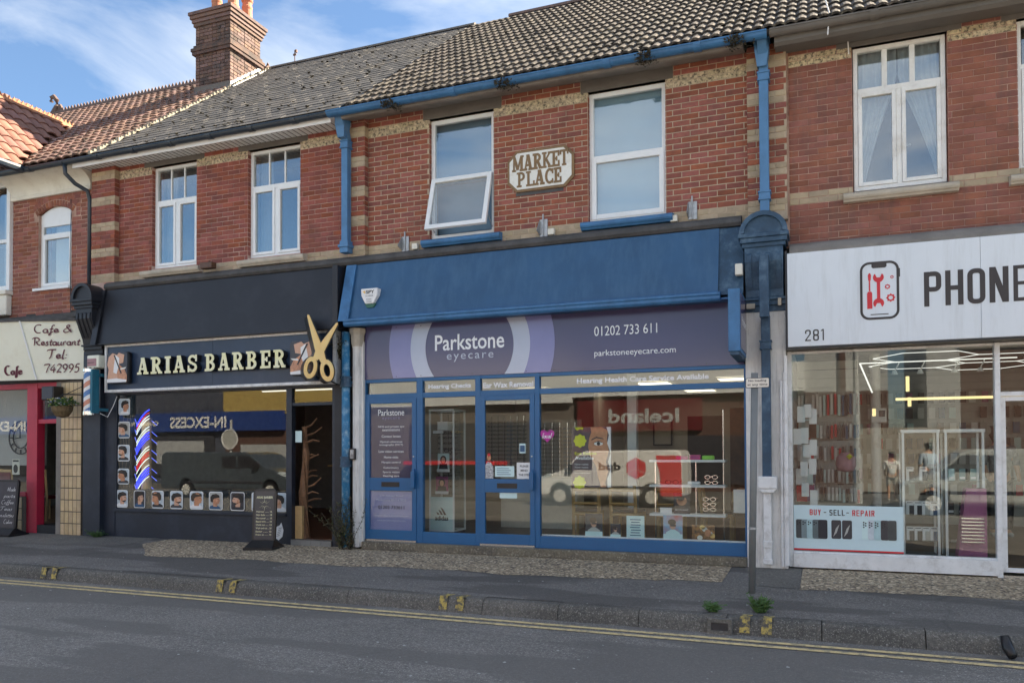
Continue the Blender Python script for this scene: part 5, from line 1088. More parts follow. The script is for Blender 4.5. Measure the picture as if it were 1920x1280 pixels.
def mini(x0, x1, z0, z1, label, kind, y=.045):
    t = card('small_poster', x0, x1, z0, z1, y, {'w': M['cyanp'], 'g': M['dark'], 's': pmat('sky_print', (.45, .12, .10), .4, col2=(.15, .45, .65), scale=4), 'p': pmat('leopard_print', (.45, .2, .06), .4, col2=(.06, .04, .03), scale=24)}[kind], label)
    w_, h_ = x1-x0, z1-z0; xm_ = (x0+x1)/2
    if kind in 'gs':
        flat([(x0+.1*w_, z0+.02), (x1-.1*w_, z0+.02), (x1-.15*w_, z0+.3*h_), (xm_+.1*w_, z0+.42*h_), (xm_-.1*w_, z0+.42*h_), (x0+.15*w_, z0+.3*h_)], y-.001, M['ingrey'] if kind == 'g' else M['cyanp'], 'printed_jacket', t)
        flat(ell(xm_, z0+.6*h_, .17*w_, .18*h_), y-.0032, M['skin2'], 'printed_face', t); flat(ell(xm_-.01, z0+.72*h_, .21*w_, .12*h_), y-.0055, M['hair2'], 'printed_hair', t); flat([(xm_-.15*w_, z0+.62*h_), (xm_+.17*w_, z0+.62*h_), (xm_+.15*w_, z0+.55*h_), (xm_-.12*w_, z0+.55*h_)], y-.0056, M['ink'], 'printed_glasses', t)
        bx('caption_strip', M['cyanp'], t, x0, x1, y-.004, y-.001, z0, z0+.24*h_)
    if kind == 'w':
        mb = MB()
        for i in range(7): mb.box(x0+.2*w_+.03*w_*(i % 3), x1-.2*w_-.06*w_*(i % 2), y-.0015, y, z0+.12*h_+i*.115*h_, z0+.12*h_+i*.115*h_+.012)
        mb.build('print', M['bluep'], t)
    if kind == 'p':
        for i in range(6): flat(ell(x0+w_*(.35+.11*i), z0+h_*(.2+.13*((i*5) % 6)), .035, .03), y-.001, M['gold'] if i % 2 else M['cream'], 'printed_disc', t)
        flat(ell(x0+w_*.7, z0+h_*.5, .04, .045), y-.004, M['skin3'], 'printed_face', t)
    return t
mini(-3.03, -2.79, .285, .60, 'poster of a man in dark suit and sunglasses, leftmost along the eyecare window sill', 'g'); mini(-2.68, -2.54, .285, .475, 'small grey portrait of a man in glasses on the eyecare window sill', 'g'); mini(-2.46, -2.22, .285, .585, 'pale blue printed notice sheet standing on the eyecare window sill', 'w'); mini(-1.97, -1.72, .285, .605, 'red and blue poster of a curly haired person in sunglasses on the window sill', 's'); mini(-1.60, -1.31, .285, .49, 'leopard and orange patterned card standing on the eyecare window sill', 'p')
# interior
room(EB, -6.45, -.85, 6.2, M['inw'], M['floorw'], M['inc'], zc=2.62)
for (x, y) in ((-2.7, 3.2), (-3.6, 4.1), (-1.3, 2.9), (-5.0, 3.7), (-2.2, 5.2)): 
    t = thing('ceiling_light', (x, y, 2.6), {0: 'lit square ceiling panel', 1: 'lit ceiling panel'}[0]+' inside the eyecare shop', 'light', 'lit ceiling panels in the eyecare shop'); bx('diffuser', M['lamp'], t, x-.28, x+.28, y-.28, y+.28, 2.60, 2.612); mb = MB(); frame(mb, x-.3, x+.3, y-.3, y+.3, .02, 0, .02); mb.v = [(a, c_, 2.595+b_*.9) for a, b_, c_ in mb.v]; mb.build('frame', M['upvc'], t)
bx('interior_column', M['upvc'], EB, -2.80, -2.66, 1.6, 1.74, .12, 2.62); bx('reception_desk', M['cream'], EB, -5.3, -3.9, 2.6, 3.0, .12, 1.0); bx('partition', M['inw'], EB, -4.05, -3.95, 4.2, 6.2, .12, 2.62); bx('doorway', M['indark'], EB, -2.6, -1.9, 6.17, 6.195, .12, 2.15); bx('display_wall', M['woodd'], EB, -1.75, -.95, 6.15, 6.19, .12, 2.3)
# spectacle racks: rods with frames hung on them
def rack(x0, x1, y, z0, z1, n, label, rows=13):
    t = thing('spectacle_rack', ((x0+x1)/2, y, z0), label, 'display rack'); bx('back_panel', M['inw'], t, x0-.04, x1+.04, y+.02, y+.04, z0-.05, z1+.05)
    for i in range(n):
        x = x0+(x1-x0)*(i+.5)/n; mb = MB(); mb.tube([(x, y, z0), (x, y, z1)], .012, 6); mb.build('rod', M['chrome'], t); g_ = MB()
        for k in range(rows):
            z = z0+.04+(z1-z0-.08)*k/rows; w_ = .055
            for sx in (-1, 1):
                q = ell(x+sx*.032, z, .026, .018, 8); qi = ell(x+sx*.032, z, .019, .012, 8)
                for a in range(8): g_.prism([q[a], q[(a+1) % 8], qi[(a+1) % 8], qi[a]], y-.05, y-.045, 'y')
            g_.box(x-.062, x-.058, y-.05, y+.01, z+.004, z+.010); g_.box(x+.058, x+.062, y-.05, y+.01, z+.004, z+.010)
        g_.build('spectacles', [M['ink'], M['hair2'], M['woodd'], M['bluep']][i % 4], t)['kind'] = 'stuff'
rack(-5.7, -4.95, 3.0, 1.05, 2.08, 6, 'wall rack of spectacles seen through the glass door of the eyecare shop'); rack(-4.7, -4.0, 3.05, .95, 1.95, 5, 'wall rack of spectacles seen behind the magenta heart sticker'); rack(-6.3, -5.95, 2.2, .8, 2.1, 3, 'narrow rack of spectacles behind the tall glass display cabinet')
# tall glass cabinet
cab = thing('display_cabinet', (-5.35, .8, .12), 'tall white framed glass display cabinet with a white branded panel behind the narrow window', 'cabinet')
x0, x1, ya, yb = -5.70, -5.27, .62, 1.05; mb = MB()
for x in (x0, x1-.025):
    for y in (ya, yb-.025): mb.box(x, x+.025, y, y+.025, .22, 2.10)
for z in (.22, 2.075):
    mb.box(x0+.025, x1-.025, ya, ya+.025, z, z+.025); mb.box(x0+.025, x1-.025, yb-.025, yb, z, z+.025); mb.box(x0, x0+.025, ya+.025, yb-.025, z, z+.025); mb.box(x1-.025, x1, ya+.025, yb-.025, z, z+.025)
mb.build('cabinet_frame', M['upvc'], cab); bx('lower_panel', M['cyanp'], cab, x0+.025, x1-.025, ya+.005, ya+.02, .245, .75)
for i in range(3):
    a = -5.555+i*.055; flat([(a, .47), (a+.045, .47), (a+.045-.05*(.6+.25*i), .47+.04+.035*i), (a-.05*(.6+.25*i), .47+.052+.035*i)] if False else [(a+.0, .475), (a+.042, .475), (a+.042-.02*(i+1), .50+.034*i), (a-.02*(i+1)+.0, .522+.034*i)], ya+.004, M['ink'], 'emblem_bar', cab)
text('adidas', -5.60, -5.37, .39, .46, FRONT(ya+.0035), M['ink'], cab, bold=.03)
for i, z in enumerate((.78, 1.12, 1.42, 1.72)):
    bx('shelf', M['iglass'], cab, x0+.025, x1-.025, ya+.025, yb-.025, z, z+.008)
bx('cabinet_glass', M['iglass'], cab, x1-.012, x1-.006, ya+.03, yb-.03, .25, 2.07)
mb = MB()
for x in (x0+.02, x1-.02):
    for y in (ya+.03, yb-.03): mb.lathe([(0, -.035), (.035, -.035), (.035, .0), (.01, .02), (.01, .065)], (x, y, .158), 10)
mb.build('castor', M['blackpl'], cab)
def box_item(name, mat, x0, x1, y0, y1, z0, z1, label, cat, bev=.003, group=None):
    t = thing(name, ((x0+x1)/2, (y0+y1)/2, z0), label, cat, group); bx('body', mat, t, x0, x1, y0, y1, z0, z1, bevel=bev); return t
t = box_item('box', M['white'], -5.62, -5.44, .75, .9, 1.78, 1.90, 'white carton on the top shelf of the tall glass cabinet', 'box'); bx('lid', M['paper'], t, -5.625, -5.435, .745, .905, 1.90, 1.915)
bx('lower_card', M['paper'], t, -5.67, -5.50, .70, .72, 1.728, 1.77)
def photo_card(x0, x1, z0, z1, y, label, hair=True, base='cyanp', hcol='hair2'):
    t = card('photo_card', x0, x1, z0, z1, y, M[base], label, 'card'); xm_ = (x0+x1)/2; h_ = z1-z0; w_ = x1-x0
    flat([(x0+.1*w_, z0+.15*h_), (x1-.1*w_, z0+.15*h_), (x1-.2*w_, z0+.45*h_), (x0+.2*w_, z0+.45*h_)], y-.001, M['dark'], 'printed_top', t); flat(ell(xm_, z0+.66*h_, .26*w_, .22*h_), y-.0032, M[hcol], 'printed_hair', t); flat(ell(xm_, z0+.62*h_, .16*w_, .17*h_), y-.0055, M['skin2'], 'printed_face', t); bx('caption_strip', M['paper'], t, x0-.01, x1+.01, y-.008, y-.005, z0, z0+.16*h_); return t
photo_card(-5.60, -5.40, 1.13, 1.42, .72, 'photo card of a long haired woman on the middle shelf of the glass cabinet'); photo_card(-5.63, -5.42, .79, 1.06, .72, 'photo card of a person in sunglasses on the lowest shelf of the glass cabinet', base='hotpink', hcol='ink')
def specs(x, y, z, mat, label, s=1.0):
    t = thing('spectacles', (x, y, z), label, 'spectacles'); mb = MB()
    for sx in (-1, 1):
        q = ell(x+sx*.035*s, z+.02*s, .028*s, .02*s, 12); qi = ell(x+sx*.035*s, z+.02*s, .022*s, .014*s, 12)
        for a in range(12): mb.prism([q[a], q[(a+1) % 12], qi[(a+1) % 12], qi[a]], y-.003, y+.003, 'y')
    mb.box(x-.009*s, x+.009*s, y-.002, y+.002, z+.022*s, z+.028*s); mb.build('frame_front', mat, t); mb = MB()
    for sx in (-1, 1): mb.box(x+sx*.063*s-.002, x+sx*.063*s+.002, y, y+.13*s, z+.022*s, z+.028*s)
    mb.build('temple', mat, t); return t
specs(-5.42, .78, 1.432, M['ink'], 'dark spectacles on the glass cabinet shelf above the pink card', 1.6); specs(-5.33, .8, 1.73, M['gold'], 'gold spectacles on the upper cabinet shelf'); 
# white shelf unit
sh = thing('shelf_unit', (-1.73, .6, .12), 'three white window shelves on slim posts showing spectacles cases', 'shelf')
for i, z in enumerate((1.29, .95, .555)): bx('shelf', M['upvc'], sh, -2.24, -1.22, .48, .74, z, z+.032, bevel=.003)
mb = MB(); mb.tube([(-1.27, .72, .12), (-1.27, .72, 2.0)], .012, 6); mb.tube([(-1.64, .72, .12), (-1.64, .72, 1.3)], .012, 6); mb.tube([(-2.2, .72, .12), (-2.2, .72, 1.3)], .012, 6); mb.build('post', M['chrome'], sh)
box_item('case', M['pink'], -1.88, -1.72, .52, .6, 1.323, 1.375, 'pink spectacle case on the top white shelf', 'case', .012); t = box_item('sign_card', M['pink'], -1.70, -1.55, .52, .55, 1.323, 1.39, 'pink card reading SMILE on the top white shelf', 'card'); text('SMILE', -1.68, -1.57, 1.345, 1.37, FRONT(.519), M['magenta'], t, bold=.02)
box_item('case', M['green'], -1.53, -1.37, .52, .6, 1.323, 1.38, 'lime green spectacle case on the top white shelf', 'case', .014); box_item('case', M['white'], -1.73, -1.56, .53, .6, .983, 1.03, 'white rounded case on the middle white shelf', 'case', .018)
specs(-1.95, .6, .985, M['ink'], 'black sunglasses on the middle white shelf', 1.5); specs(-1.42, .6, .985, M['chrome'], 'silver spectacles on a stand on the middle shelf', 1.4); specs(-1.42, .6, 1.06, M['chrome'], 'silver spectacles high on the stand of the middle shelf', 1.4)
t = card('photo_card', -1.92, -1.70, .59, .87, .55, M['dark'], 'dark photo card marked SPOTLIGHT on the lowest white shelf', 'card'); flat(ell(-1.81, .76, .07, .06), .549, M['skin'], 'printed_face', t); flat(ell(-1.82, .80, .05, .035), .5465, M['hair'], 'printed_hair', t); text('SPOTLIGHT', -1.90, -1.72, .63, .65, FRONT(.5475), M['paper'], t); box_item('card', M['paper'], -2.10, -1.94, .52, .53, .588, .67, 'small white card on the left of the lowest white shelf', 'card')
for k, (x, z) in enumerate(((-1.45, .62), (-1.45, .69), (-1.45, .76))): specs(x, .62, z, M['chrome'], ('lowest', 'middle', 'topmost')[k]+' silver spectacles on the stand of the lowest white shelf', 1.4)
fr_p = thing('wall_picture', (-1.7, 6.1, 1.5), 'thin black picture frame on the rear wall of the eyecare shop', 'picture'); mb = MB(); frame(mb, -3.3, -2.9, 1.55, 2.1, .03, 6.1, 6.14); mb.build('moulding', M['ink'], fr_p); bx('picture', M['inw'], fr_p, -3.27, -2.93, 6.12, 6.13, 1.58, 2.07)
def chair(x, y, rz, label, grp):
    t = thing('wooden_chair', (x, y, .12), label, 'chair', grp)
    def P(a, b, c_): return (x+a*math.cos(rz)-b*math.sin(rz), y+a*math.sin(rz)+b*math.cos(rz), .12+c_)
    def bar(mb, a, b, s=.02): mb.tube([a, b], s, 4)
    for sx in (-1, 1):
        mb = MB(); mb.tube([P(sx*.19, -.2, 0), P(sx*.19, -.2, .42), P(sx*.19, -.25, .82)], .026, 4); mb.build('leg', M['wood'], t); mb = MB(); mb.tube([P(sx*.19, .2, 0), P(sx*.19, .2, .42)], .024, 4); mb.build('leg', M['wood'], t)
    mb = MB(); mb.tube([P(-.19, -.245, .76), P(.19, -.245, .76)], .03, 4); mb.tube([P(-.19, -.22, .55), P(.19, -.22, .55)], .022, 4); mb.build('backrest', M['wood'], t)
    mb = MB()
    for a, b in (((-.19, -.2), (.19, -.2)), ((-.19, .2), (.19, .2)), ((-.19, -.2), (-.19, .2)), ((.19, -.2), (.19, .2))): mb.tube([P(*a, .39), P(*b, .39)], .022, 4)
    mb.build('seat_rail', M['wood'], t)
    mb = MB(); c4 = [P(-.2, -.2, .43), P(.2, -.2, .43), P(.2, .22, .43), P(-.2, .22, .43)]; mb.add(c4+[(p[0], p[1], p[2]+.035) for p in c4], [(0,1,2,3),(4,5,6,7),(0,1,5,4),(1,2,6,5),(2,3,7,6),(3,0,4,7)]); mb.build('seat', M['blackpl'], t); return t
chair(-3.33, 1.25, R(8), 'pale wooden chair with dark seat, leftmost in the eyecare window', 'wooden chairs in the eyecare window'); chair(-2.72, 1.25, R(-6), 'pale wooden chair with dark seat right of the Eye Exams poster', 'wooden chairs in the eyecare window'); chair(-2.08, 1.25, R(5), 'pale wooden chair behind the red and blue poster', 'wooden chairs in the eyecare window'); chair(-1.42, 1.35, R(-90), 'pale wooden chair seen side-on behind the white shelves', 'wooden chairs in the eyecare window')
box_item('table', M['wood'], -1.25, -.95, 1.6, 2.4, .7, .85, 'wooden table edge at the right end of the eyecare window', 'table'); card('notice', -1.12, -.96, .62, .93, .5, M['paper'], 'white brochure holder at the right edge of the eyecare window')
# small fixtures on the facade
def bracket(x, z0, z1, label):
    t = thing('sign_bracket', (x, -.05, z0), label, 'bracket', 'galvanised brackets above the blue fascia'); mb = MB(); mb.box(x-.05, x+.06, -.022, -.004, z0, z1-.02); mb.prism([(-.02, z1-.02), (-.02, z0+.02), (-.16, z0+.06)], x-.055, x-.045, 'x'); mb.tube([(x, -.03, z0), (x, -.03, z1+.05)], .012, 6); mb.build('plate', M['metal'], t)
    b = MB(); [b.lathe([(0, .006), (.01, .006), (.01, -.004)], (x, -.028, z), 6) for z in (z0+.03, z1-.06)]; b.build('bolt', M['chrome'], t)
bracket(-5.76, 4.42, 4.66, 'galvanised bracket left of the open upper window sill'); bracket(-3.59, 4.42, 4.68, 'galvanised bracket below the white plaque'); bracket(-1.55, 4.44, 4.69, 'galvanised bracket right of the closed upper window')
for x, z, lb in ((-5.57, 4.42, 'pale junction box beside the left bracket'), (-3.46, 4.42, 'pale green junction box beside the middle bracket'), (-1.78, 4.42, 'pale junction box beside the right bracket')): box_item('junction_box', M['cream'], x-.045, x+.045, -.09, -.02, z, z+.085, lb, 'box', .008)
box_item('junction_box', M['cream'], -.99, -.90, -.36, -.26, 3.60, 3.74, 'square cream box beside the blue console bracket', 'box', .012)
# MARKET PLACE plaque
PLQ = thing('wall_plaque', (-3.63, -.03, 5.1), 'white plaque with brown border reading MARKET PLACE on the brick wall', 'sign')
def octo(x0, x1, z0, z1, c_): return [(x0+c_, z0), (x1-c_, z0), (x1, z0+c_), (x1, z1-c_), (x1-c_, z1), (x0+c_, z1), (x0, z1-c_), (x0, z0+c_)]
MB().prism(octo(-4.12, -3.14, 5.08, 5.66, .13), -.025, .004, 'y').build('border', M['brown'], PLQ, bevel=.004); MB().prism(octo(-4.085, -3.175, 5.115, 5.625, .115), -.032, -.02, 'y').build('panel', M['plaq'], PLQ)
def word(s, x0, x1, z0, z1, y, mat, parent, gap=.12, widths=None):
    n = len(s); tw = sum((widths or {}).get(ch, 1.) for ch in s)+gap*(n-1); u = (x1-x0)/tw; x = x0
    for ch in s:
        w_ = (widths or {}).get(ch, 1.)*u; slab_letter(ch, x, x+w_, z0, z1, y-.004, y, mat, 'letter', parent, grow=.006); x += w_+gap*u
word('MARKET', -4.04, -3.22, 5.375, 5.585, -.033, M['brown'], PLQ, .06, {'M': 1.25, 'E': .85, 'T': .9}); word('PLACE', -3.97, -3.32, 5.15, 5.35, -.033, M['brown'], PLQ, .08, {'E': .85, 'A': 1.1})
bx('plaque_strip', M['lead'], PLQ, -4.0, -3.3, -.006, .002, 5.03, 5.075)  # thin dark strip on the wall directly below the plaque
# entry phone, door entry of the flat
EN = thing('entry_phone', (-6.58, -.2, 1.32), 'small silver door entry keypad on the white column', 'intercom'); bx('case', M['blackpl'], EN, -6.60, -6.50, -.215, -.18, 1.33, 1.50, bevel=.006); bx('plate', M['metal'], EN, -6.585, -6.525, -.22, -.214, 1.35, 1.48); mb = MB(); [mb.box(-6.575+.018*i, -6.563+.018*i, -.224, -.22, 1.40-.02*j, 1.41-.02*j) for i in range(3) for j in range(3)]; mb.build('button', M['ink'], EN)

# ================================================================ BARBER SHOP FRONT
K_ = M['navy']; BKm = M['black']
slope_panel(-11.60, -6.76, BKm, 'black_fascia_panel', y0=-.12, y1=-.30, z0=3.31, z1=4.26, parent=BB); bx('fascia_backing', M['indark'], BB, -12.0, -6.72, -.02, .28, 2.47, 4.3)
slope_panel(-11.68, -11.56, BKm, 'end_panel', y0=-.16, y1=-.36, z0=3.29, z1=4.26, parent=BB); bx('end_panel', BKm, BB, -6.83, -6.74, -.32, -.02, 3.28, 4.24, bevel=.004); bx('soffit_board', BKm, BB, -11.6, -6.76, -.32, -.02, 3.29, 3.31)
bp = bx('dark_pilaster', K_, BB, -12.10, -11.70, -.12, .1, 0, 3.22, bevel=.004); bx('dark_reveal', K_, BB, -11.70, -11.45, -.03, .1, 0, 3.22); bx('right_pilaster', BKm, BB, -6.96, -6.79, -.06, .1, 0, 3.30, bevel=.004)
AS = thing('shop_sign', (-9.2, -.2, 2.9), 'dark blue sign with raised cream letters ARIAS BARBER in a white frame', 'sign')
M['signnavy'] = pmat('sign_navy_sheet', (.022, .042, .082), .3, var=.3, scale=1, dirt=(.05, .06, .085), dirt_amt=.4, dirt_scale=2)
bx('sign_panel', M['signnavy'], AS, -11.46, -9.19, -.19, -.03, 2.52, 3.26); bx('sign_panel', M['signnavy'], AS, -9.185, -6.89, -.19, -.03, 2.52, 3.26)
mb = MB(); frame(mb, -11.50, -6.85, 2.48, 3.30, .045, -.215, -.02); mb.build('sign_frame', pmat('grey_white_frame', (.66, .68, .68), .5, var=.2, scale=8, dirt=(.2, .2, .2), dirt_amt=.5, dirt_scale=12), AS, bevel=.003)
def aletters(s, x0, x1, gap=.30, wd=None):
    n = len(s); tw = sum(wd.get(c_, 1) for c_ in s)+gap*(n-1); u = (x1-x0)/tw; x = x0
    for ch in s:
        w_ = wd.get(ch, 1)*u; slab_letter(ch, x, x+w_, 2.755, 3.02, -.30, -.20, M['blackpl'], 'letter', AS, face=M['glet'], grow=.007); x += w_+gap*u
M['glet'] = pmat('cream_gold_letter', (.80, .62, .32), .35, col2=(.82, .72, .48), scale=6)
aletters('ARIAS', -10.66, -9.40, .26, {'I': .55, 'S': .85}); aletters('BARBER', -9.24, -7.69, .28, {'E': .9})
def photo_box(x0, x1, z0, z1, y, name, label, flip=1):
    t = thing('picture_box', ((x0+x1)/2, y, z0), label, 'picture'); bx('case', M['blackpl'], t, x0, x1, y, -.20, z0, z1, bevel=.03); MB().prism(rrect(x0+.008, x1-.008, z0+.008, z1-.008, .05), y-.004, y-.001, 'y').build('photo_ground', M['dark'], t)
    w_, h_ = x1-x0, z1-z0; X = lambda a: (x0+a*w_) if flip > 0 else (x1-a*w_); Zz = lambda b: z0+b*h_
    def fl(pts, d, m_, nm): flat([(X(a), Zz(b)) for a, b in pts], y-d, M[m_], nm, t)
    fl([(.05,.04),(.45,.04),(.62,.12),(.6,.3),(.55,.5),(.5,.62),(.55,.75),(.5,.9),(.3,.97),(.12,.85),(.05,.6),(.12,.45),(.08,.25)], .0045, 'skin2', 'printed_neck'); fl([(.5,.04),(.97,.04),(.97,.25),(.85,.45),(.6,.6),(.42,.75),(.36,.62),(.5,.4),(.55,.2)], .007, 'skin', 'printed_hand')
    fl([(.55,.6),(.8,.65),(.85,.9),(.6,.97),(.45,.85)], .0071, 'skin2', 'printed_fingers'); fl([(.35,.35),(.5,.3),(.6,.55),(.62,.8),(.45,.9),(.38,.6)], .0095, 'paper', 'printed_foam'); fl([(.36,.9),(.42,.9),(.74,.32),(.70,.30)], .012, 'ink', 'printed_razor'); fl([(.68,.42),(.9,.45),(.95,.5),(.7,.48)], .0121, 'plaq', 'printed_blade'); fl([(.05,.03),(.95,.03),(.97,.10),(.5,.16),(.05,.14)], .0122, 'paper', 'printed_towel'); return t
photo_box(-11.36, -10.88, 2.62, 3.15, -.30, '', 'raised picture of a wet shave at the left end of the barber sign'); photo_box(-7.64, -7.10, 2.62, 3.15, -.26, '', 'raised picture of hands shaving, half hidden behind the giant scissors', -1)
# giant scissors
SCI = thing('scissors_sign', (-6.95, -.5, 2.5), 'giant gold and black open scissors mounted at the right end of the barber sign', 'sign')
def scissor(dx, y0_, y1_, mat, nm, par, g=0.):
    def ring_pts(cx, cz, rx, rz, tl, a0, a1, n=26):
        return [(cx+rx*math.cos(t)*math.cos(tl)-rz*math.sin(t)*math.sin(tl), cz+rx*math.cos(t)*math.sin(tl)+rz*math.sin(t)*math.cos(tl)) for t in [R(a0+(a1-a0)*i/n) for i in range(n+1)]]
    out_ = []
    for sgn, (bx_, bz_), (cx, cz), tl in ((1, (-7.125, 3.475), (-6.795, 2.645), R(14)), (-1, (-6.625, 3.325), (-7.085, 2.70), R(-14))):
        mb = MB(); piv = (-6.925, 2.935)
        P0 = Vector((bx_, bz_)); P1 = Vector(piv); d = (P1-P0).normalized(); n_ = Vector((-d.y, d.x)); w0, w1 = .018+g, .070+g
        P2 = Vector((cx, cz))+(P1-Vector((cx, cz))).normalized()*.15; e2 = (P2-P1).normalized(); n2 = Vector((-e2.y, e2.x))
        pts = [P0+n_*w0, P1+n_*w1, P2+n2*(.045+g), P2-n2*(.045+g), P1-n_*w1, P0-n_*w0, P0-d*.02]
        mb.prism([(p.x+dx, p.y) for p in pts], y0_-(.002 if sgn > 0 else 0), y1_, 'y')
        o_ = ring_pts(cx, cz, .115+g, .165+g, tl, 0, 360, 28)[:-1]; i_ = ring_pts(cx, cz, .055-g*.5, .095-g*.5, tl, 0, 360, 28)[:-1]
        for k in range(28): k2 = (k+1) % 28; mb.prism([(o_[k][0]+dx, o_[k][1]), (o_[k2][0]+dx, o_[k2][1]), (i_[k2][0]+dx, i_[k2][1]), (i_[k][0]+dx, i_[k][1])], y0_-(.001 if sgn > 0 else .0015), y1_, 'y')
        out_.append(mb.build(nm, mat, par))
    return out_
scissor(0, -.51, -.50, M['gold'], 'gold_face', SCI); 
for o_ in scissor(0, -.498, -.34, M['blackpl'], 'black_blade', SCI, .016):
    for v in o_.data.vertices:
        v.co.x -= (v.co.y+.5+.498)*1.0 if False else (v.co.y+WL[SCI.name].y+.498)*1.05
mb = MB(); mb.tube([(-7.02, -.42, 2.56), (-7.05, -.2, 2.50)], .012, 6); mb.tube([(-6.86, -.42, 2.52), (-6.86, -.1, 2.47)], .012, 6); mb.build('stay', M['blackpl'], SCI)
# barber pole, heater box
BPL = thing('barber_pole', (-11.62, -.45, 2.1), 'striped red white and blue barber pole on the dark pilaster', 'barber pole')
xc, yc, r_ = -11.62, -.42, .082
def helix(mat, ph, nm, w_=.16):
    n = 56; turns = 1.0; mb = MB(); vs = []; z0, z1 = 2.16, 2.82
    for i in range(n+1):
        t = i/n
        for s in (0, 1): vs.append((t, s))
    # a stripe climbs as the angle grows
    P = []
    for i in range(n+1):
        a = 2*math.pi*i/n
        for s in (0, 1): P.append((xc+r_*1.002*math.cos(a), yc+r_*1.002*math.sin(a), a/(2*math.pi)*.31+ph+s*w_))
    for rep in range(-1, 4):
        v2 = [(x, y, min(max(z+rep*.31*1.0+z0-.31, z0), z1)) for x, y, z in P]; mb.add(v2, [(2*i, 2*i+2, 2*i+3, 2*i+1) for i in range(n) if not (v2[2*i][2] == v2[2*i+1][2] and v2[2*i+2][2] == v2[2*i+3][2])])
    return mb.build(nm, mat, BPL, smooth=True)
MB().lathe([(r_*.995, 2.16), (r_*.995, 2.82)], (xc, yc, 0), 28).build('white_cylinder', M['white'], BPL, smooth=True)
helix(pmat('pole_blue', (.05, .16, .38), .3), .0, 'blue_stripe', .09); helix(pmat('pole_red', (.55, .22, .15), .3), .155, 'red_stripe', .085)
mb = MB(); mb.lathe([(.0, 2.90), (.07, 2.895), (.095, 2.87), (.095, 2.82), (.085, 2.815), (.0, 2.815)], (xc, yc, 0), 24); mb.lathe([(0, 2.165), (.085, 2.165), (.095, 2.15), (.095, 2.09), (.07, 2.07), (0, 2.065)], (xc, yc, 0), 24); mb.build('chrome_cap', M['chrome'], BPL, smooth=False)
mb = MB(); mb.box(-11.55, -11.50, -.46, -.32, 2.12, 2.86); mb.box(-11.60, -11.52, -.38, -.11, 2.75, 2.80); mb.box(-11.60, -11.52, -.38, -.11, 2.16, 2.21); mb.build('wall_bracket', pmat('teal_bracket', (.01, .13, .19), .4), BPL)
mb = MB(); mb.tube([(-11.50, -.3, 2.12), (-11.44, -.2, 2.06), (-11.40, -.12, 2.25), (-11.38, -.06, 2.42)], .006, 5); mb.build('cable', M['white'], BPL)
HB = thing('alarm_box', (-11.55, -.3, 2.9), 'cream rectangular box with pink front above the barber pole', 'alarm'); bx('case', M['creamsign'], HB, -11.78, -11.51, -.33, -.12, 2.90, 3.12, bevel=.02); bx('label_print', pmat('dull_pink', (.35, .18, .19), .5), HB, -11.76, -11.56, -.336, -.33, 2.93, 3.06); bx('label_line', M['ink'], HB, -11.75, -11.60, -.339, -.336, 2.985, 2.995)
# window
fm = MB(); fm.box(-11.45, -7.86, -.02, .10, 0, .44); fm.box(-11.45, -7.86, -.06, .10, .44, .49); fm.box(-11.45, -7.86, -.03, .05, 2.44, 2.49); fm.box(-7.87, -7.765, -.04, .06, 0.0, 2.49); fm.box(-7.02, -6.96, -.04, .06, 0, 2.49); fm.box(-7.765, -7.02, -.03, .04, 2.17, 2.22); fm.box(-7.765, -7.02, -.03, .04, 2.44, 2.49); fm.box(-11.46, -11.42, -.03, .05, .49, 2.44)
BF = fm.build('shop_front_frame', K_, BB, bevel=.004); bx('shop_pane', M['sglass'], BB, -11.42, -7.87, 0, .006, .49, 2.44); bx('shop_pane', M['sglass'], BB, -7.765, -7.02, 0, .006, 2.22, 2.44)
bx('doorway_step', M['conc'], BB, -7.765, -7.02, -.06, .3, 0, .085); 
for i in range(4): bx('step_tile', pmat('grey_step_tile', (.17, .17, .165), .5, var=.2), BB, -7.76+i*.186, -7.58+i*.186, -.066, -.061, .0, .082)
dr = MB(); dr.box(-7.075, -7.025, .07, .75, .09, 2.16); d_ = dr.build('open_door', K_, BB); d_['label'] = 'dark barber shop door standing open into the shop'
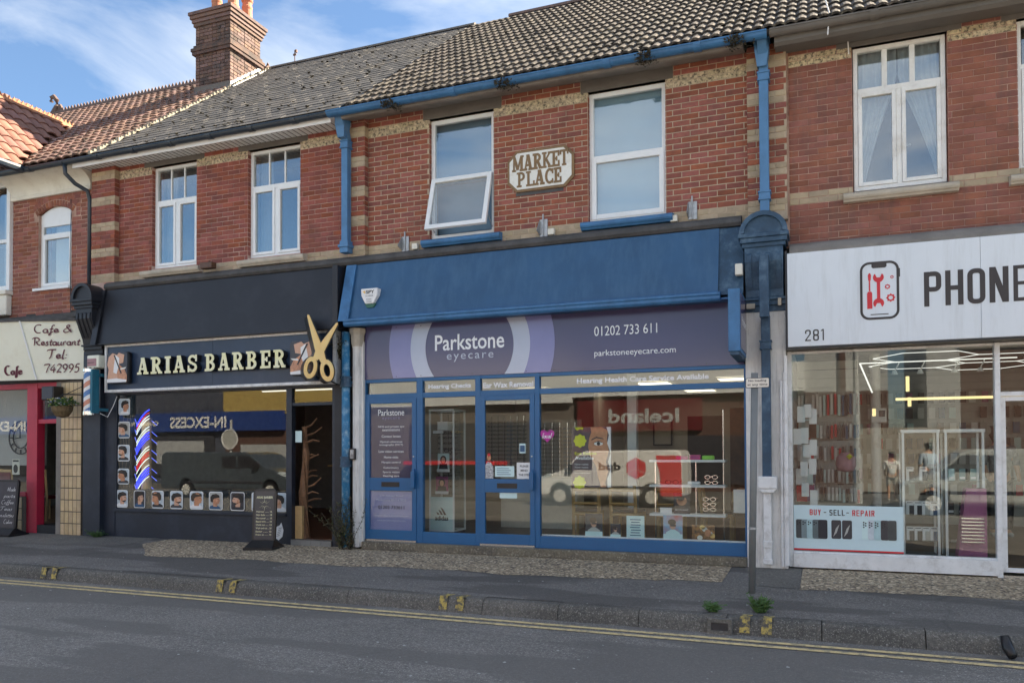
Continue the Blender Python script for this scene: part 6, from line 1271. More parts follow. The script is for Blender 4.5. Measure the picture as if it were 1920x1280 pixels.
# haircut photos on the window
def haircut(i, x0, x1, z0, z1, where):
    rnd = random.Random(i*7+1); lab = where; y = -.004
    t = thing('haircut_photo', ((x0+x1)/2, y, z0), lab, 'photo', None); w_, h_ = x1-x0, z1-z0
    MB().prism(rrect(x0, x1, z0, z1, .035), y-.002, y, 'y').build('white_border', M['upvc'], t); MB().prism(rrect(x0+.012, x1-.012, z0+.012, z1-.012, .028), y-.004, y-.0021, 'y').build('photo_ground', [M['pic'], M['pic'], M['ingrey'], M['pic']][i % 4] if i % 5 else M['dark'], t)
    s = 1 if rnd.random() < .5 else -1; cx = (x0+x1)/2+rnd.uniform(-.02, .02)+.01*s; z0_, z1_ = z0, z1; sk = M[['skin2', 'skin', 'skin3', 'skin2'][rnd.randrange(4)]]; hr = M['hair'] if rnd.random() < .7 else M['hair2']
    hsx, hsz = rnd.uniform(1.25, 1.6), rnd.uniform(1.0, 1.12); X = lambda a: min(max(cx+s*a*w_*hsx, x0+.014), x1-.014); Z = lambda b: min(z0+b*h_*hsz*.95, z1-.016)
    flat([(X(-.36), Z(.07)), (X(.30), Z(.07)), (X(.22), Z(.20)), (X(.06), Z(.27)), (X(-.2), Z(.27)), (X(-.34), Z(.18))], y-.0045, [M['dark'], M['paper'], M['bluep'], M['ink']][i % 4], 'printed_shoulders', t)
    flat([(X(-.12), Z(.2)), (X(.10), Z(.2)), (X(.10), Z(.42)), (X(-.14), Z(.42))], y-.0068, sk, 'printed_neck', t)
    flat([(X(.20), Z(.68)), (X(.27), Z(.52)), (X(.22), Z(.48)), (X(.21), Z(.38)), (X(.10), Z(.32)), (X(-.08), Z(.42)), (X(-.17), Z(.6)), (X(-.1), Z(.78)), (X(.1), Z(.82))], y-.009, sk, 'printed_face', t)
    flat([(X(.24), Z(.72)), (X(.22), Z(.84)), (X(.05), Z(.93)), (X(-.18), Z(.88)), (X(-.27), Z(.72)), (X(-.26), Z(.5)), (X(-.17), Z(.42)), (X(-.10), Z(.55)), (X(-.06), Z(.66)), (X(.12), Z(.70))], y-.0115, hr, 'printed_hair', t)
    flat([(X(-.17), Z(.6)), (X(-.04), Z(.66)), (X(.02), Z(.50)), (X(.06), Z(.36)), (X(-.02), Z(.36)), (X(-.1), Z(.44))], y-.0105, M['skin3'], 'printed_shade', t); flat(ell(X(-.09), Z(.54), .012, .02, 8), y-.0125, sk, 'printed_ear', t); flat([(X(.12), Z(.62)), (X(.20), Z(.62)), (X(.20), Z(.60)), (X(.12), Z(.60))], y-.0106, hr, 'printed_brow', t); flat([(X(-.02), Z(.90)), (X(.14), Z(.86)), (X(.12), Z(.80)), (X(-.06), Z(.84))], y-.0118, M['hair2'] if hr is M['hair'] else M['skin3'], 'printed_highlight', t)
    if i % 3 == 0: flat([(X(.20), Z(.44)), (X(.20), Z(.37)), (X(.09), Z(.32)), (X(-.06), Z(.42)), (X(.05), Z(.40))], y-.0117, hr, 'printed_beard', t)
    return t
col = [(-11.40, -11.14, 2.10, 2.38), (-11.40, -11.14, 1.70, 1.985), (-11.41, -11.14, 1.30, 1.585), (-11.41, -11.15, .905, 1.175)]
nm_ = ['topmost haircut photo in the left column of the barber window, a bearded face', 'second haircut photo down the left column, a child in dark red top', 'third haircut photo down the left column of the barber window', 'fourth haircut photo down the left column, just above the bottom row']
for i, c_ in enumerate(col): haircut(i+1, *c_, nm_[i])
ordn = ['first', 'second', 'third', 'fourth', 'fifth', 'sixth', 'seventh', 'eighth', 'ninth']
bxs = [(-11.44, -11.18), (-11.04, -10.79), (-10.64, -10.38), (-10.24, -9.97), (-9.82, -9.54), (-9.42, -9.14), (-8.98, -8.70), (-8.56, -8.28), (-8.13, -7.88)]
for i, (a, b) in enumerate(bxs): haircut(i+9, a, b, .505, .805, ordn[i]+' haircut photo from the left in the bottom row of the barber window')
VB = thing('window_vinyl', (-9.7, 0, .5), 'black window film with wavy gold lines behind the haircut photos', 'window film'); bx('lower_band', M['black'], VB, -11.42, -7.87, .008, .010, .49, .83); bx('side_band', M['black'], VB, -11.42, -11.10, .008, .010, .83, 2.43)
mb = MB(); rnd = random.Random(9)
for i in range(34):
    x = -11.4+i*.105; P = [(x+.05*math.sin(k*.9+i)+.03*k*(1 if i % 5 < 2 else -.6), .0, .50+k*.03) for k in range(11)]
    for k in range(10): mb.add([(P[k][0]-.003, .0068, P[k][2]), (P[k][0]+.003, .0068, P[k][2]), (P[k+1][0]+.003, .0068, P[k+1][2]), (P[k+1][0]-.003, .0068, P[k+1][2])], [(0,1,2,3)])
for i in range(4):
    for k in range(30): x = -11.38+i*.075; z = .85+k*.05; mb.add([(x+.02*math.sin(k*.5+i), .0068, z), (x+.006+.02*math.sin(k*.5+i), .0068, z), (x+.006+.02*math.sin(k*.5+.5+i), .0068, z+.05), (x+.02*math.sin(k*.5+.5+i), .0068, z+.05)], [(0,1,2,3)])
mb.build('wavy_lines', pmat('dull_gold_line', (.28, .20, .13), .5), VB)
# lit pole sign in the window
NP = thing('lit_barber_pole', (-11.04, .15, .8), 'lit pole with blue white and red slanting tubes inside the barber window', 'light')
MB().lathe([(.085, .78), (.085, 2.06)], (-10.99, .22, 0), 16).build('column', pmat('brass', (.62, .40, .20), .35), NP)
for z0_g, cols in ((.84, 'wbbbw'), (1.16, 'wrrww'), (1.50, 'bbbww'), (1.84, 'wwrb')):
    for k, c_ in enumerate(cols):
        z = z0_g+k*.05; mb = MB(); mb.tube([(-11.16, .16, z-.08), (-11.09, .12, z-.03), (-10.98, .09, z+.07), (-10.90, .11, z+.16), (-10.86, .15, z+.20)], .006 if c_ != 'b' else .010, 6); mb.build('lit_tube', M[{'r': 'neonr', 'w': 'neonw', 'b': 'neonb'}[c_]], NP)
mb = MB()
for i in range(8):
    z = .85+i*.16+.03*(i % 2); mb.tube([(-10.86, .2, z), (-10.76, .22, z-.08)], .006, 5); mb.tube([(-11.2, .2, z-.05), (-11.26, .22, z+.04)], .006, 5)
mb.build('side_tube', emit('dim_blue_tube', (.1, .15, .9), .4), NP)
# interior
room(BB, -11.9, -6.85, 6.0, pmat('dim_wall', (.16, .14, .125), .8), pmat('red_wood_floor', (.14, .05, .025), .35, var=.4, scale=5), M['ingrey'], zc=2.7, zf=.09)
for y, x in ((1.0, -8.6), (2.3, -9.4), (3.6, -8.2), (1.4, -7.3)):
    t = thing('strip_light', (x, y, 2.62), 'white lit strip under the barber ceiling', 'light', 'lit strips under the barber ceiling'); bx('tube', M['tubew'], t, x-.8, x+.8, y, y+.04, 2.62, 2.64); bx('channel', M['upvc'], t, x-.82, x+.82, y-.01, y+.05, 2.641, 2.66)
M['bark'] = pmat('stripped_bark', (.22, .11, .055), .7, var=.5, scale=14, bump=.6, bscale=30); cr_ = thing('coat_stand', (-7.55, .55, .09), 'rustic branch coat stand just inside the open barber door', 'coat stand')
mb = MB(); mb.tube([(-7.66, .16, .09), (-7.69, .16, .8), (-7.65, .18, 1.4), (-7.67, .16, 1.85)], [.085, .075, .06, .04], 8); mb.build('trunk', M['bark'], cr_)
rnd = random.Random(2)
for i in range(11):
    z = .5+i*.13; a = rnd.uniform(-1.2, 1.0); z += rnd.uniform(-.05, .05); L = rnd.uniform(.08, .3); mb = MB(); mb.tube([(-7.66, .16, z), (-7.66+L*.5*math.cos(a), .2+L*.5*abs(math.sin(a)), z+.05), (-7.66+L*math.cos(a), .2+L*abs(math.sin(a)), z+rnd.uniform(.0, .16))], [.02, .016, .009], 6); mb.build('branch', M['bark'], cr_)
bx('door_post', M['wood'], BB, -7.76, -7.63, .045, .10, .09, .60)
bc = thing('barber_chair', (-7.3, 2.2, .09), 'black and steel barber chair inside the open doorway', 'chair'); mb = MB(); mb.box(-7.6, -7.1, 2.0, 2.5, .55, .68); mb.build('seat', M['blackpl'], bc, bevel=.03); mb = MB(); mb.box(-7.6, -7.1, 2.45, 2.57, .68, 1.25); mb.build('backrest', M['blackpl'], bc, bevel=.04)
mb = MB(); mb.lathe([(.3, .09), (.28, .12), (.05, .14), (.05, .55)], (-7.35, 2.25, 0), 16); mb.build('pedestal', M['chrome'], bc); mb = MB(); [mb.tube([(x, 2.0, .85), (x, 2.4, .85), (x, 2.48, .7)], .018, 6) for x in (-7.62, -7.08)]; mb.build('armrest', M['chrome'], bc); mb = MB(); mb.tube([(-7.5, 1.95, .5), (-7.5, 1.8, .3), (-7.2, 1.8, .3), (-7.2, 1.95, .5)], .015, 6); mb.build('footrest', M['chrome'], bc)
sh2 = thing('shelf', (-9.6, 5.8, 1.2), 'shelf of bottles on the rear wall of the barber shop', 'shelf'); bx('board', M['wood'], sh2, -11, -7.2, 5.7, 5.95, 1.1, 1.14); bx('mirror', M['chrome'], sh2, -10.8, -9.0, 5.92, 5.95, 1.2, 2.2)
rnd = random.Random(5)
for i in range(22):
    x = -10.9+i*.165; t = thing('bottle', (x, 5.8, 1.14), 'small bottle on the rear shelf of the barber shop', 'bottle', 'bottles on the barber shelf'); h_ = rnd.uniform(.14, .26); MB().lathe([(0, 0), (.035, 0), (.035, h_*.7), (.012, h_*.8), (.012, h_), (0, h_)], (x, 5.8, 1.14), 8).build('glass', [M['bluep'], M['white'], M['green'], M['pink']][i % 4], t)
exs = thing('lit_sign', (-7.3, 5.9, 2.1), 'small lit red sign on the rear wall seen through the barber doorway', 'sign'); bx('panel', emit('lit_orange', (1., .18, .05), .6), exs, -8.6, -8.3, 5.9, 5.95, 2.0, 2.25)
nt_ = card('notice', -7.86+.12, -7.62, 1.6, 1.78, .02, M['cyanp'], 'tilted pale notice beside the open barber door')
lsf = thing('leaf_decal', (-8.03, -.03, .05), 'white leaf shaped graffiti on the dark wall beside the barber door', 'decal')
flat([(-8.10, .10), (-8.02, .06), (-7.95, .12), (-7.93, .22), (-7.97, .34), (-8.0, .30), (-8.08, .26), (-8.11, .18)], -.0215, M['paper'], 'shape', lsf); mb = MB(); [mb.prism([(-8.06+.01*i, .12+.03*i), (-8.0+.01*i, .14+.03*i), (-8.0+.01*i, .146+.03*i), (-8.06+.01*i, .126+.03*i)], -.0255, -.024, 'y') for i in range(5)]; mb.build('lines', M['ink'], lsf)
# pavement sign
def aboard(x, y, w_, h_, rz, label, lines, title=None, base=True):
    t = thing('pavement_sign', (x, y, 0), label, 'sign'); zb = zp(x, y)
    u = Vector((math.cos(rz), math.sin(rz), 0)); n_ = Vector((math.sin(rz), -math.cos(rz), 0)); lean = Vector((0, 0, 1))*math.cos(R(5))-n_*math.sin(R(5)); o = Vector((x, y, zb+.09))
    def slab(x0, x1, z0, z1, d0, d1, mat, nm, rr_=0.0):
        pts = rrect(x0, x1, z0, z1, rr_) if rr_ else [(x0, z0), (x1, z0), (x1, z1), (x0, z1)]; k = len(pts); vs = [tuple(o+u*a+lean*b+n_*d) for d in (d0, d1) for a, b in pts]
        return MB().add(vs, [tuple(range(k)), tuple(range(2*k-1, k-1, -1))]+[(i, (i+1) % k, (i+1) % k+k, i+k) for i in range(k)]).build(nm, mat, t)
    slab(-w_/2, w_/2, 0, h_, -.02, .02, M['blackpl'], 'frame', .07); slab(-w_/2+.035, w_/2-.035, .05, h_-.04, .021, .024, M['dark'], 'panel')
    mb = MB(); mb.prism([(x+u.x*a*w_*.62+n_.x*b, y+u.y*a*w_*.62+n_.y*b) for a, b in ((-1,-.22),(1,-.22),(1.08,0),(1,.22),(-1,.22),(-1.08,0))], zb, zb+.035, 'z'); mb.add([tuple(Vector((x, y, zb+.035))+u*a+n_*b) for a, b in ((-w_*.6,-.2),(w_*.6,-.2),(w_*.6,.2),(-w_*.6,.2))]+[tuple(Vector((x, y, zb+.13))+u*a+n_*b) for a, b in ((-w_*.48,-.03),(w_*.48,-.03),(w_*.48,.03),(-w_*.48,.03))], [(0,4,5,1),(1,5,6,2),(2,6,7,3),(3,7,4,0),(4,7,6,5)]); mb.build('rubber_base', M['blackpl'], t)
    fr = (o+n_*.0255, u, lean); return t, fr
t, fr = aboard(-7.93, -.50, .37, .82, R(14), 'black and gold price board standing by the barber door', 8)
text('ARIAS BARBER', -.13, .13, .67, .705, fr, M['glet'], t, bold=.02); mb = MB(); o_, u_, v_ = fr
for k in range(12):
    a = 2*math.pi*k/12; d1_ = u_*math.cos(a)+v_*math.sin(a); mb.add([tuple(o_+v_*.58+d1_*.03+u_*.003), tuple(o_+v_*.58+d1_*.09*(1.3 if k % 2 else .8)), tuple(o_+v_*.58+d1_*.03-u_*.003)], [(0,1,2)])
mb.build('emblem', M['glet'], t)
for i, s_ in enumerate(('Haircut ........ 16', 'Skin fade ...... 18', 'Hot towel ...... 15', 'Beard trim ..... 10', 'Child cut ...... 13', 'Wash and cut ... 20', 'Senior ......... 12', 'Shape up ....... 10')): text(s_, -.125, .125, .46-i*.05, .485-i*.05, fr, M['glet'], t, bold=.01)

# ================================================================ CAFE FRONT
CS = thing('shop_sign', (-13, -.3, 3.2), 'cream canted sign with maroon script Cafe & Restaurant Tel: 742995', 'sign')
def qp(p, q, s_, t_, th, mat, nm):
    vs = [Vector(v) for v in (p, q, s_, t_)]; n_ = (vs[1]-vs[0]).cross(vs[3]-vs[0]).normalized()*th; return MB().add([tuple(v) for v in vs]+[tuple(v-n_) for v in vs], [(0,1,2,3),(7,6,5,4),(0,4,5,1),(1,5,6,2),(2,6,7,3),(3,7,4,0)]).build(nm, mat, CS)
TL, BL, TRr, BR = (-13.17, -.50, 3.77), (-13.0, -.30, 2.745), (-12.245, -.05, 3.79), (-12.165, 0.0, 2.755)
TLL, BLL = (-14.9, -.80, 3.77), (-14.9, -.55, 2.75)
qp(BL, BR, TRr, TL, .03, M['creamsign'], 'sign_panel'); qp(BLL, BL, TL, TLL, .03, M['creamsign'], 'sign_panel')
qp((TL[0]-.012, TL[1]-.012, TL[2]), (TL[0]+.012, TL[1]-.006, TL[2]), (BL[0]+.012, BL[1]-.006, BL[2]), (BL[0]-.012, BL[1]-.012, BL[2]), .012, M['white'], 'joint_strip')
def qframe(bl, br, tr_, tl, off=.004):
    bl, br, tr_, tl = map(Vector, (bl, br, tr_, tl)); u = (br-bl).normalized(); v = ((tl+tr_)/2-(bl+br)/2); v = (v-u*v.dot(u)).normalized(); n_ = u.cross(v); return (bl+n_*off, u, v)
fq = qframe(BL, BR, TRr, TL); L_ = (Vector(BR)-Vector(BL)).length
def bil(s_, x0, x1, z0, h, P4, slant=.18, nm='lettering', pen=.042):
    bl, br, tr_, tl = map(Vector, P4); n_ = (br-bl).cross(tl-bl).normalized()
    o_ = script(s_, x0, x1, z0, h, (Vector((0, 0, 0)), Vector((1, 0, 0)), Vector((0, 1, 0))), M['maroonink'], CS, slant=slant, name=nm, pen=pen)
    for i, v in enumerate(o_.data.vertices):
        c_ = v.co+wl(CS); a, b = c_.x, c_.y; p = (bl*(1-a)+br*a)*(1-b)+(tl*(1-a)+tr_*a)*b; v.co = p+n_*(.006+c_.z*.02)-wl(CS)
Q = (BL, BR, TRr, TL)
bil('Cafe &', .20, .82, .80, .135, Q); bil('Restaurant', .12, .96, .585, .135, Q); bil('Tel:', .33, .68, .355, .16, Q); bil('742995', .22, .90, .12, .145, Q)
Q2 = (BLL, BL, TL, TLL); bil('Cafe', .67, .86, .10, .15, Q2)
lv = MB(); bl, br, tr_, tl = map(Vector, Q2); n_ = (br-bl).cross(tl-bl).normalized()
def bp_(a, b, e): return tuple((bl*(1-a)+br*a)*(1-b)+(tl*(1-a)+tr_*a)*b+n_*e)
lv.add([bp_(.46+.16*math.cos(t), .48+.22*math.sin(t), .006) for t in [2*math.pi*k/24 for k in range(24)]], [tuple(range(24))]); lv.build('maroon_disc', M['maroonink'], CS)
bil('S', .50, .58, .38, .2, Q2, pen=.03); CS.children[-1].data.materials[0] = M['creamsign']
bx('lead_top', M['lead'], CB, -14.9, -12.12, -.14, .05, 3.86, 3.93); MB().add([(-14.9,-.82,3.80),(-13.17,-.52,3.80),(-12.2,-.07,3.82),(-12.2,.0,3.93),(-14.9,.0,3.93),(-14.9,-.82,3.76),(-13.17,-.52,3.76),(-12.2,-.07,3.78)], [(0,1,2,3,4),(0,5,6,1),(1,6,7,2)]).build('lead_top', M['lead'], CB)
bx('fascia_backing', M['indark'], CB, -14.9, -12.12, -.0, .28, 2.70, 4.0)
mb = MB(); mb.box(-13.56, -13.30, -.06, .10, .0, 2.70); mb.box(-14.9, -12.78, -.05, .08, 2.62, 2.72); mb.box(-14.9, -13.56, -.08, .08, .66, .74); mb.box(-13.30, -12.80, -.04, .06, 1.98, 2.06); mb.build('red_frame', M['red'], CB, bevel=.006)
bx('shop_pane', M['sglass'], CB, -14.9, -13.56, 0, .006, .74, 2.62); bx('shop_pane', M['sglass'], CB, -13.30, -12.80, 0, .006, 2.06, 2.62)
bx('grey_jamb', M['plank'], CB, -12.80, -12.66, -.08, .10, 0, 2.72, bevel=.006); bx('doorway_step', M['black'], CB, -13.36, -12.80, -.05, .8, 0, .15)
tp = bx('tiled_pilaster', M['grout'], CB, -12.66, -12.16, -.10, .10, 0, 2.72); tr2 = bx('tiled_riser', M['grout'], CB, -14.9, -13.56, -.10, .0, 0, .66)
TPool = Pool(CB, 'wall_tile'); n = 0
for par, xa, nx, nz in ((tp, -12.655, 5, 13), (tr2, -14.9, 13, 3)):
    for i in range(nx):
        for j in range(nz):
            zc = 2.7-(j+.5)*.208 if par is tp else .65-(j+.5)*.208
            def mk(): return brick_geo(.087, .192, .012, .004)()
            TPool.add(par, ('wt',), mk, (xa+.052+i*.0985, -.108, zc), None, M['tan'], random.random())
TPool.flush(300)
hb = thing('hanging_basket', (-12.24, -.42, 2.1), 'wicker hanging basket of yellow and blue flowers on an iron bracket', 'flower basket')
mb = MB(); mb.lathe([(.02, 2.06), (.10, 2.08), (.155, 2.16), (.175, 2.25), (.16, 2.25)], (-12.24, -.42, 0), 16); mb.build('basket', pmat('coco_liner', (.16, .11, .055), .9, var=.4, scale=30, bump=.8, bscale=60), hb)
mb = MB(); mb.tube([(-12.1, -.10, 2.62), (-12.1, -.13, 2.30)], .012, 5); mb.tube([(-12.1, -.12, 2.46), (-12.24, -.42, 2.46)], .008, 5); mb.tube([(-12.1, -.12, 2.62), (-12.22, -.37, 2.46)], .007, 5); mb.build('iron_bracket', M['ink'], hb); mb = MB(); [mb.tube([(-12.24, -.42, 2.46), (-12.24+.16*math.cos(a), -.42+.16*math.sin(a), 2.24)], .004, 4) for a in (0, 2.1, 4.2)]; mb.build('chain', M['ink'], hb)
rnd = random.Random(12)
def foliage(mb, c_, rad, n, s, rz=1.0, rnd=rnd):
    for i in range(n):
        a = rnd.uniform(0, 6.28); b = rnd.random()**.5; p = Vector(c_)+Vector((rad*b*math.cos(a), rad*b*math.sin(a)*.9, rz*rad*rnd.uniform(-.6, .7)*(1-.5*b))); d = Vector((rnd.uniform(-1,1), rnd.uniform(-1,1), rnd.uniform(-.5,1))).normalized(); e = d.cross(Vector((rnd.uniform(-1,1), rnd.uniform(-1,1), rnd.uniform(-1,1)))).normalized(); L = s*rnd.uniform(.6, 1.3)
        mb.add([tuple(p), tuple(p+d*L*.5+e*L*.25), tuple(p+d*L), tuple(p+d*L*.5-e*L*.25)], [(0,1,2,3)])
mb = MB(); foliage(mb, (-12.24, -.42, 2.31), .22, 420, .06, .6); mb.build('leaves', M['leaf'], hb)
for nm, m_, k in (('yellow_flowers', pmat('yellow_petal', (.6, .5, .15), .6), 50), ('blue_flowers', pmat('blue_petal', (.30, .32, .55), .6), 50), ('white_flowers', M['cream'], 30)):
    mb = MB()
    for i in range(k):
        a = rnd.uniform(0, 6.28); b = .22*rnd.random()**.5; c_ = (-12.24+b*math.cos(a), -.42+b*math.sin(a), 2.36+rnd.uniform(-.06, .06)-b*.2); mb.lathe([(.0, .01), (.017, .0), (.0, -.008)], c_, 5)
    mb.build(nm, m_, hb)
lb = thing('lantern_box', (-12.65, -.2, 2.35), 'black square speaker box under the cafe sign', 'lantern'); bx('case', M['blackpl'], lb, -12.84, -12.55, -.34, -.14, 2.38, 2.62, bevel=.01); bx('grille', M['dark'], lb, -12.82, -12.57, -.345, -.34, 2.40, 2.60)  # black lamp box under the sign, modelled without any light
room(CB, -18.0, -12.15, 5.5, pmat('cafe_wall', (.22, .23, .22), .8), M['floorw'], M['ingrey'], zc=2.85, zf=.14)
ck = thing('wall_clock', (-15.12, 1.0, 1.76), 'large round black iron clock with open roman dial inside the cafe', 'clock'); mb = MB()
for r_ in (.34, .22):
    o_ = ell(-15.12, 1.76, r_, r_, 32); i_ = ell(-15.12, 1.76, r_-.018, r_-.018, 32); [mb.prism([o_[k], o_[(k+1) % 32], i_[(k+1) % 32], i_[k]], 1.0, 1.02, 'y') for k in range(32)]
mb.build('dial_ring', M['ink'], ck); mb = MB()
for k in range(12):
    a = 2*math.pi*k/12; c_, s_ = math.cos(a), math.sin(a); mb.prism([(-15.12+.24*c_-.012*s_, 1.76+.24*s_+.012*c_), (-15.12+.32*c_-.012*s_, 1.76+.32*s_+.012*c_), (-15.12+.32*c_+.012*s_, 1.76+.32*s_-.012*c_), (-15.12+.24*c_+.012*s_, 1.76+.24*s_-.012*c_)], 1.0, 1.02, 'y')
mb.build('numeral_bar', M['ink'], ck); mb = MB(); mb.prism([(-15.13, 1.75), (-15.11, 1.75), (-15.11, 1.95), (-15.13, 1.95)], .99, 1.0, 'y'); mb.prism([(-15.12, 1.75), (-15.28, 1.73), (-15.28, 1.745), (-15.12, 1.77)], .985, .99, 'y'); mb.build('hands', M['ink'], ck); bx('partition', M['ingrey'], CB, -17, -14.5, 1.05, 1.1, 1.2, 2.85)
def cchair(x, y, lab):
    t = thing('dining_chair', (x, y, .14), lab, 'chair', 'red padded chairs in the cafe'); mb = MB()
    for sx in (-1, 1): mb = MB(); mb.tube([(x+sx*.2, y-.2, .14), (x+sx*.2, y-.18, .6), (x+sx*.2, y-.22, 1.12)], .026, 4); mb.build('leg', M['wood'], t); mb = MB(); mb.tube([(x+sx*.2, y+.2, .14), (x+sx*.2, y+.2, .58)], .024, 4); mb.build('leg', M['wood'], t)
    bx('backrest', M['maroon'], t, x-.18, x+.18, y-.23, y-.19, .68, 1.08, bevel=.01); bx('top_rail', M['wood'], t, x-.22, x+.22, y-.245, y-.2, 1.08, 1.13); bx('seat', M['maroon'], t, x-.2, x+.2, y-.2, y+.2, .56, .62, bevel=.02)
cchair(-14.15, .85, 'red padded wooden chair just inside the cafe door'); cchair(-13.75, 1.5, 'red padded wooden chair behind the first at the cafe table'); cchair(-15.0, .8, 'red padded wooden chair behind the cafe window'); cchair(-15.8, 1.2, 'red padded wooden chair at the far left in the cafe window')
t = card('poster', -14.05, -13.86, 1.05, 1.34, .03, M['cream'], 'small black and white event poster low in the cafe window'); flat(ell(-13.96, 1.16, .06, .08), .0295, M['ink'], 'print', t); bx('print', M['ink'], t, -14.03, -13.88, .028, .0295, 1.29, 1.32)
t, fr = aboard(-13.58, -.46, .50, .90, R(8), 'black chalkboard pavement sign with white handwriting outside the cafe', 6)
o_, u_, v_ = fr
for i, (s_, a, b) in enumerate((('Made', .02, .20), ('shakes', -.05, .20), ('pasties', -.08, .18), ('Coffee', -.1, .16), ('omelettes', -.14, .20), ('Cake', .0, .18))):
    s_ = {'shakes': 'pasta', 'pasties': 'Coffee', 'Coffee': 'Teas', 'omelettes': 'omelettes', 'Cake': 'Cakes', 'Made': 'Made'}[s_]
    script(s_, a, b, .70-i*.115, .07, fr, M['paper'], t, nib=(.02, .01), pen=.02)
# ================================================================ PHONE SHOP FRONT
bx('fascia_backing', M['indark'], PB, -.41, 6.8, -.02, .28, 2.65, 3.95)
PS = thing('shop_sign', (1.5, -.3, 3.2), 'large white sign with PHONE, a red tool icon in a phone outline and number 281', 'sign')
bx('sign_sheet', M['phsign'], PS, -.385, 1.655, -.30, -.27, 2.69, 3.82, bevel=.003); bx('sign_sheet', M['phsign'], PS, 1.658, 4.2, -.30, -.27, 2.69, 3.82, bevel=.003); bx('sign_sheet', M['phsign'], PS, 4.203, 6.8, -.30, -.27, 2.69, 3.82, bevel=.003); bx('sign_edge', M['blackpl'], PS, -.40, 6.8, -.29, .0, 2.665, 2.688); bx('sign_side', M['ink'], PS, -.41, -.388, -.28, .0, 2.67, 3.86)
y = -.301
for ch, a, b in (('P', 1.09, 1.265), ('H', 1.305, 1.485), ('O', 1.525, 1.70), ('N', 1.74, 1.925), ('E', 1.97, 2.115)): block_letter(ch, a, b, 3.075, 3.47, y, M['brownink'], PS, .30)
for ch, a, b in (('2', -.19, -.125), ('8', -.10, -.035), ('1', -.012, .02)): block_letter(ch, a, b, 2.75, 2.885, y, M['brownink'], PS, .24 if ch != '1' else .42)
o_ = rrect(.42, .835, 2.96, 3.635, .10, 6); i_ = rrect(.447, .808, 2.987, 3.608, .075, 6); mb = MB(); n = len(o_)
for k in range(n): mb.prism([o_[k], o_[(k+1) % n], i_[(k+1) % n], i_[k]], y-.003, y, 'y')
mb.prism([(.545, 3.608), (.705, 3.608), (.705, 3.575), (.69, 3.56), (.56, 3.56), (.545, 3.575)], y-.003, y, 'y'); mb.prism([(.835, 3.44), (.845, 3.44), (.845, 3.54), (.835, 3.54)], y-.003, y, 'y'); mb.prism([(.53, 3.015), (.72, 3.015), (.72, 3.025), (.53, 3.025)], y-.003, y, 'y'); mb.build('phone_outline', M['brownink'], PS)
mb = MB(); mb.prism([(.495, 3.09), (.55, 3.09), (.55, 3.27), (.54, 3.29), (.505, 3.29), (.495, 3.27)], y-.003, y, 'y'); mb.prism([(.515, 3.295), (.53, 3.295), (.53, 3.42), (.515, 3.42)], y-.003, y, 'y'); mb.prism([(.51, 3.42), (.535, 3.42), (.54, 3.48), (.53, 3.505), (.515, 3.505), (.505, 3.48)], y-.003, y, 'y'); mb.build('screwdriver', M['redink'], PS)
mb = MB(); mb.prism([(.60, 3.20), (.635, 3.20), (.635, 3.40), (.60, 3.40)], y-.003, y, 'y')
for cz, s in ((3.45, 1), (3.15, -1)):
    pts = [(.617+.058*math.cos(R(a)), cz+s*.058*math.sin(R(a))) for a in range(130, 411, 20)]+[(.635, cz+s*.0), (.60, cz+s*.0)]
    mb.prism(pts, y-.0035, y, 'y')
mb.build('spanner', M['redink'], PS)
for cx, cz, r_ in ((.745, 3.205, .042), (.712, 3.335, .026), (.76, 3.445, .017)):
    mb = MB(); n = 24; oo = [(cx+r_*(1.22 if k % 3 == 0 else .95)*math.cos(2*math.pi*k/n), cz+r_*(1.22 if k % 3 == 0 else .95)*math.sin(2*math.pi*k/n)) for k in range(n)]; ii = [(cx+r_*.55*math.cos(2*math.pi*k/n), cz+r_*.55*math.sin(2*math.pi*k/n)) for k in range(n)]
    for k in range(n): mb.prism([oo[k], oo[(k+1) % n], ii[(k+1) % n], ii[k]], y-.003, y, 'y')
    mb.build('gear', M['redink'], PS)
W_ = M['wshop']; fm = MB(); fm.box(-.405, -.355, -.05, .06, .02, 2.66); fm.box(1.82, 1.875, -.055, .06, .0, 2.66); fm.box(-.355, 1.82, -.03, .05, 2.63, 2.66); fm.box(-.355, 1.82, -.07, .08, .02, .19); fm.box(-.355, 1.82, -.03, .05, .19, .215)
fm.box(1.875, 2.95, -.03, .05, 2.05, 2.10); fm.box(1.875, 2.95, -.03, .05, 2.63, 2.66); fm.box(2.95, 3.0, -.05, .06, .0, 2.66); fm.box(3.0, 6.7, -.07, .08, .02, .19); fm.box(3.0, 6.7, -.03, .05, 2.63, 2.66); fm.box(6.7, 6.8, -.05, .06, 0, 2.66)
PF = fm.build('shop_front_frame', W_, PB, bevel=.004)
bx('shop_pane', M['sglass'], PB, -.355, 1.82, 0, .006, .215, 2.63); bx('shop_pane', M['sglass'], PB, 1.875, 2.95, 0, .006, 2.10, 2.63); bx('shop_pane', M['sglass'], PB, 3.0, 6.7, 0, .006, .215, 2.63)
dr = MB(); frame(dr, 1.88, 2.945, .06, 2.045, .05, -.01, .03); d_ = dr.build('door', W_, PB, bevel=.004); bx('shop_pane', M['sglass'], d_, 1.93, 2.895, .008, .014, .11, 1.995); bx('threshold', M['chrome'], d_, 1.88, 2.95, -.05, .0, .0, .03)
VP = thing('window_poster', (.26, -.01, .2), 'pale blue BUY - SELL - REPAIR window poster showing rows of phones', 'poster'); bx('sheet', pmat('pale_blue_vinyl', (.48, .62, .66), .35, var=.05), VP, -.35, .87, -.006, -.003, .225, .775); bx('red_line', M['redink'], VP, -.35, .87, -.008, -.006, .225, .245)
F = FRONT(-.0085)
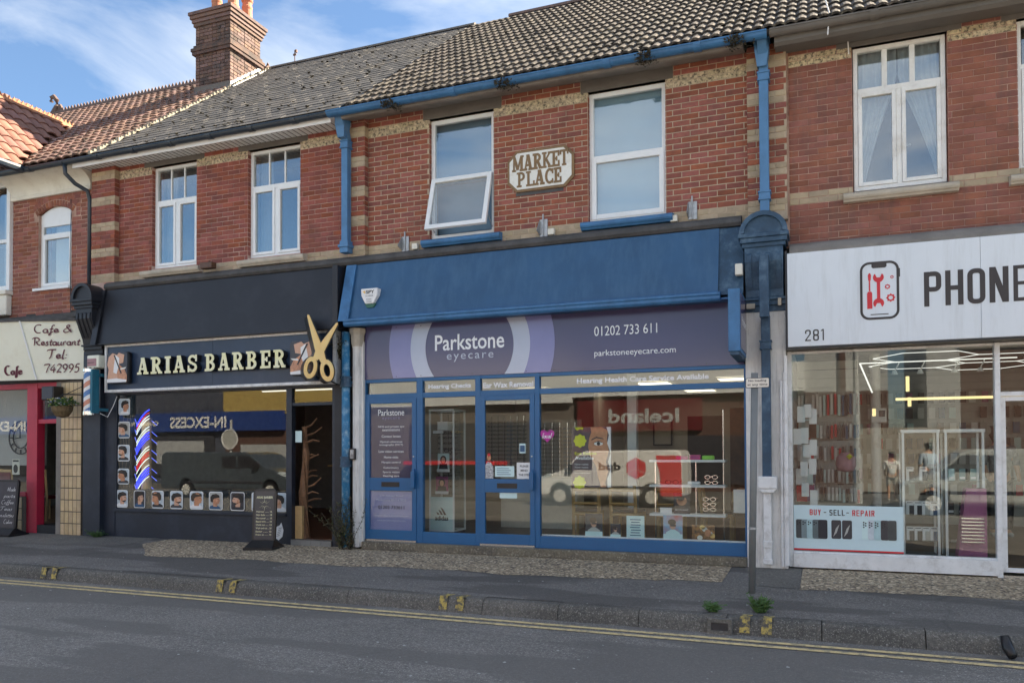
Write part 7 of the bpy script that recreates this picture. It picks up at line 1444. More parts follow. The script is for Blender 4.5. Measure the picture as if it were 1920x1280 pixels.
for s_, a, m_ in (('BUY', -.165, 'redink'), ('-', -.005, 'ink'), ('SELL', .06, 'ink'), ('-', .25, 'ink'), ('REPAIR', .315, 'redink')):
    x = a
    for ch in s_:
        w_ = {'I': .012, '-': .028}.get(ch, .034); block_letter(ch, x, x+w_, .655, .725, -.0065, M[m_], VP, .30 if ch != '-' else .35); x += w_+.0125
def ph(x0, x1, z0, z1, c_, cams, k): 
    MB().prism(rrect(x0, x1, z0, z1, .018), -.009-.0015*k, -.0075, 'y').build('printed_phone', c_, VP)
    if cams: 
        mb = MB(); [mb.prism(ell(x0+.02+.022*(j % 2), z1-.03-.028*(j//2)-.01*(j % 2), .0095, .0095, 10), -.0105-.0015*k, -.009-.0015*k, 'y') for j in range(cams)]; mb.build('printed_camera', M['ink'], VP)
gry = [pmat('phone_a', (.05, .06, .065), .3), pmat('phone_b', (.18, .25, .27), .3), pmat('phone_c', (.35, .52, .55), .3), pmat('phone_d', (.10, .14, .15), .3), M['ink']]
for k, a in enumerate((-.325, -.262, -.20, -.135, -.07)): ph(a, a+(.085 if k < 4 else .105), .37, .60, gry[k], 3 if k < 4 else 0, k)
for a in (.08, .20): ph(a, a+.11, .375, .60, M['dark'], 0, 0); flat([(a+.02, .40), (a+.05, .5), (a+.09, .55), (a+.06, .45)], -.0105, M['ingrey'], 'printed_screen', VP)
for k, a in enumerate((.42, .485, .55, .625, .70)): ph(a, a+(.085 if k < 4 else .095), .375, .61, [M['cyanp'], M['pic'], gry[2], M['dark'], gry[0]][k], 5 if k < 4 else 0, k)
# interior of the phone shop
room(PB, -.42, 6.5, 5.6, M['ingrey'], M['floorw'], pmat('shop_ceiling', (.22, .22, .23), .8), zc=2.85)
def slat(parent, x0, x1, y, axis='y'):
    mb = MB()
    for i in range(19):
        z = .3+i*.13
        if axis == 'y': mb.box(x0, x1, y-.022, y, z, z+.118)
        else: mb.box(y, y+.022, x0, x1, z, z+.118)
    return mb.build('slatwall', pmat('slat_panel', (.44, .435, .415), .55, var=.08), parent)
slat(PB, -.35, 4.5, 5.58); slat(PB, .25, 5.5, -.375, 'x')
rnd = random.Random(77)
kinds = [M['white'], M['cyanp'], M['dark'], M['ink'], M['ingrey'], M['redink'], M['bluep'], M['paper'], M['woodd'], M['hotpink']]
# accessories hanging on the left slatwall, seen edge-on
acc = 0
def pack(x, y, z, w_, h_, d_, m_, lab, cat, grp):
    t = thing('hanging_pack', (x, y, z), lab, cat, grp); mb = MB(); mb.box(x-w_/2, x+w_/2, y-d_/2, y+d_/2, z, z+h_); mb.build('packet', m_, t); mb = MB(); mb.tube([(x, y, z+h_), (x, y, z+h_+.03)], .003, 4); mb.build('hook', M['chrome'], t); return t
for row, z in enumerate((1.62, 1.30, 1.0, .78)):
    for i in range(20):
        yy = .62+i*.2; m_ = kinds[rnd.randrange(len(kinds))]; pack(-.375+rnd.uniform(.10, .22), yy, z+rnd.uniform(-.02, .02), .13, .22, .03, m_, 'small accessory packet hanging on the left slatted wall of the phone shop', 'packet', 'accessory packets on the left slatted wall')
for i, (x, y_, z, h_) in enumerate(((-.26, .33, 1.80, .20), (-.18, .38, 1.86, .17), (-.12, .42, 1.78, .19), (-.31, .33, 1.52, .20), (-.22, .36, 1.53, .20), (-.20, .4, 1.36, .16), (-.12, .42, 1.38, .2), (-.23, .33, 1.12, .18), (-.13, .38, 1.14, .2), (-.22, .36, .86, .17), (-.12, .4, .72, .22), (-.17, .36, .5, .22))):
    t = thing('white_box', (x, y_, z), 'white product box hanging on the left slatted wall close to the window', 'box', 'white product boxes by the phone shop window'); bx('carton', M['paper'], t, x-.045, x+.045, y_-.012, y_+.012, z, z+h_, bevel=.002)
for row in range(7):
    for i in range(20):
        x = .3+i*.165; z = .65+row*.27
        if rnd.random() < .10: continue
        pack(x+rnd.uniform(-.02, .02), 5.45, z, .10, .19, .03, kinds[rnd.randrange(len(kinds))], 'small accessory packet hanging on the rear slatted wall of the phone shop', 'packet', 'accessory packets on the rear slatted wall')
gd_ = thing('display_gondola', (.1, 2.2, .12), 'slatted display stand of hanging accessories behind the white boxes in the phone shop', 'display stand'); slat(gd_, -.36, .48, 2.24)
for row, z in enumerate((1.95, 1.62, 1.30, .98, .70)):
    for i in range(17):
        x = -.33+i*.05+rnd.uniform(-.006, .006)
        pack(x, 2.14-rnd.uniform(0, .05), z+rnd.uniform(-.02, .02), .034, .19 if row else .3, .05, kinds[rnd.choice((0, 0, 1, 1, 2, 3, 4, 4, 5, 6, 7, 7))], 'thin accessory packet hanging on the slatted stand behind the white boxes', 'packet', 'accessory packets on the slatted stand')
# two glass phone cabinets
def phone_cab(x0, x1, lab, rows):
    t = thing('glass_cabinet', ((x0+x1)/2, .9, .12), lab, 'cabinet'); ya, yb = .7, 1.1; mb = MB()
    for x in (x0, x1-.028):
        for yy in (ya, yb-.028): mb.box(x, x+.028, yy, yy+.028, .12, 1.66)
    mb.box(x0-.01, x1+.01, ya-.01, yb, 1.66, 1.70); mb.build('posts', M['upvc'], t)
    for z in (.30, .62, 1.05): bx('shelf', M['iglass'], t, x0+.02, x1-.02, ya+.02, yb-.02, z, z+.008)
    bx('side_glass', M['iglass'], t, x0+.008, x0+.014, ya+.03, yb-.03, .12, 1.66); bx('base', M['dark'], t, x0+.03, x1-.03, ya+.03, yb-.03, .10, .14)
    return t
c1 = phone_cab(.92, 1.34, 'left white framed glass cabinet of phones on price cards in the phone shop window', 3); c2 = phone_cab(1.40, 1.83, 'right white framed glass cabinet of used phones in the phone shop window', 3)
def price_phone(x, z, m_, lab, big=0):
    t = thing('phone_on_card', (x, .8, z), lab, 'phone', 'priced phones in the glass cabinets'); bx('price_card', M['paper'], t, x-.045, x+.04, .80, .803, z, z+.17); bx('phone', m_, t, x-.01, x+.045, .79, .799, z-.0, z+.115, bevel=.003); bx('print', M['ink'], t, x-.035, x+.03, .7985, .7998, z+.145, z+.155)
for z, xs_ in ((1.06, (.99, 1.14)), (.63, (.985, 1.075, 1.165, 1.255)), (.31, (.985, 1.075, 1.165, 1.255))):
    for i, x in enumerate(xs_): price_phone(x+.03, z, [M['dark'], M['ink'], M['ingrey'], M['bluep']][i % 4], 'phone standing on a white price card in the left glass cabinet')
for i, (x, z, m_) in enumerate(((1.49, 1.06, M['cyanp']), (1.61, 1.06, pmat('teal_phone', (.12, .25, .26), .3)), (1.73, 1.06, pmat('sage_phone', (.25, .38, .36), .3)), (1.48, .64, M['ink']), (1.60, .64, M['dark']), (1.73, .63, M['ink']), (1.74, .31, pmat('lilac_phone', (.4, .45, .75), .3)), (1.62, .31, M['ink']))):
    t = thing('phone', (x, .85, z), ['pale', 'teal', 'sage green', 'black', 'dark grey', 'black', 'lilac', 'black'][i]+' phone in the right glass cabinet, '+['first on top', 'second on the top shelf', 'third on the top shelf', 'first on the middle shelf', 'second on the middle shelf', 'third on the middle shelf', 'rightmost on the bottom shelf', 'left of the lilac one on the bottom shelf'][i], 'phone'); bx('body', m_, t, x-.035, x+.035, .85, .86, z, z+.15, bevel=.006); bx('price_tag', M['paper'], t, x-.028, x+.028, .842, .849, z+.02, z+.05)
pk = thing('display_stand', (1.72, .45, .12), 'pink and magenta accessory stand behind the bottom right of the phone shop window', 'stand'); MB().add([(1.50, .5, .12), (1.80, .42, .12), (1.80, .42, .98), (1.60, .5, .98), (1.50, .75, .12), (1.80, .67, .12), (1.80, .67, .98), (1.60, .75, .98)], [(0,1,2,3),(1,5,6,2),(5,4,7,6),(4,0,3,7),(3,2,6,7),(0,4,5,1)]).build('body', M['hotpink'], pk)
mb = MB(); [mb.box(1.53+.012*(7-i)*0, 1.77, .405, .42, .34+i*.04, .352+i*.04) for i in range(8)]; mb.build('rails', M['chrome'], pk)
bpk = thing('backpack', (.25, 1.0, 1.2), 'pink child backpack with yellow toy hanging inside the phone shop', 'bag'); mb = MB(); mb.lathe([(0, 1.15), (.10, 1.17), (.13, 1.25), (.12, 1.35), (.06, 1.41), (0, 1.42)], (.28, 1.2, 0), 12); mb.build('body', pmat('dusty_pink_cloth', (.42, .22, .26), .7), bpk, smooth=True); mb = MB(); mb.lathe([(0, -.04), (.045, 0), (0, .04)], (.32, 1.0, 1.36), 8); mb.build('toy', M['yellow'], bpk)
col_ = thing('pole', (.72, 2.4, .12), 'white painted column with signs inside the phone shop', 'column'); mb = MB(); mb.lathe([(.07, .12), (.07, 2.85)], (.72, 2.4, 0), 16); mb.build('shaft', M['wshop'], col_, smooth=True); bx('info_card', M['paper'], col_, .66, .86, 2.30, 2.31, 1.85, 2.05); bx('print', M['dark'], col_, .76, .84, 2.29, 2.30, 1.93, 2.02)
hx = thing('hexagon_light', (2.0, 2.5, 2.6), 'white lit hexagon honeycomb lamp under the phone shop ceiling', 'light'); sset = set(); a_ = .62
for i in range(4):
    for j in range(2):
        cx = 1.25+i*a_*1.5; cy = 1.2+j*a_*1.732+(a_*.866 if i % 2 else 0)
        V = [(round(cx+a_*math.cos(R(60*k)), 2), round(cy+a_*math.sin(R(60*k)), 2)) for k in range(6)]
        for k in range(6):
            e = tuple(sorted((V[k], V[(k+1) % 6])))
            if e in sset: continue
            sset.add(e); (xa, ya), (xb, yb) = e; mb = MB(); mb.tube([(xa, ya, 2.66), (xb, yb, 2.66)], .005, 6); mb.build('lit_tube', M['tubew'], hx)
tb = thing('strip_light', (1.5, 1.0, 2.4), 'white lit strip with spotlights above the phone shop window', 'light'); mb = MB(); mb.tube([(.45, .75, 2.56), (2.2, .75, 2.56)], .008, 6); mb.tube([(.45, .75, 2.56), (.62, 1.3, 2.22)], .011, 6); mb.build('lit_tube', M['tubew'], tb)
for x in (.85, 1.14, 1.52, 1.8): mb = MB(); mb.tube([(x+.06, .78, 2.55), (x, .72, 2.44)], .008, 5); mb.lathe([(0, .03), (.02, .03), (.04, -.02), (0, -.02)], (x, .70, 2.42), 10); mb.build('spotlight', M['upvc'], tb)
ty = thing('strip_light', (1.6, 1.6, 2.14), 'warm yellow lit strip hanging above the glass cabinets', 'light'); mb = MB(); mb.tube([(.92, 1.5, 2.13), (2.7, 1.5, 2.13)], .020, 6); mb.build('lit_tube', M['tubey'], ty)
for i, (x, z0, z1) in enumerate(((1.05, 2.22, 2.42), (1.07, 2.02, 2.14), (.64, 1.9, 2.0))): t = thing('pendant_light', (x, 1.4, z0), ('warm upright lit tube, upper one', 'warm upright lit tube, middle one', 'warm upright lit tube, lowest one')[i]+' near the phone shop column', 'light'); mb = MB(); mb.tube([(x, 1.3, z0), (x, 1.3, z1)], .022, 8); mb.build('lit_tube', M['tubey'], t)
pat = pmat('leaf_pattern_shirt', (.30, .30, .30), .8, col2=(.10, .10, .11), scale=16)
# ---------------------------------------------------------------- people
def skinned(name, joints, mat, parent, root=0, sub=1):
    """continuous surface grown round joints: [(pos, radius, parent index)]"""
    o0 = wl(parent); me = bpy.data.meshes.new(name); me.from_pydata([tuple(Vector(j[0])-o0) for j in joints], [(j[2], i) for i, j in enumerate(joints) if j[2] is not None], [])
    o = bpy.data.objects.new(name, me); COL.objects.link(o); o.parent = parent; WL[o.name] = o0
    s = o.modifiers.new("skin", 'SKIN'); s.use_smooth_shade = True
    for i, j in enumerate(joints):
        sv = me.skin_vertices[0].data[i] if me.skin_vertices else None
        if sv: sv.radius = (j[1], j[1]*(.8 if len(j) < 4 else j[3])); sv.use_root = (i == root)
    m = o.modifiers.new("sub", 'SUBSURF'); m.levels = sub; m.render_levels = 2; me.materials.append(mat); return o
def person(x, y, z, h, face, shirt, legs, label, hair='hair', shorts=False, lean=0., sleeve=True, skin='skin2'):
    t = thing('person', (x, y, z), label, 'person'); s = h/1.75; ca, sa = math.cos(face), math.sin(face)
    def P(a, b, c_): return (x+(a*ca-b*sa)*s, y+(a*sa+b*ca)*s, z+c_*s)
    J = [(P(0, 0, .95), .13*s, None), (P(0, .0, 1.15), .12*s, 0), (P(0, lean*.5, 1.38), .14*s, 1), (P(0, lean, 1.50), .055*s, 2, 1.), (P(0, lean, 1.60), .085*s, 3, 1.1), (P(0, lean, 1.70), .075*s, 4, 1.1)]
    for sg in (-1, 1):
        n_ = len(J); J += [(P(sg*.18, lean*.5, 1.40), .06*s, 2, 1.), (P(sg*.24, .02, 1.14), .045*s, n_, 1.), (P(sg*.22, .16, .95), .033*s, n_+1, 1.), (P(sg*.2, .22, .90), .03*s, n_+2, 1.)]
        n_ = len(J); J += [(P(sg*.10, 0, .88), .09*s, 0, 1.), (P(sg*.11, .02, .48), .062*s, n_, 1.), (P(sg*.11, -.01, .10), .042*s, n_+1, 1.), (P(sg*.12, .12, .03), .035*s, n_+2, 1.)]
    skinned('body', J, M[skin], t)
    k = 1.16; S = [(P(0, 0, .88), .17*s, None), (P(0, .0, 1.15), .155*s, 0), (P(0, lean*.5, 1.38), .165*s, 1), (P(0, lean*.9, 1.47), .075*s, 2, 1.)]
    for sg in (-1, 1):
        n_ = len(S); S += [(P(sg*.19, lean*.5, 1.40), .075*s, 2, 1.), (P(sg*.24, .01, 1.20), .062*s, n_, 1.)]
        if sleeve: S += [(P(sg*.245, .03, 1.10), .055*s, n_+1, 1.)]
    skinned('shirt', S, shirt, t)
    T = [(P(0, 0, .96), .15*s, None)]
    for sg in (-1, 1):
        n_ = len(T); T += [(P(sg*.10, 0, .86), .105*s, 0, 1.), (P(sg*.115, .02, .5), .085*s, n_, 1.)]
        if not shorts: T += [(P(sg*.115, 0, .10), .07*s, n_+1, 1.)]
    skinned('shorts' if shorts else 'trousers', T, legs, t)
    skinned('hair', [(P(0, lean-.02, 1.66), .095*s, None, 1.15), (P(0, lean-.01, 1.74), .07*s, 0, 1.1), (P(0, lean-.06, 1.60), .06*s, 0, 1.)], M[hair], t)
    for sg in (-1, 1): skinned('shoe', [(P(sg*.115, -.03, .05), .05*s, None, 1.), (P(sg*.12, .15, .035), .04*s, 0, 1.)], M['ingrey'], t)
    return t
person(2.5, 3.6, .12, 1.66, R(190), pat, M['ink'], 'person in a grey leaf patterned shirt and black trousers inside the phone shop door')

# ================================================================ STREET THINGS
SP_ = thing('sign_post', (-.70, -1.73, -.05), 'grey pavement post with a small No loading at any time plate', 'sign post'); mb = MB(); mb.tube([(-.715, -1.73, -.05), (-.665, -1.73, 2.26)], .036, 16); mb.build('post', M['postg'], SP_, smooth=True); mb = MB(); mb.tube([(-.701, -1.73, .62), (-.7005, -1.73, .645)], .040, 16); mb.build('band', M['metal'], SP_)
MB().prism(rrect(-.755, -.515, 2.10, 2.205, .015), -1.775, -1.768, 'y').build('plate_edge', M['ink'], SP_); MB().prism(rrect(-.749, -.521, 2.106, 2.199, .012), -1.778, -1.7745, 'y').build('plate', pmat('aged_plate', (.62, .58, .52), .4, var=.06), SP_)
text('No loading', -.725, -.545, 2.158, 2.188, FRONT(-1.7795), M['ink'], SP_, bold=.015); text('at any time', -.735, -.535, 2.116, 2.146, FRONT(-1.7795), M['ink'], SP_, bold=.015)
def tuft(x, y, n, h, spread, label, mat='leaf', z=None, seed=1, cat='weed'):
    rnd = random.Random(seed); t = thing('weed', (x, y, zp(x, y) if z is None else z), label, cat); z0 = zp(x, y) if z is None else z; mb = MB()
    for i in range(n):
        a = rnd.uniform(0, 6.28); L = h*rnd.uniform(.5, 1.1); o = spread*rnd.random(); bx_, by_ = x+.3*o*math.cos(a), y+.3*o*math.sin(a); tx, ty = x+o*math.cos(a)*1.5, y+o*math.sin(a)*1.5; w_ = .008; zt = z0+L*math.cos(rnd.uniform(.1, .9)); mz = z0+L*.6
        mx_, my_ = (bx_*.5+tx*.5), (by_*.5+ty*.5); mb.add([(bx_-w_, by_, z0), (bx_+w_, by_, z0), (mx_+w_, my_, mz), (mx_-w_, my_, mz)], [(0,1,2,3)]); mb.add([(mx_-w_, my_, mz), (mx_+w_, my_, mz), (tx, ty, zt)], [(0,1,2)])
        for k in range(3):
            f_ = rnd.random(); px_, py_, pz_ = bx_+(tx-bx_)*f_, by_+(ty-by_)*f_, z0+(zt-z0)*f_; l_ = rnd.uniform(.015, .04); mb.add([(px_, py_, pz_), (px_+l_, py_+rnd.uniform(-.02, .02), pz_+.012), (px_+l_*1.4, py_, pz_+rnd.uniform(-.01, .03)), (px_+l_*.7, py_-.012, pz_)], [(0,1,2,3)])
    mb.build('leaves', M[mat], t); return t
tuft(-.58, -2.62, 90, .16, .10, 'bright green weed growing at the foot of the grey sign post'); tuft(-1.0, -2.72, 40, .09, .08, 'small green weed beside the drain left of the sign post', seed=2)
tuft(-11.72, -.16, 70, .13, .16, 'low green weeds at the foot of the dark barber pilaster', seed=3)
def creeper(x, y, z0, z1, n, label, seed, sp=.10, lean=.0):
    rnd = random.Random(seed); t = thing('creeper', (x, y, z0), label, 'plant'); st_ = MB(); lf = MB()
    for i in range(n):
        p = Vector((x+rnd.uniform(-sp, sp)*.4, y, z0)); P = [p.copy()]; d = Vector((rnd.uniform(-.4, .4)+lean, rnd.uniform(-.5, -.0), 1)); L = (z1-z0)*rnd.uniform(.45, 1); k = 9
        for j in range(k): d += Vector((rnd.uniform(-.3, .3), rnd.uniform(-.2, .2), 0)); p = p+d.normalized()*L/k; P.append(p.copy())
        st_.tube(P, .004, 4)
        for q in P[1:]:
            for m_ in range(5):
                a = Vector((rnd.uniform(-1, 1), rnd.uniform(-1, .3), rnd.uniform(-.6, 1))).normalized(); b = a.cross(Vector((rnd.random(), rnd.random(), rnd.random()))).normalized(); l_ = rnd.uniform(.02, .045); o = q+a*rnd.uniform(0, .02); lf.add([tuple(o), tuple(o+a*l_*.5+b*l_*.3), tuple(o+a*l_), tuple(o+a*l_*.5-b*l_*.3)], [(0,1,2,3)])
    st_.build('stem', M['moss'], t); lf.build('leaves', M['ivy'], t); return t
creeper(-6.56, -.24, 0, .82, 12, 'thin green creeper climbing the foot of the white column', 5, lean=.05); creeper(-6.72, -.24, 0, .9, 12, 'dull green creeper at the foot of the peeling blue pipe', 6, lean=-.08); creeper(-6.86, -.10, 2.85, 3.28, 10, 'small creeper hanging behind the giant scissors', 7)
for i, (x, lab) in enumerate(((-5.74, 'dark weed clump hanging from the left of the blue gutter'), (-3.98, 'dark weed clump hanging below the middle of the blue gutter'), (-2.08, 'dark weed clump hanging below the right of the blue gutter'), (-.95, 'dark weed clump at the gutter outlet by the right downpipe'))):
    rnd = random.Random(40+i); t = thing('gutter_weed', (x, -.5, 6.4), lab, 'weed'); mb = MB(); foliage(mb, (x, -.52, 6.41), .11, 90, .06, .6, rnd); foliage(mb, (x+.05, -.5, 6.37), .17, 50, .04, .3, rnd); mb.build('leaves', M['moss'], t)
mb = MB(); rnd = random.Random(55)
for i in range(420):
    x = rnd.uniform(-14, 3); yy = -rnd.random()*8.5; z = (zp(x, yy) if yy > -2.8 else -.2)+.006; s = rnd.uniform(.005, .017); a = rnd.uniform(0, 3); mb.add([(x+s*math.cos(a), yy+s*math.sin(a), z), (x-s*math.sin(a), yy+s*math.cos(a), z+.003), (x-s*math.cos(a), yy-s*math.sin(a), z), (x+s*math.sin(a), yy-s*math.cos(a), z)], [(0,1,2,3)])
lt = mb.build('litter_specks', M['ingrey']); lt['kind'] = 'stuff'
bxx = thing('floodlight', (-9.3, -.15, 4.42), 'small dark floodlight resting on the ledge between the barber windows', 'light'); mb = MB(); mb.box(-9.42, -9.18, -.24, -.12, 4.43, 4.53); mb.build('lamp_body', M['woodd'], bxx, bevel=.01); mb = MB(); mb.tube([(-9.36, -.12, 4.5), (-9.40, -.04, 4.6)], .012, 5); mb.build('arm', M['woodd'], bxx)
shoe = thing('black_boot', (1.32, -3.1, -.2), 'black boot shaped object at the right edge of the kerb', 'boot'); mb = MB(); mb.tube([(1.34, -3.02, -.05), (1.36, -3.05, -.14), (1.38, -3.12, -.19)], [.035, .045, .035], 8); mb.build('body', M['blackpl'], shoe, smooth=True)

# ================================================================ OPPOSITE SIDE OF THE STREET (seen mirrored in the shop glass)
def far_block(x0, x1, h, mat, label, y=-20, cat='building'):
    t = thing('building', ((x0+x1)/2, y, 0), label, cat); bx('wall', mat, t, x0, x1, y-8, y, -.1, h); bx('parapet', M['plank'], t, x0, x1, y-.2, y+.08, h, h+.12); return t
M['corr'] = pmat('dark_cladding', (.07, .08, .11), .5); M['ybw'] = pmat('yellow_render', (.42, .30, .10), .8, var=.15); M['dkb'] = pmat('dark_brick_far', (.10, .05, .04), .85, var=.3, scale=8); M['pale'] = pmat('pale_concrete_far', (.36, .37, .38), .8, var=.15)
fa = far_block(-48, -26.4, 6.2, M['corr'], 'dark clad discount store with a long blue sign across the street'); mb = MB(); [mb.box(-47.9+i*.3, -47.8+i*.3, -20, -19.94, 3.5, 6.2) for i in range(72)]; mb.build('rib', M['corr'], fa)
bx('sign_band', pmat('store_blue', (.015, .05, .22), .4), fa, -48, -22.9, -19.93, -19.7, 2.45, 3.35)
def far_text(s, xl, xr, z0, z1, y, m_, par): return text(s, -xr, -xl, z0, z1, (Vector((0, y, 0)), Vector((-1, 0, 0)), Vector((0, 0, 1))), m_, par, bold=.03)
far_text('IN-EXCESS', -29.5, -26.1, 2.6, 3.15, -19.68, M['white'], fa); far_text('Quality for Less', -33.2, -30.2, 2.7, 2.98, -19.68, M['cream'], fa); far_text('IN-EXCESS', -43.5, -39.3, 2.6, 3.15, -19.68, M['white'], fa)
bx('shop_window', M['dark'], fa, -47, -27, -19.99, -19.9, .3, 2.3); bx('poster_panel', M['pale'], fa, -30.5, -27.6, -19.9, -19.85, .9, 2.0)
fb = far_block(-26.4, -19.5, 4.6, M['dkb'], 'low building with yellow upper wall beside the discount store'); bx('yellow_upper_wall', M['ybw'], fb, -26.4, -19.5, -19.99, -19.85, 3.2, 4.6); bx('hoarding', M['pale'], fb, -25.4, -20.5, -19.95, -19.85, .6, 1.8)
M['pale2'] = pmat('white_parapet_far', (.60, .62, .63), .8, var=.1); M['mid'] = pmat('grey_brick_far', (.13, .11, .10), .85, var=.3, scale=4)
fc = far_block(-19.5, -9.2, 5.2, M['mid'], 'grey shop building with pale parapet across the street'); bx('white_parapet', M['pale2'], fc, -19.5, -9.2, -20, -19.7, 3.35, 5.2); bx('shop_window', M['dark'], fc, -16.5, -9.8, -19.99, -19.95, .3, 2.6); bx('red_awning', M['redink'], fc, -16.5, -12, -19.95, -19.4, .9, 1.05)
fd = far_block(-9.2, -.6, 4.0, M['dkb'], 'low frozen food store with dark red sign and white letters across the street'); bx('sign_board', pmat('store_red', (.12, .008, .012), .4), fd, -9.0, -4.2, -19.98, -19.8, 2.2, 3.4); bx('white_parapet', M['pale2'], fd, -9.2, -.6, -20, -19.7, 3.55, 4.6); bx('shop_window', M['dark'], fd, -8.8, -1.2, -19.99, -19.9, .2, 2.0)
far_text('Iceland', -7.75, -5.03, 2.5, 3.05, -19.79, M['pale'], fd)
fe = far_block(-.6, 2.1, 5.0, M['pale'], 'pale block with two wide windows across the street'); mb = MB(); mb.box(-.6, 2.1, -19.98, -19.9, -.1, 3.5); mb.build('lower_wall', M['dkb'], fe); bx('mullion', M['dkb'], fe, .55, .75, -19.98, -19.9, 3.5, 5.0)
fg = far_block(3.3, 4.3, 5.6, M['pale'], 'narrow pale house opposite the phone shop'); far_block(4.3, 10, 4.8, M['dkb'], 'dark brick house across the street beyond the narrow pale one'); bx('fence_panel', pmat('grey_timber', (.33, .29, .25), .8, var=.3), fg, 1.2, 4.2, -19.9, -19.8, 0, 2.2)
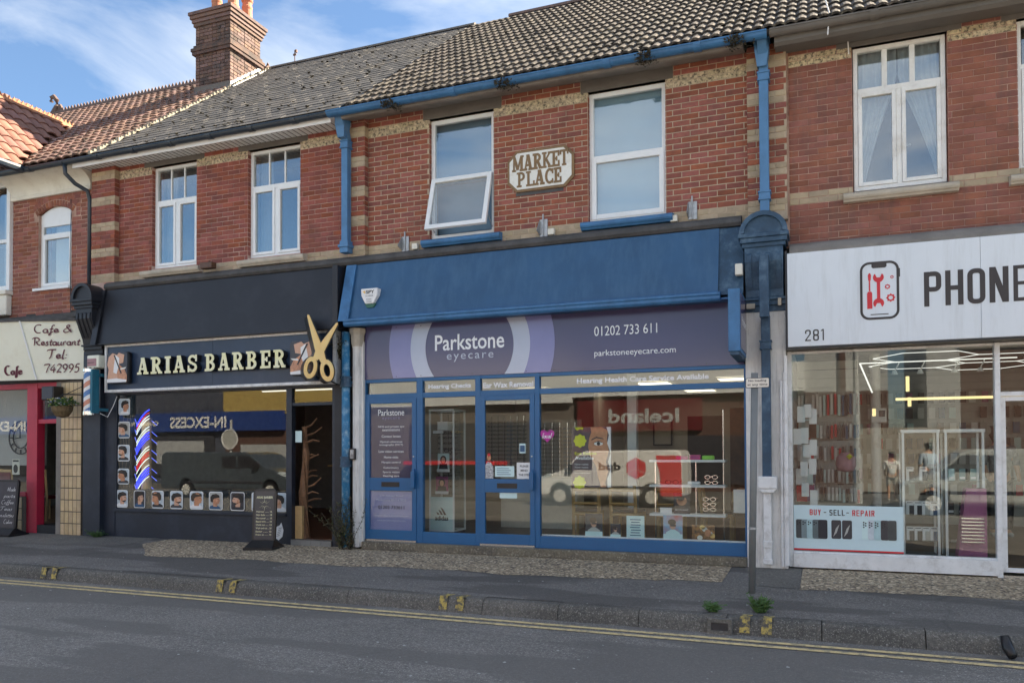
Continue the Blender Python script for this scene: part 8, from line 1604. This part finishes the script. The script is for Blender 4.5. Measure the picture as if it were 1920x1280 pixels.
def van(x0, x1, y, body, label, logo=False, s=1):
    """van along X; s=1 nose towards -x. y is the side that faces the shops"""
    L = x1-x0; t = thing('parked_van', ((x0+x1)/2, y-.9, -.2), label, 'van'); X = (lambda a: x0+a*L) if s > 0 else (lambda a: x1-a*L); zg = -.2
    prof = [(.0,.32),(.0,.62),(.015,.80),(.14,.98),(.20,1.06),(.31,1.52),(.36,1.60),(.97,1.62),(.995,1.50),(1.0,.85),(1.0,.32)]
    cut = []
    def wheel_arc(c_, r_): return [(c_+r_*math.cos(R(a))/L, .32+r_*math.sin(R(a))) for a in range(0, 181, 20)]
    P = prof+wheel_arc(.80, .36)+wheel_arc(.17, .36)
    MB().prism([(X(a), zg+b*1.03) for a, b in P], y-1.75, y, 'y').build('body', body, t, bevel=.05)
    gl = [(.225,1.08),(.315,1.46),(.40,1.46),(.40,1.05)]; g2 = [(.415,1.05),(.415,1.46),(.52,1.46),(.52,1.05)]
    MB().prism([(X(a), zg+b*1.03) for a, b in gl], y-.0, y+.012, 'y').build('side_window', M['ink'], t); MB().prism([(X(a), zg+b*1.03) for a, b in g2], y, y+.012, 'y').build('side_window', M['ink'], t) if not logo else None
    for c_ in (.17, .80):
        w_ = MB(); xx = X(c_); pts = [(.31*math.cos(2*math.pi*k/20), .31*math.sin(2*math.pi*k/20)) for k in range(20)]; w_.prism([(xx+a, zg+.31+b) for a, b in pts], y-.2, y-.01, 'y'); w = w_.build('wheel', M['blackpl'], t)
        h_ = MB(); h_.prism([(xx+a*.62, zg+.31+b*.62) for a, b in pts], y-.02, y+.0, 'y'); h_.build('hub_cap', M['ingrey'], w); h2 = MB()
        for k in range(8): a = 2*math.pi*k/8; h2.prism([(xx+.05*math.cos(a-.2), zg+.31+.05*math.sin(a-.2)), (xx+.18*math.cos(a-.12), zg+.31+.18*math.sin(a-.12)), (xx+.18*math.cos(a+.12), zg+.31+.18*math.sin(a+.12)), (xx+.05*math.cos(a+.2), zg+.31+.05*math.sin(a+.2))], y, y+.008, 'y')
        h2.build('spoke', M['white'], w)
    mb = MB(); mb.prism([(X(.22), zg+.55), (X(.78), zg+.55), (X(.78), zg+.62), (X(.22), zg+.62)], y, y+.02, 'y'); mb.prism([(X(.40)-.006, zg+.4), (X(.40)+.006, zg+.4), (X(.40)+.006, zg+1.6), (X(.40)-.006, zg+1.6)], y, y+.004, 'y'); mb.build('trim', M['dark'], t); MB().prism([(X(.02), zg+.85), (X(.10), zg+.98), (X(.11), zg+.88), (X(.03), zg+.74)], y-.1, y+.005, 'y').build('headlight', M['pic'], t); bx('door_mirror', M['blackpl'], t, X(.26)-.08, X(.26)+.08, y, y+.16, zg+1.05, zg+1.25, bevel=.02)
    if logo:
        cx, cz = X(.70), zg+1.14; a_ = .33
        for k, (da, db) in enumerate(((90, 210), (210, 330), (330, 90))):
            if k == 2: q = [(0, 0), (math.cos(R(330)), math.sin(R(330))), (math.cos(R(30)), math.sin(R(30))), (0, 1)]; 
            elif k == 0: q = [(0, 0), (0, 1), (math.cos(R(150)), math.sin(R(150))), (math.cos(R(210)), math.sin(R(210)))]
            else: q = [(0, 0), (math.cos(R(210)), math.sin(R(210))), (0, -1), (math.cos(R(330)), math.sin(R(330)))]
            mx_, mz_ = sum(p[0] for p in q)/4, sum(p[1] for p in q)/4; MB().prism([(cx+a_*(mx_+(p[0]-mx_)*.93), cz+a_*(mz_+(p[1]-mz_)*.93)) for p in q], y+.002, y+.008, 'y').build('cube_face', M['redink'], t)
        far_text('dpd', -6.18, -5.52, zg+1.02, zg+1.30, y+.01, M['ink'], t); MB().prism([(X(.86), zg+.35), (X(1.0), zg+.35), (X(.995), zg+1.5), (X(.83), zg+1.5), (X(.86), zg+.9)], y+.002, y+.007, 'y').build('red_rear_panel', M['redink'], t)
    return t
van(-8.15, -3.75, -12.5, pmat('van_white', (.72, .73, .72), .3, var=.03, coat=.5), 'white delivery van with red cube logo parked across the street, reflected in the eyecare window', True)
van(-22.9, -17.0, -12.5, pmat('van_grey', (.05, .065, .08), .3, var=.05, coat=.5), 'dark grey van parked across the street, reflected in the barber window', False, -1)
van(1.8, 6.2, -12.0, pmat('car_silver', (.42, .44, .44), .3, coat=.5), 'silver van parked across the street, its front wheel reflected in the phone shop window', False)
rs = thing('road_sign', (-21.3, -14.3, 0), 'round road sign seen from behind across the street', 'road sign'); mb = MB(); mb.tube([(-21.3, -14.4, -.1), (-21.3, -14.4, 2.7)], .05, 8); mb.build('post', M['pale'], rs); mb = MB(); mb.prism(ell(-21.3, 1.95, .38, .38, 28), -14.35, -14.33, 'y'); mb.build('disc', M['ingrey'], rs)
mb = MB()
o_ = ell(-21.3, 1.95, .39, .39, 28); i_ = ell(-21.3, 1.95, .34, .34, 28); [mb.prism([o_[k], o_[(k+1) % 28], i_[(k+1) % 28], i_[k]], -14.33, -14.31, 'y') for k in range(28)]; mb.build('rim', M['white'], rs)
person(1.9, -16.0, -.08, 1.45, R(180), M['white'], M['ingrey'], 'girl in white T-shirt and grey shorts across the street, reflected in the phone shop window', shorts=True); person(2.9, -16.2, -.08, 1.7, R(160), pmat('pale_blue_shirt', (.45, .55, .68), .8), M['paper'], 'man in pale blue shirt across the street, reflected in the phone shop window', shorts=True)
lp_ = thing('lamp_post', (.9, -14.5, 0), 'white painted street pole opposite the phone shop', 'pole'); mb = MB(); mb.tube([(.9, -14.5, -.1), (.9, -14.5, 1.2), (.9, -14.5, 1.3), (.9, -14.5, 6)], [.13, .13, .09, .07], 10); mb.build('post', M['pale'], lp_)
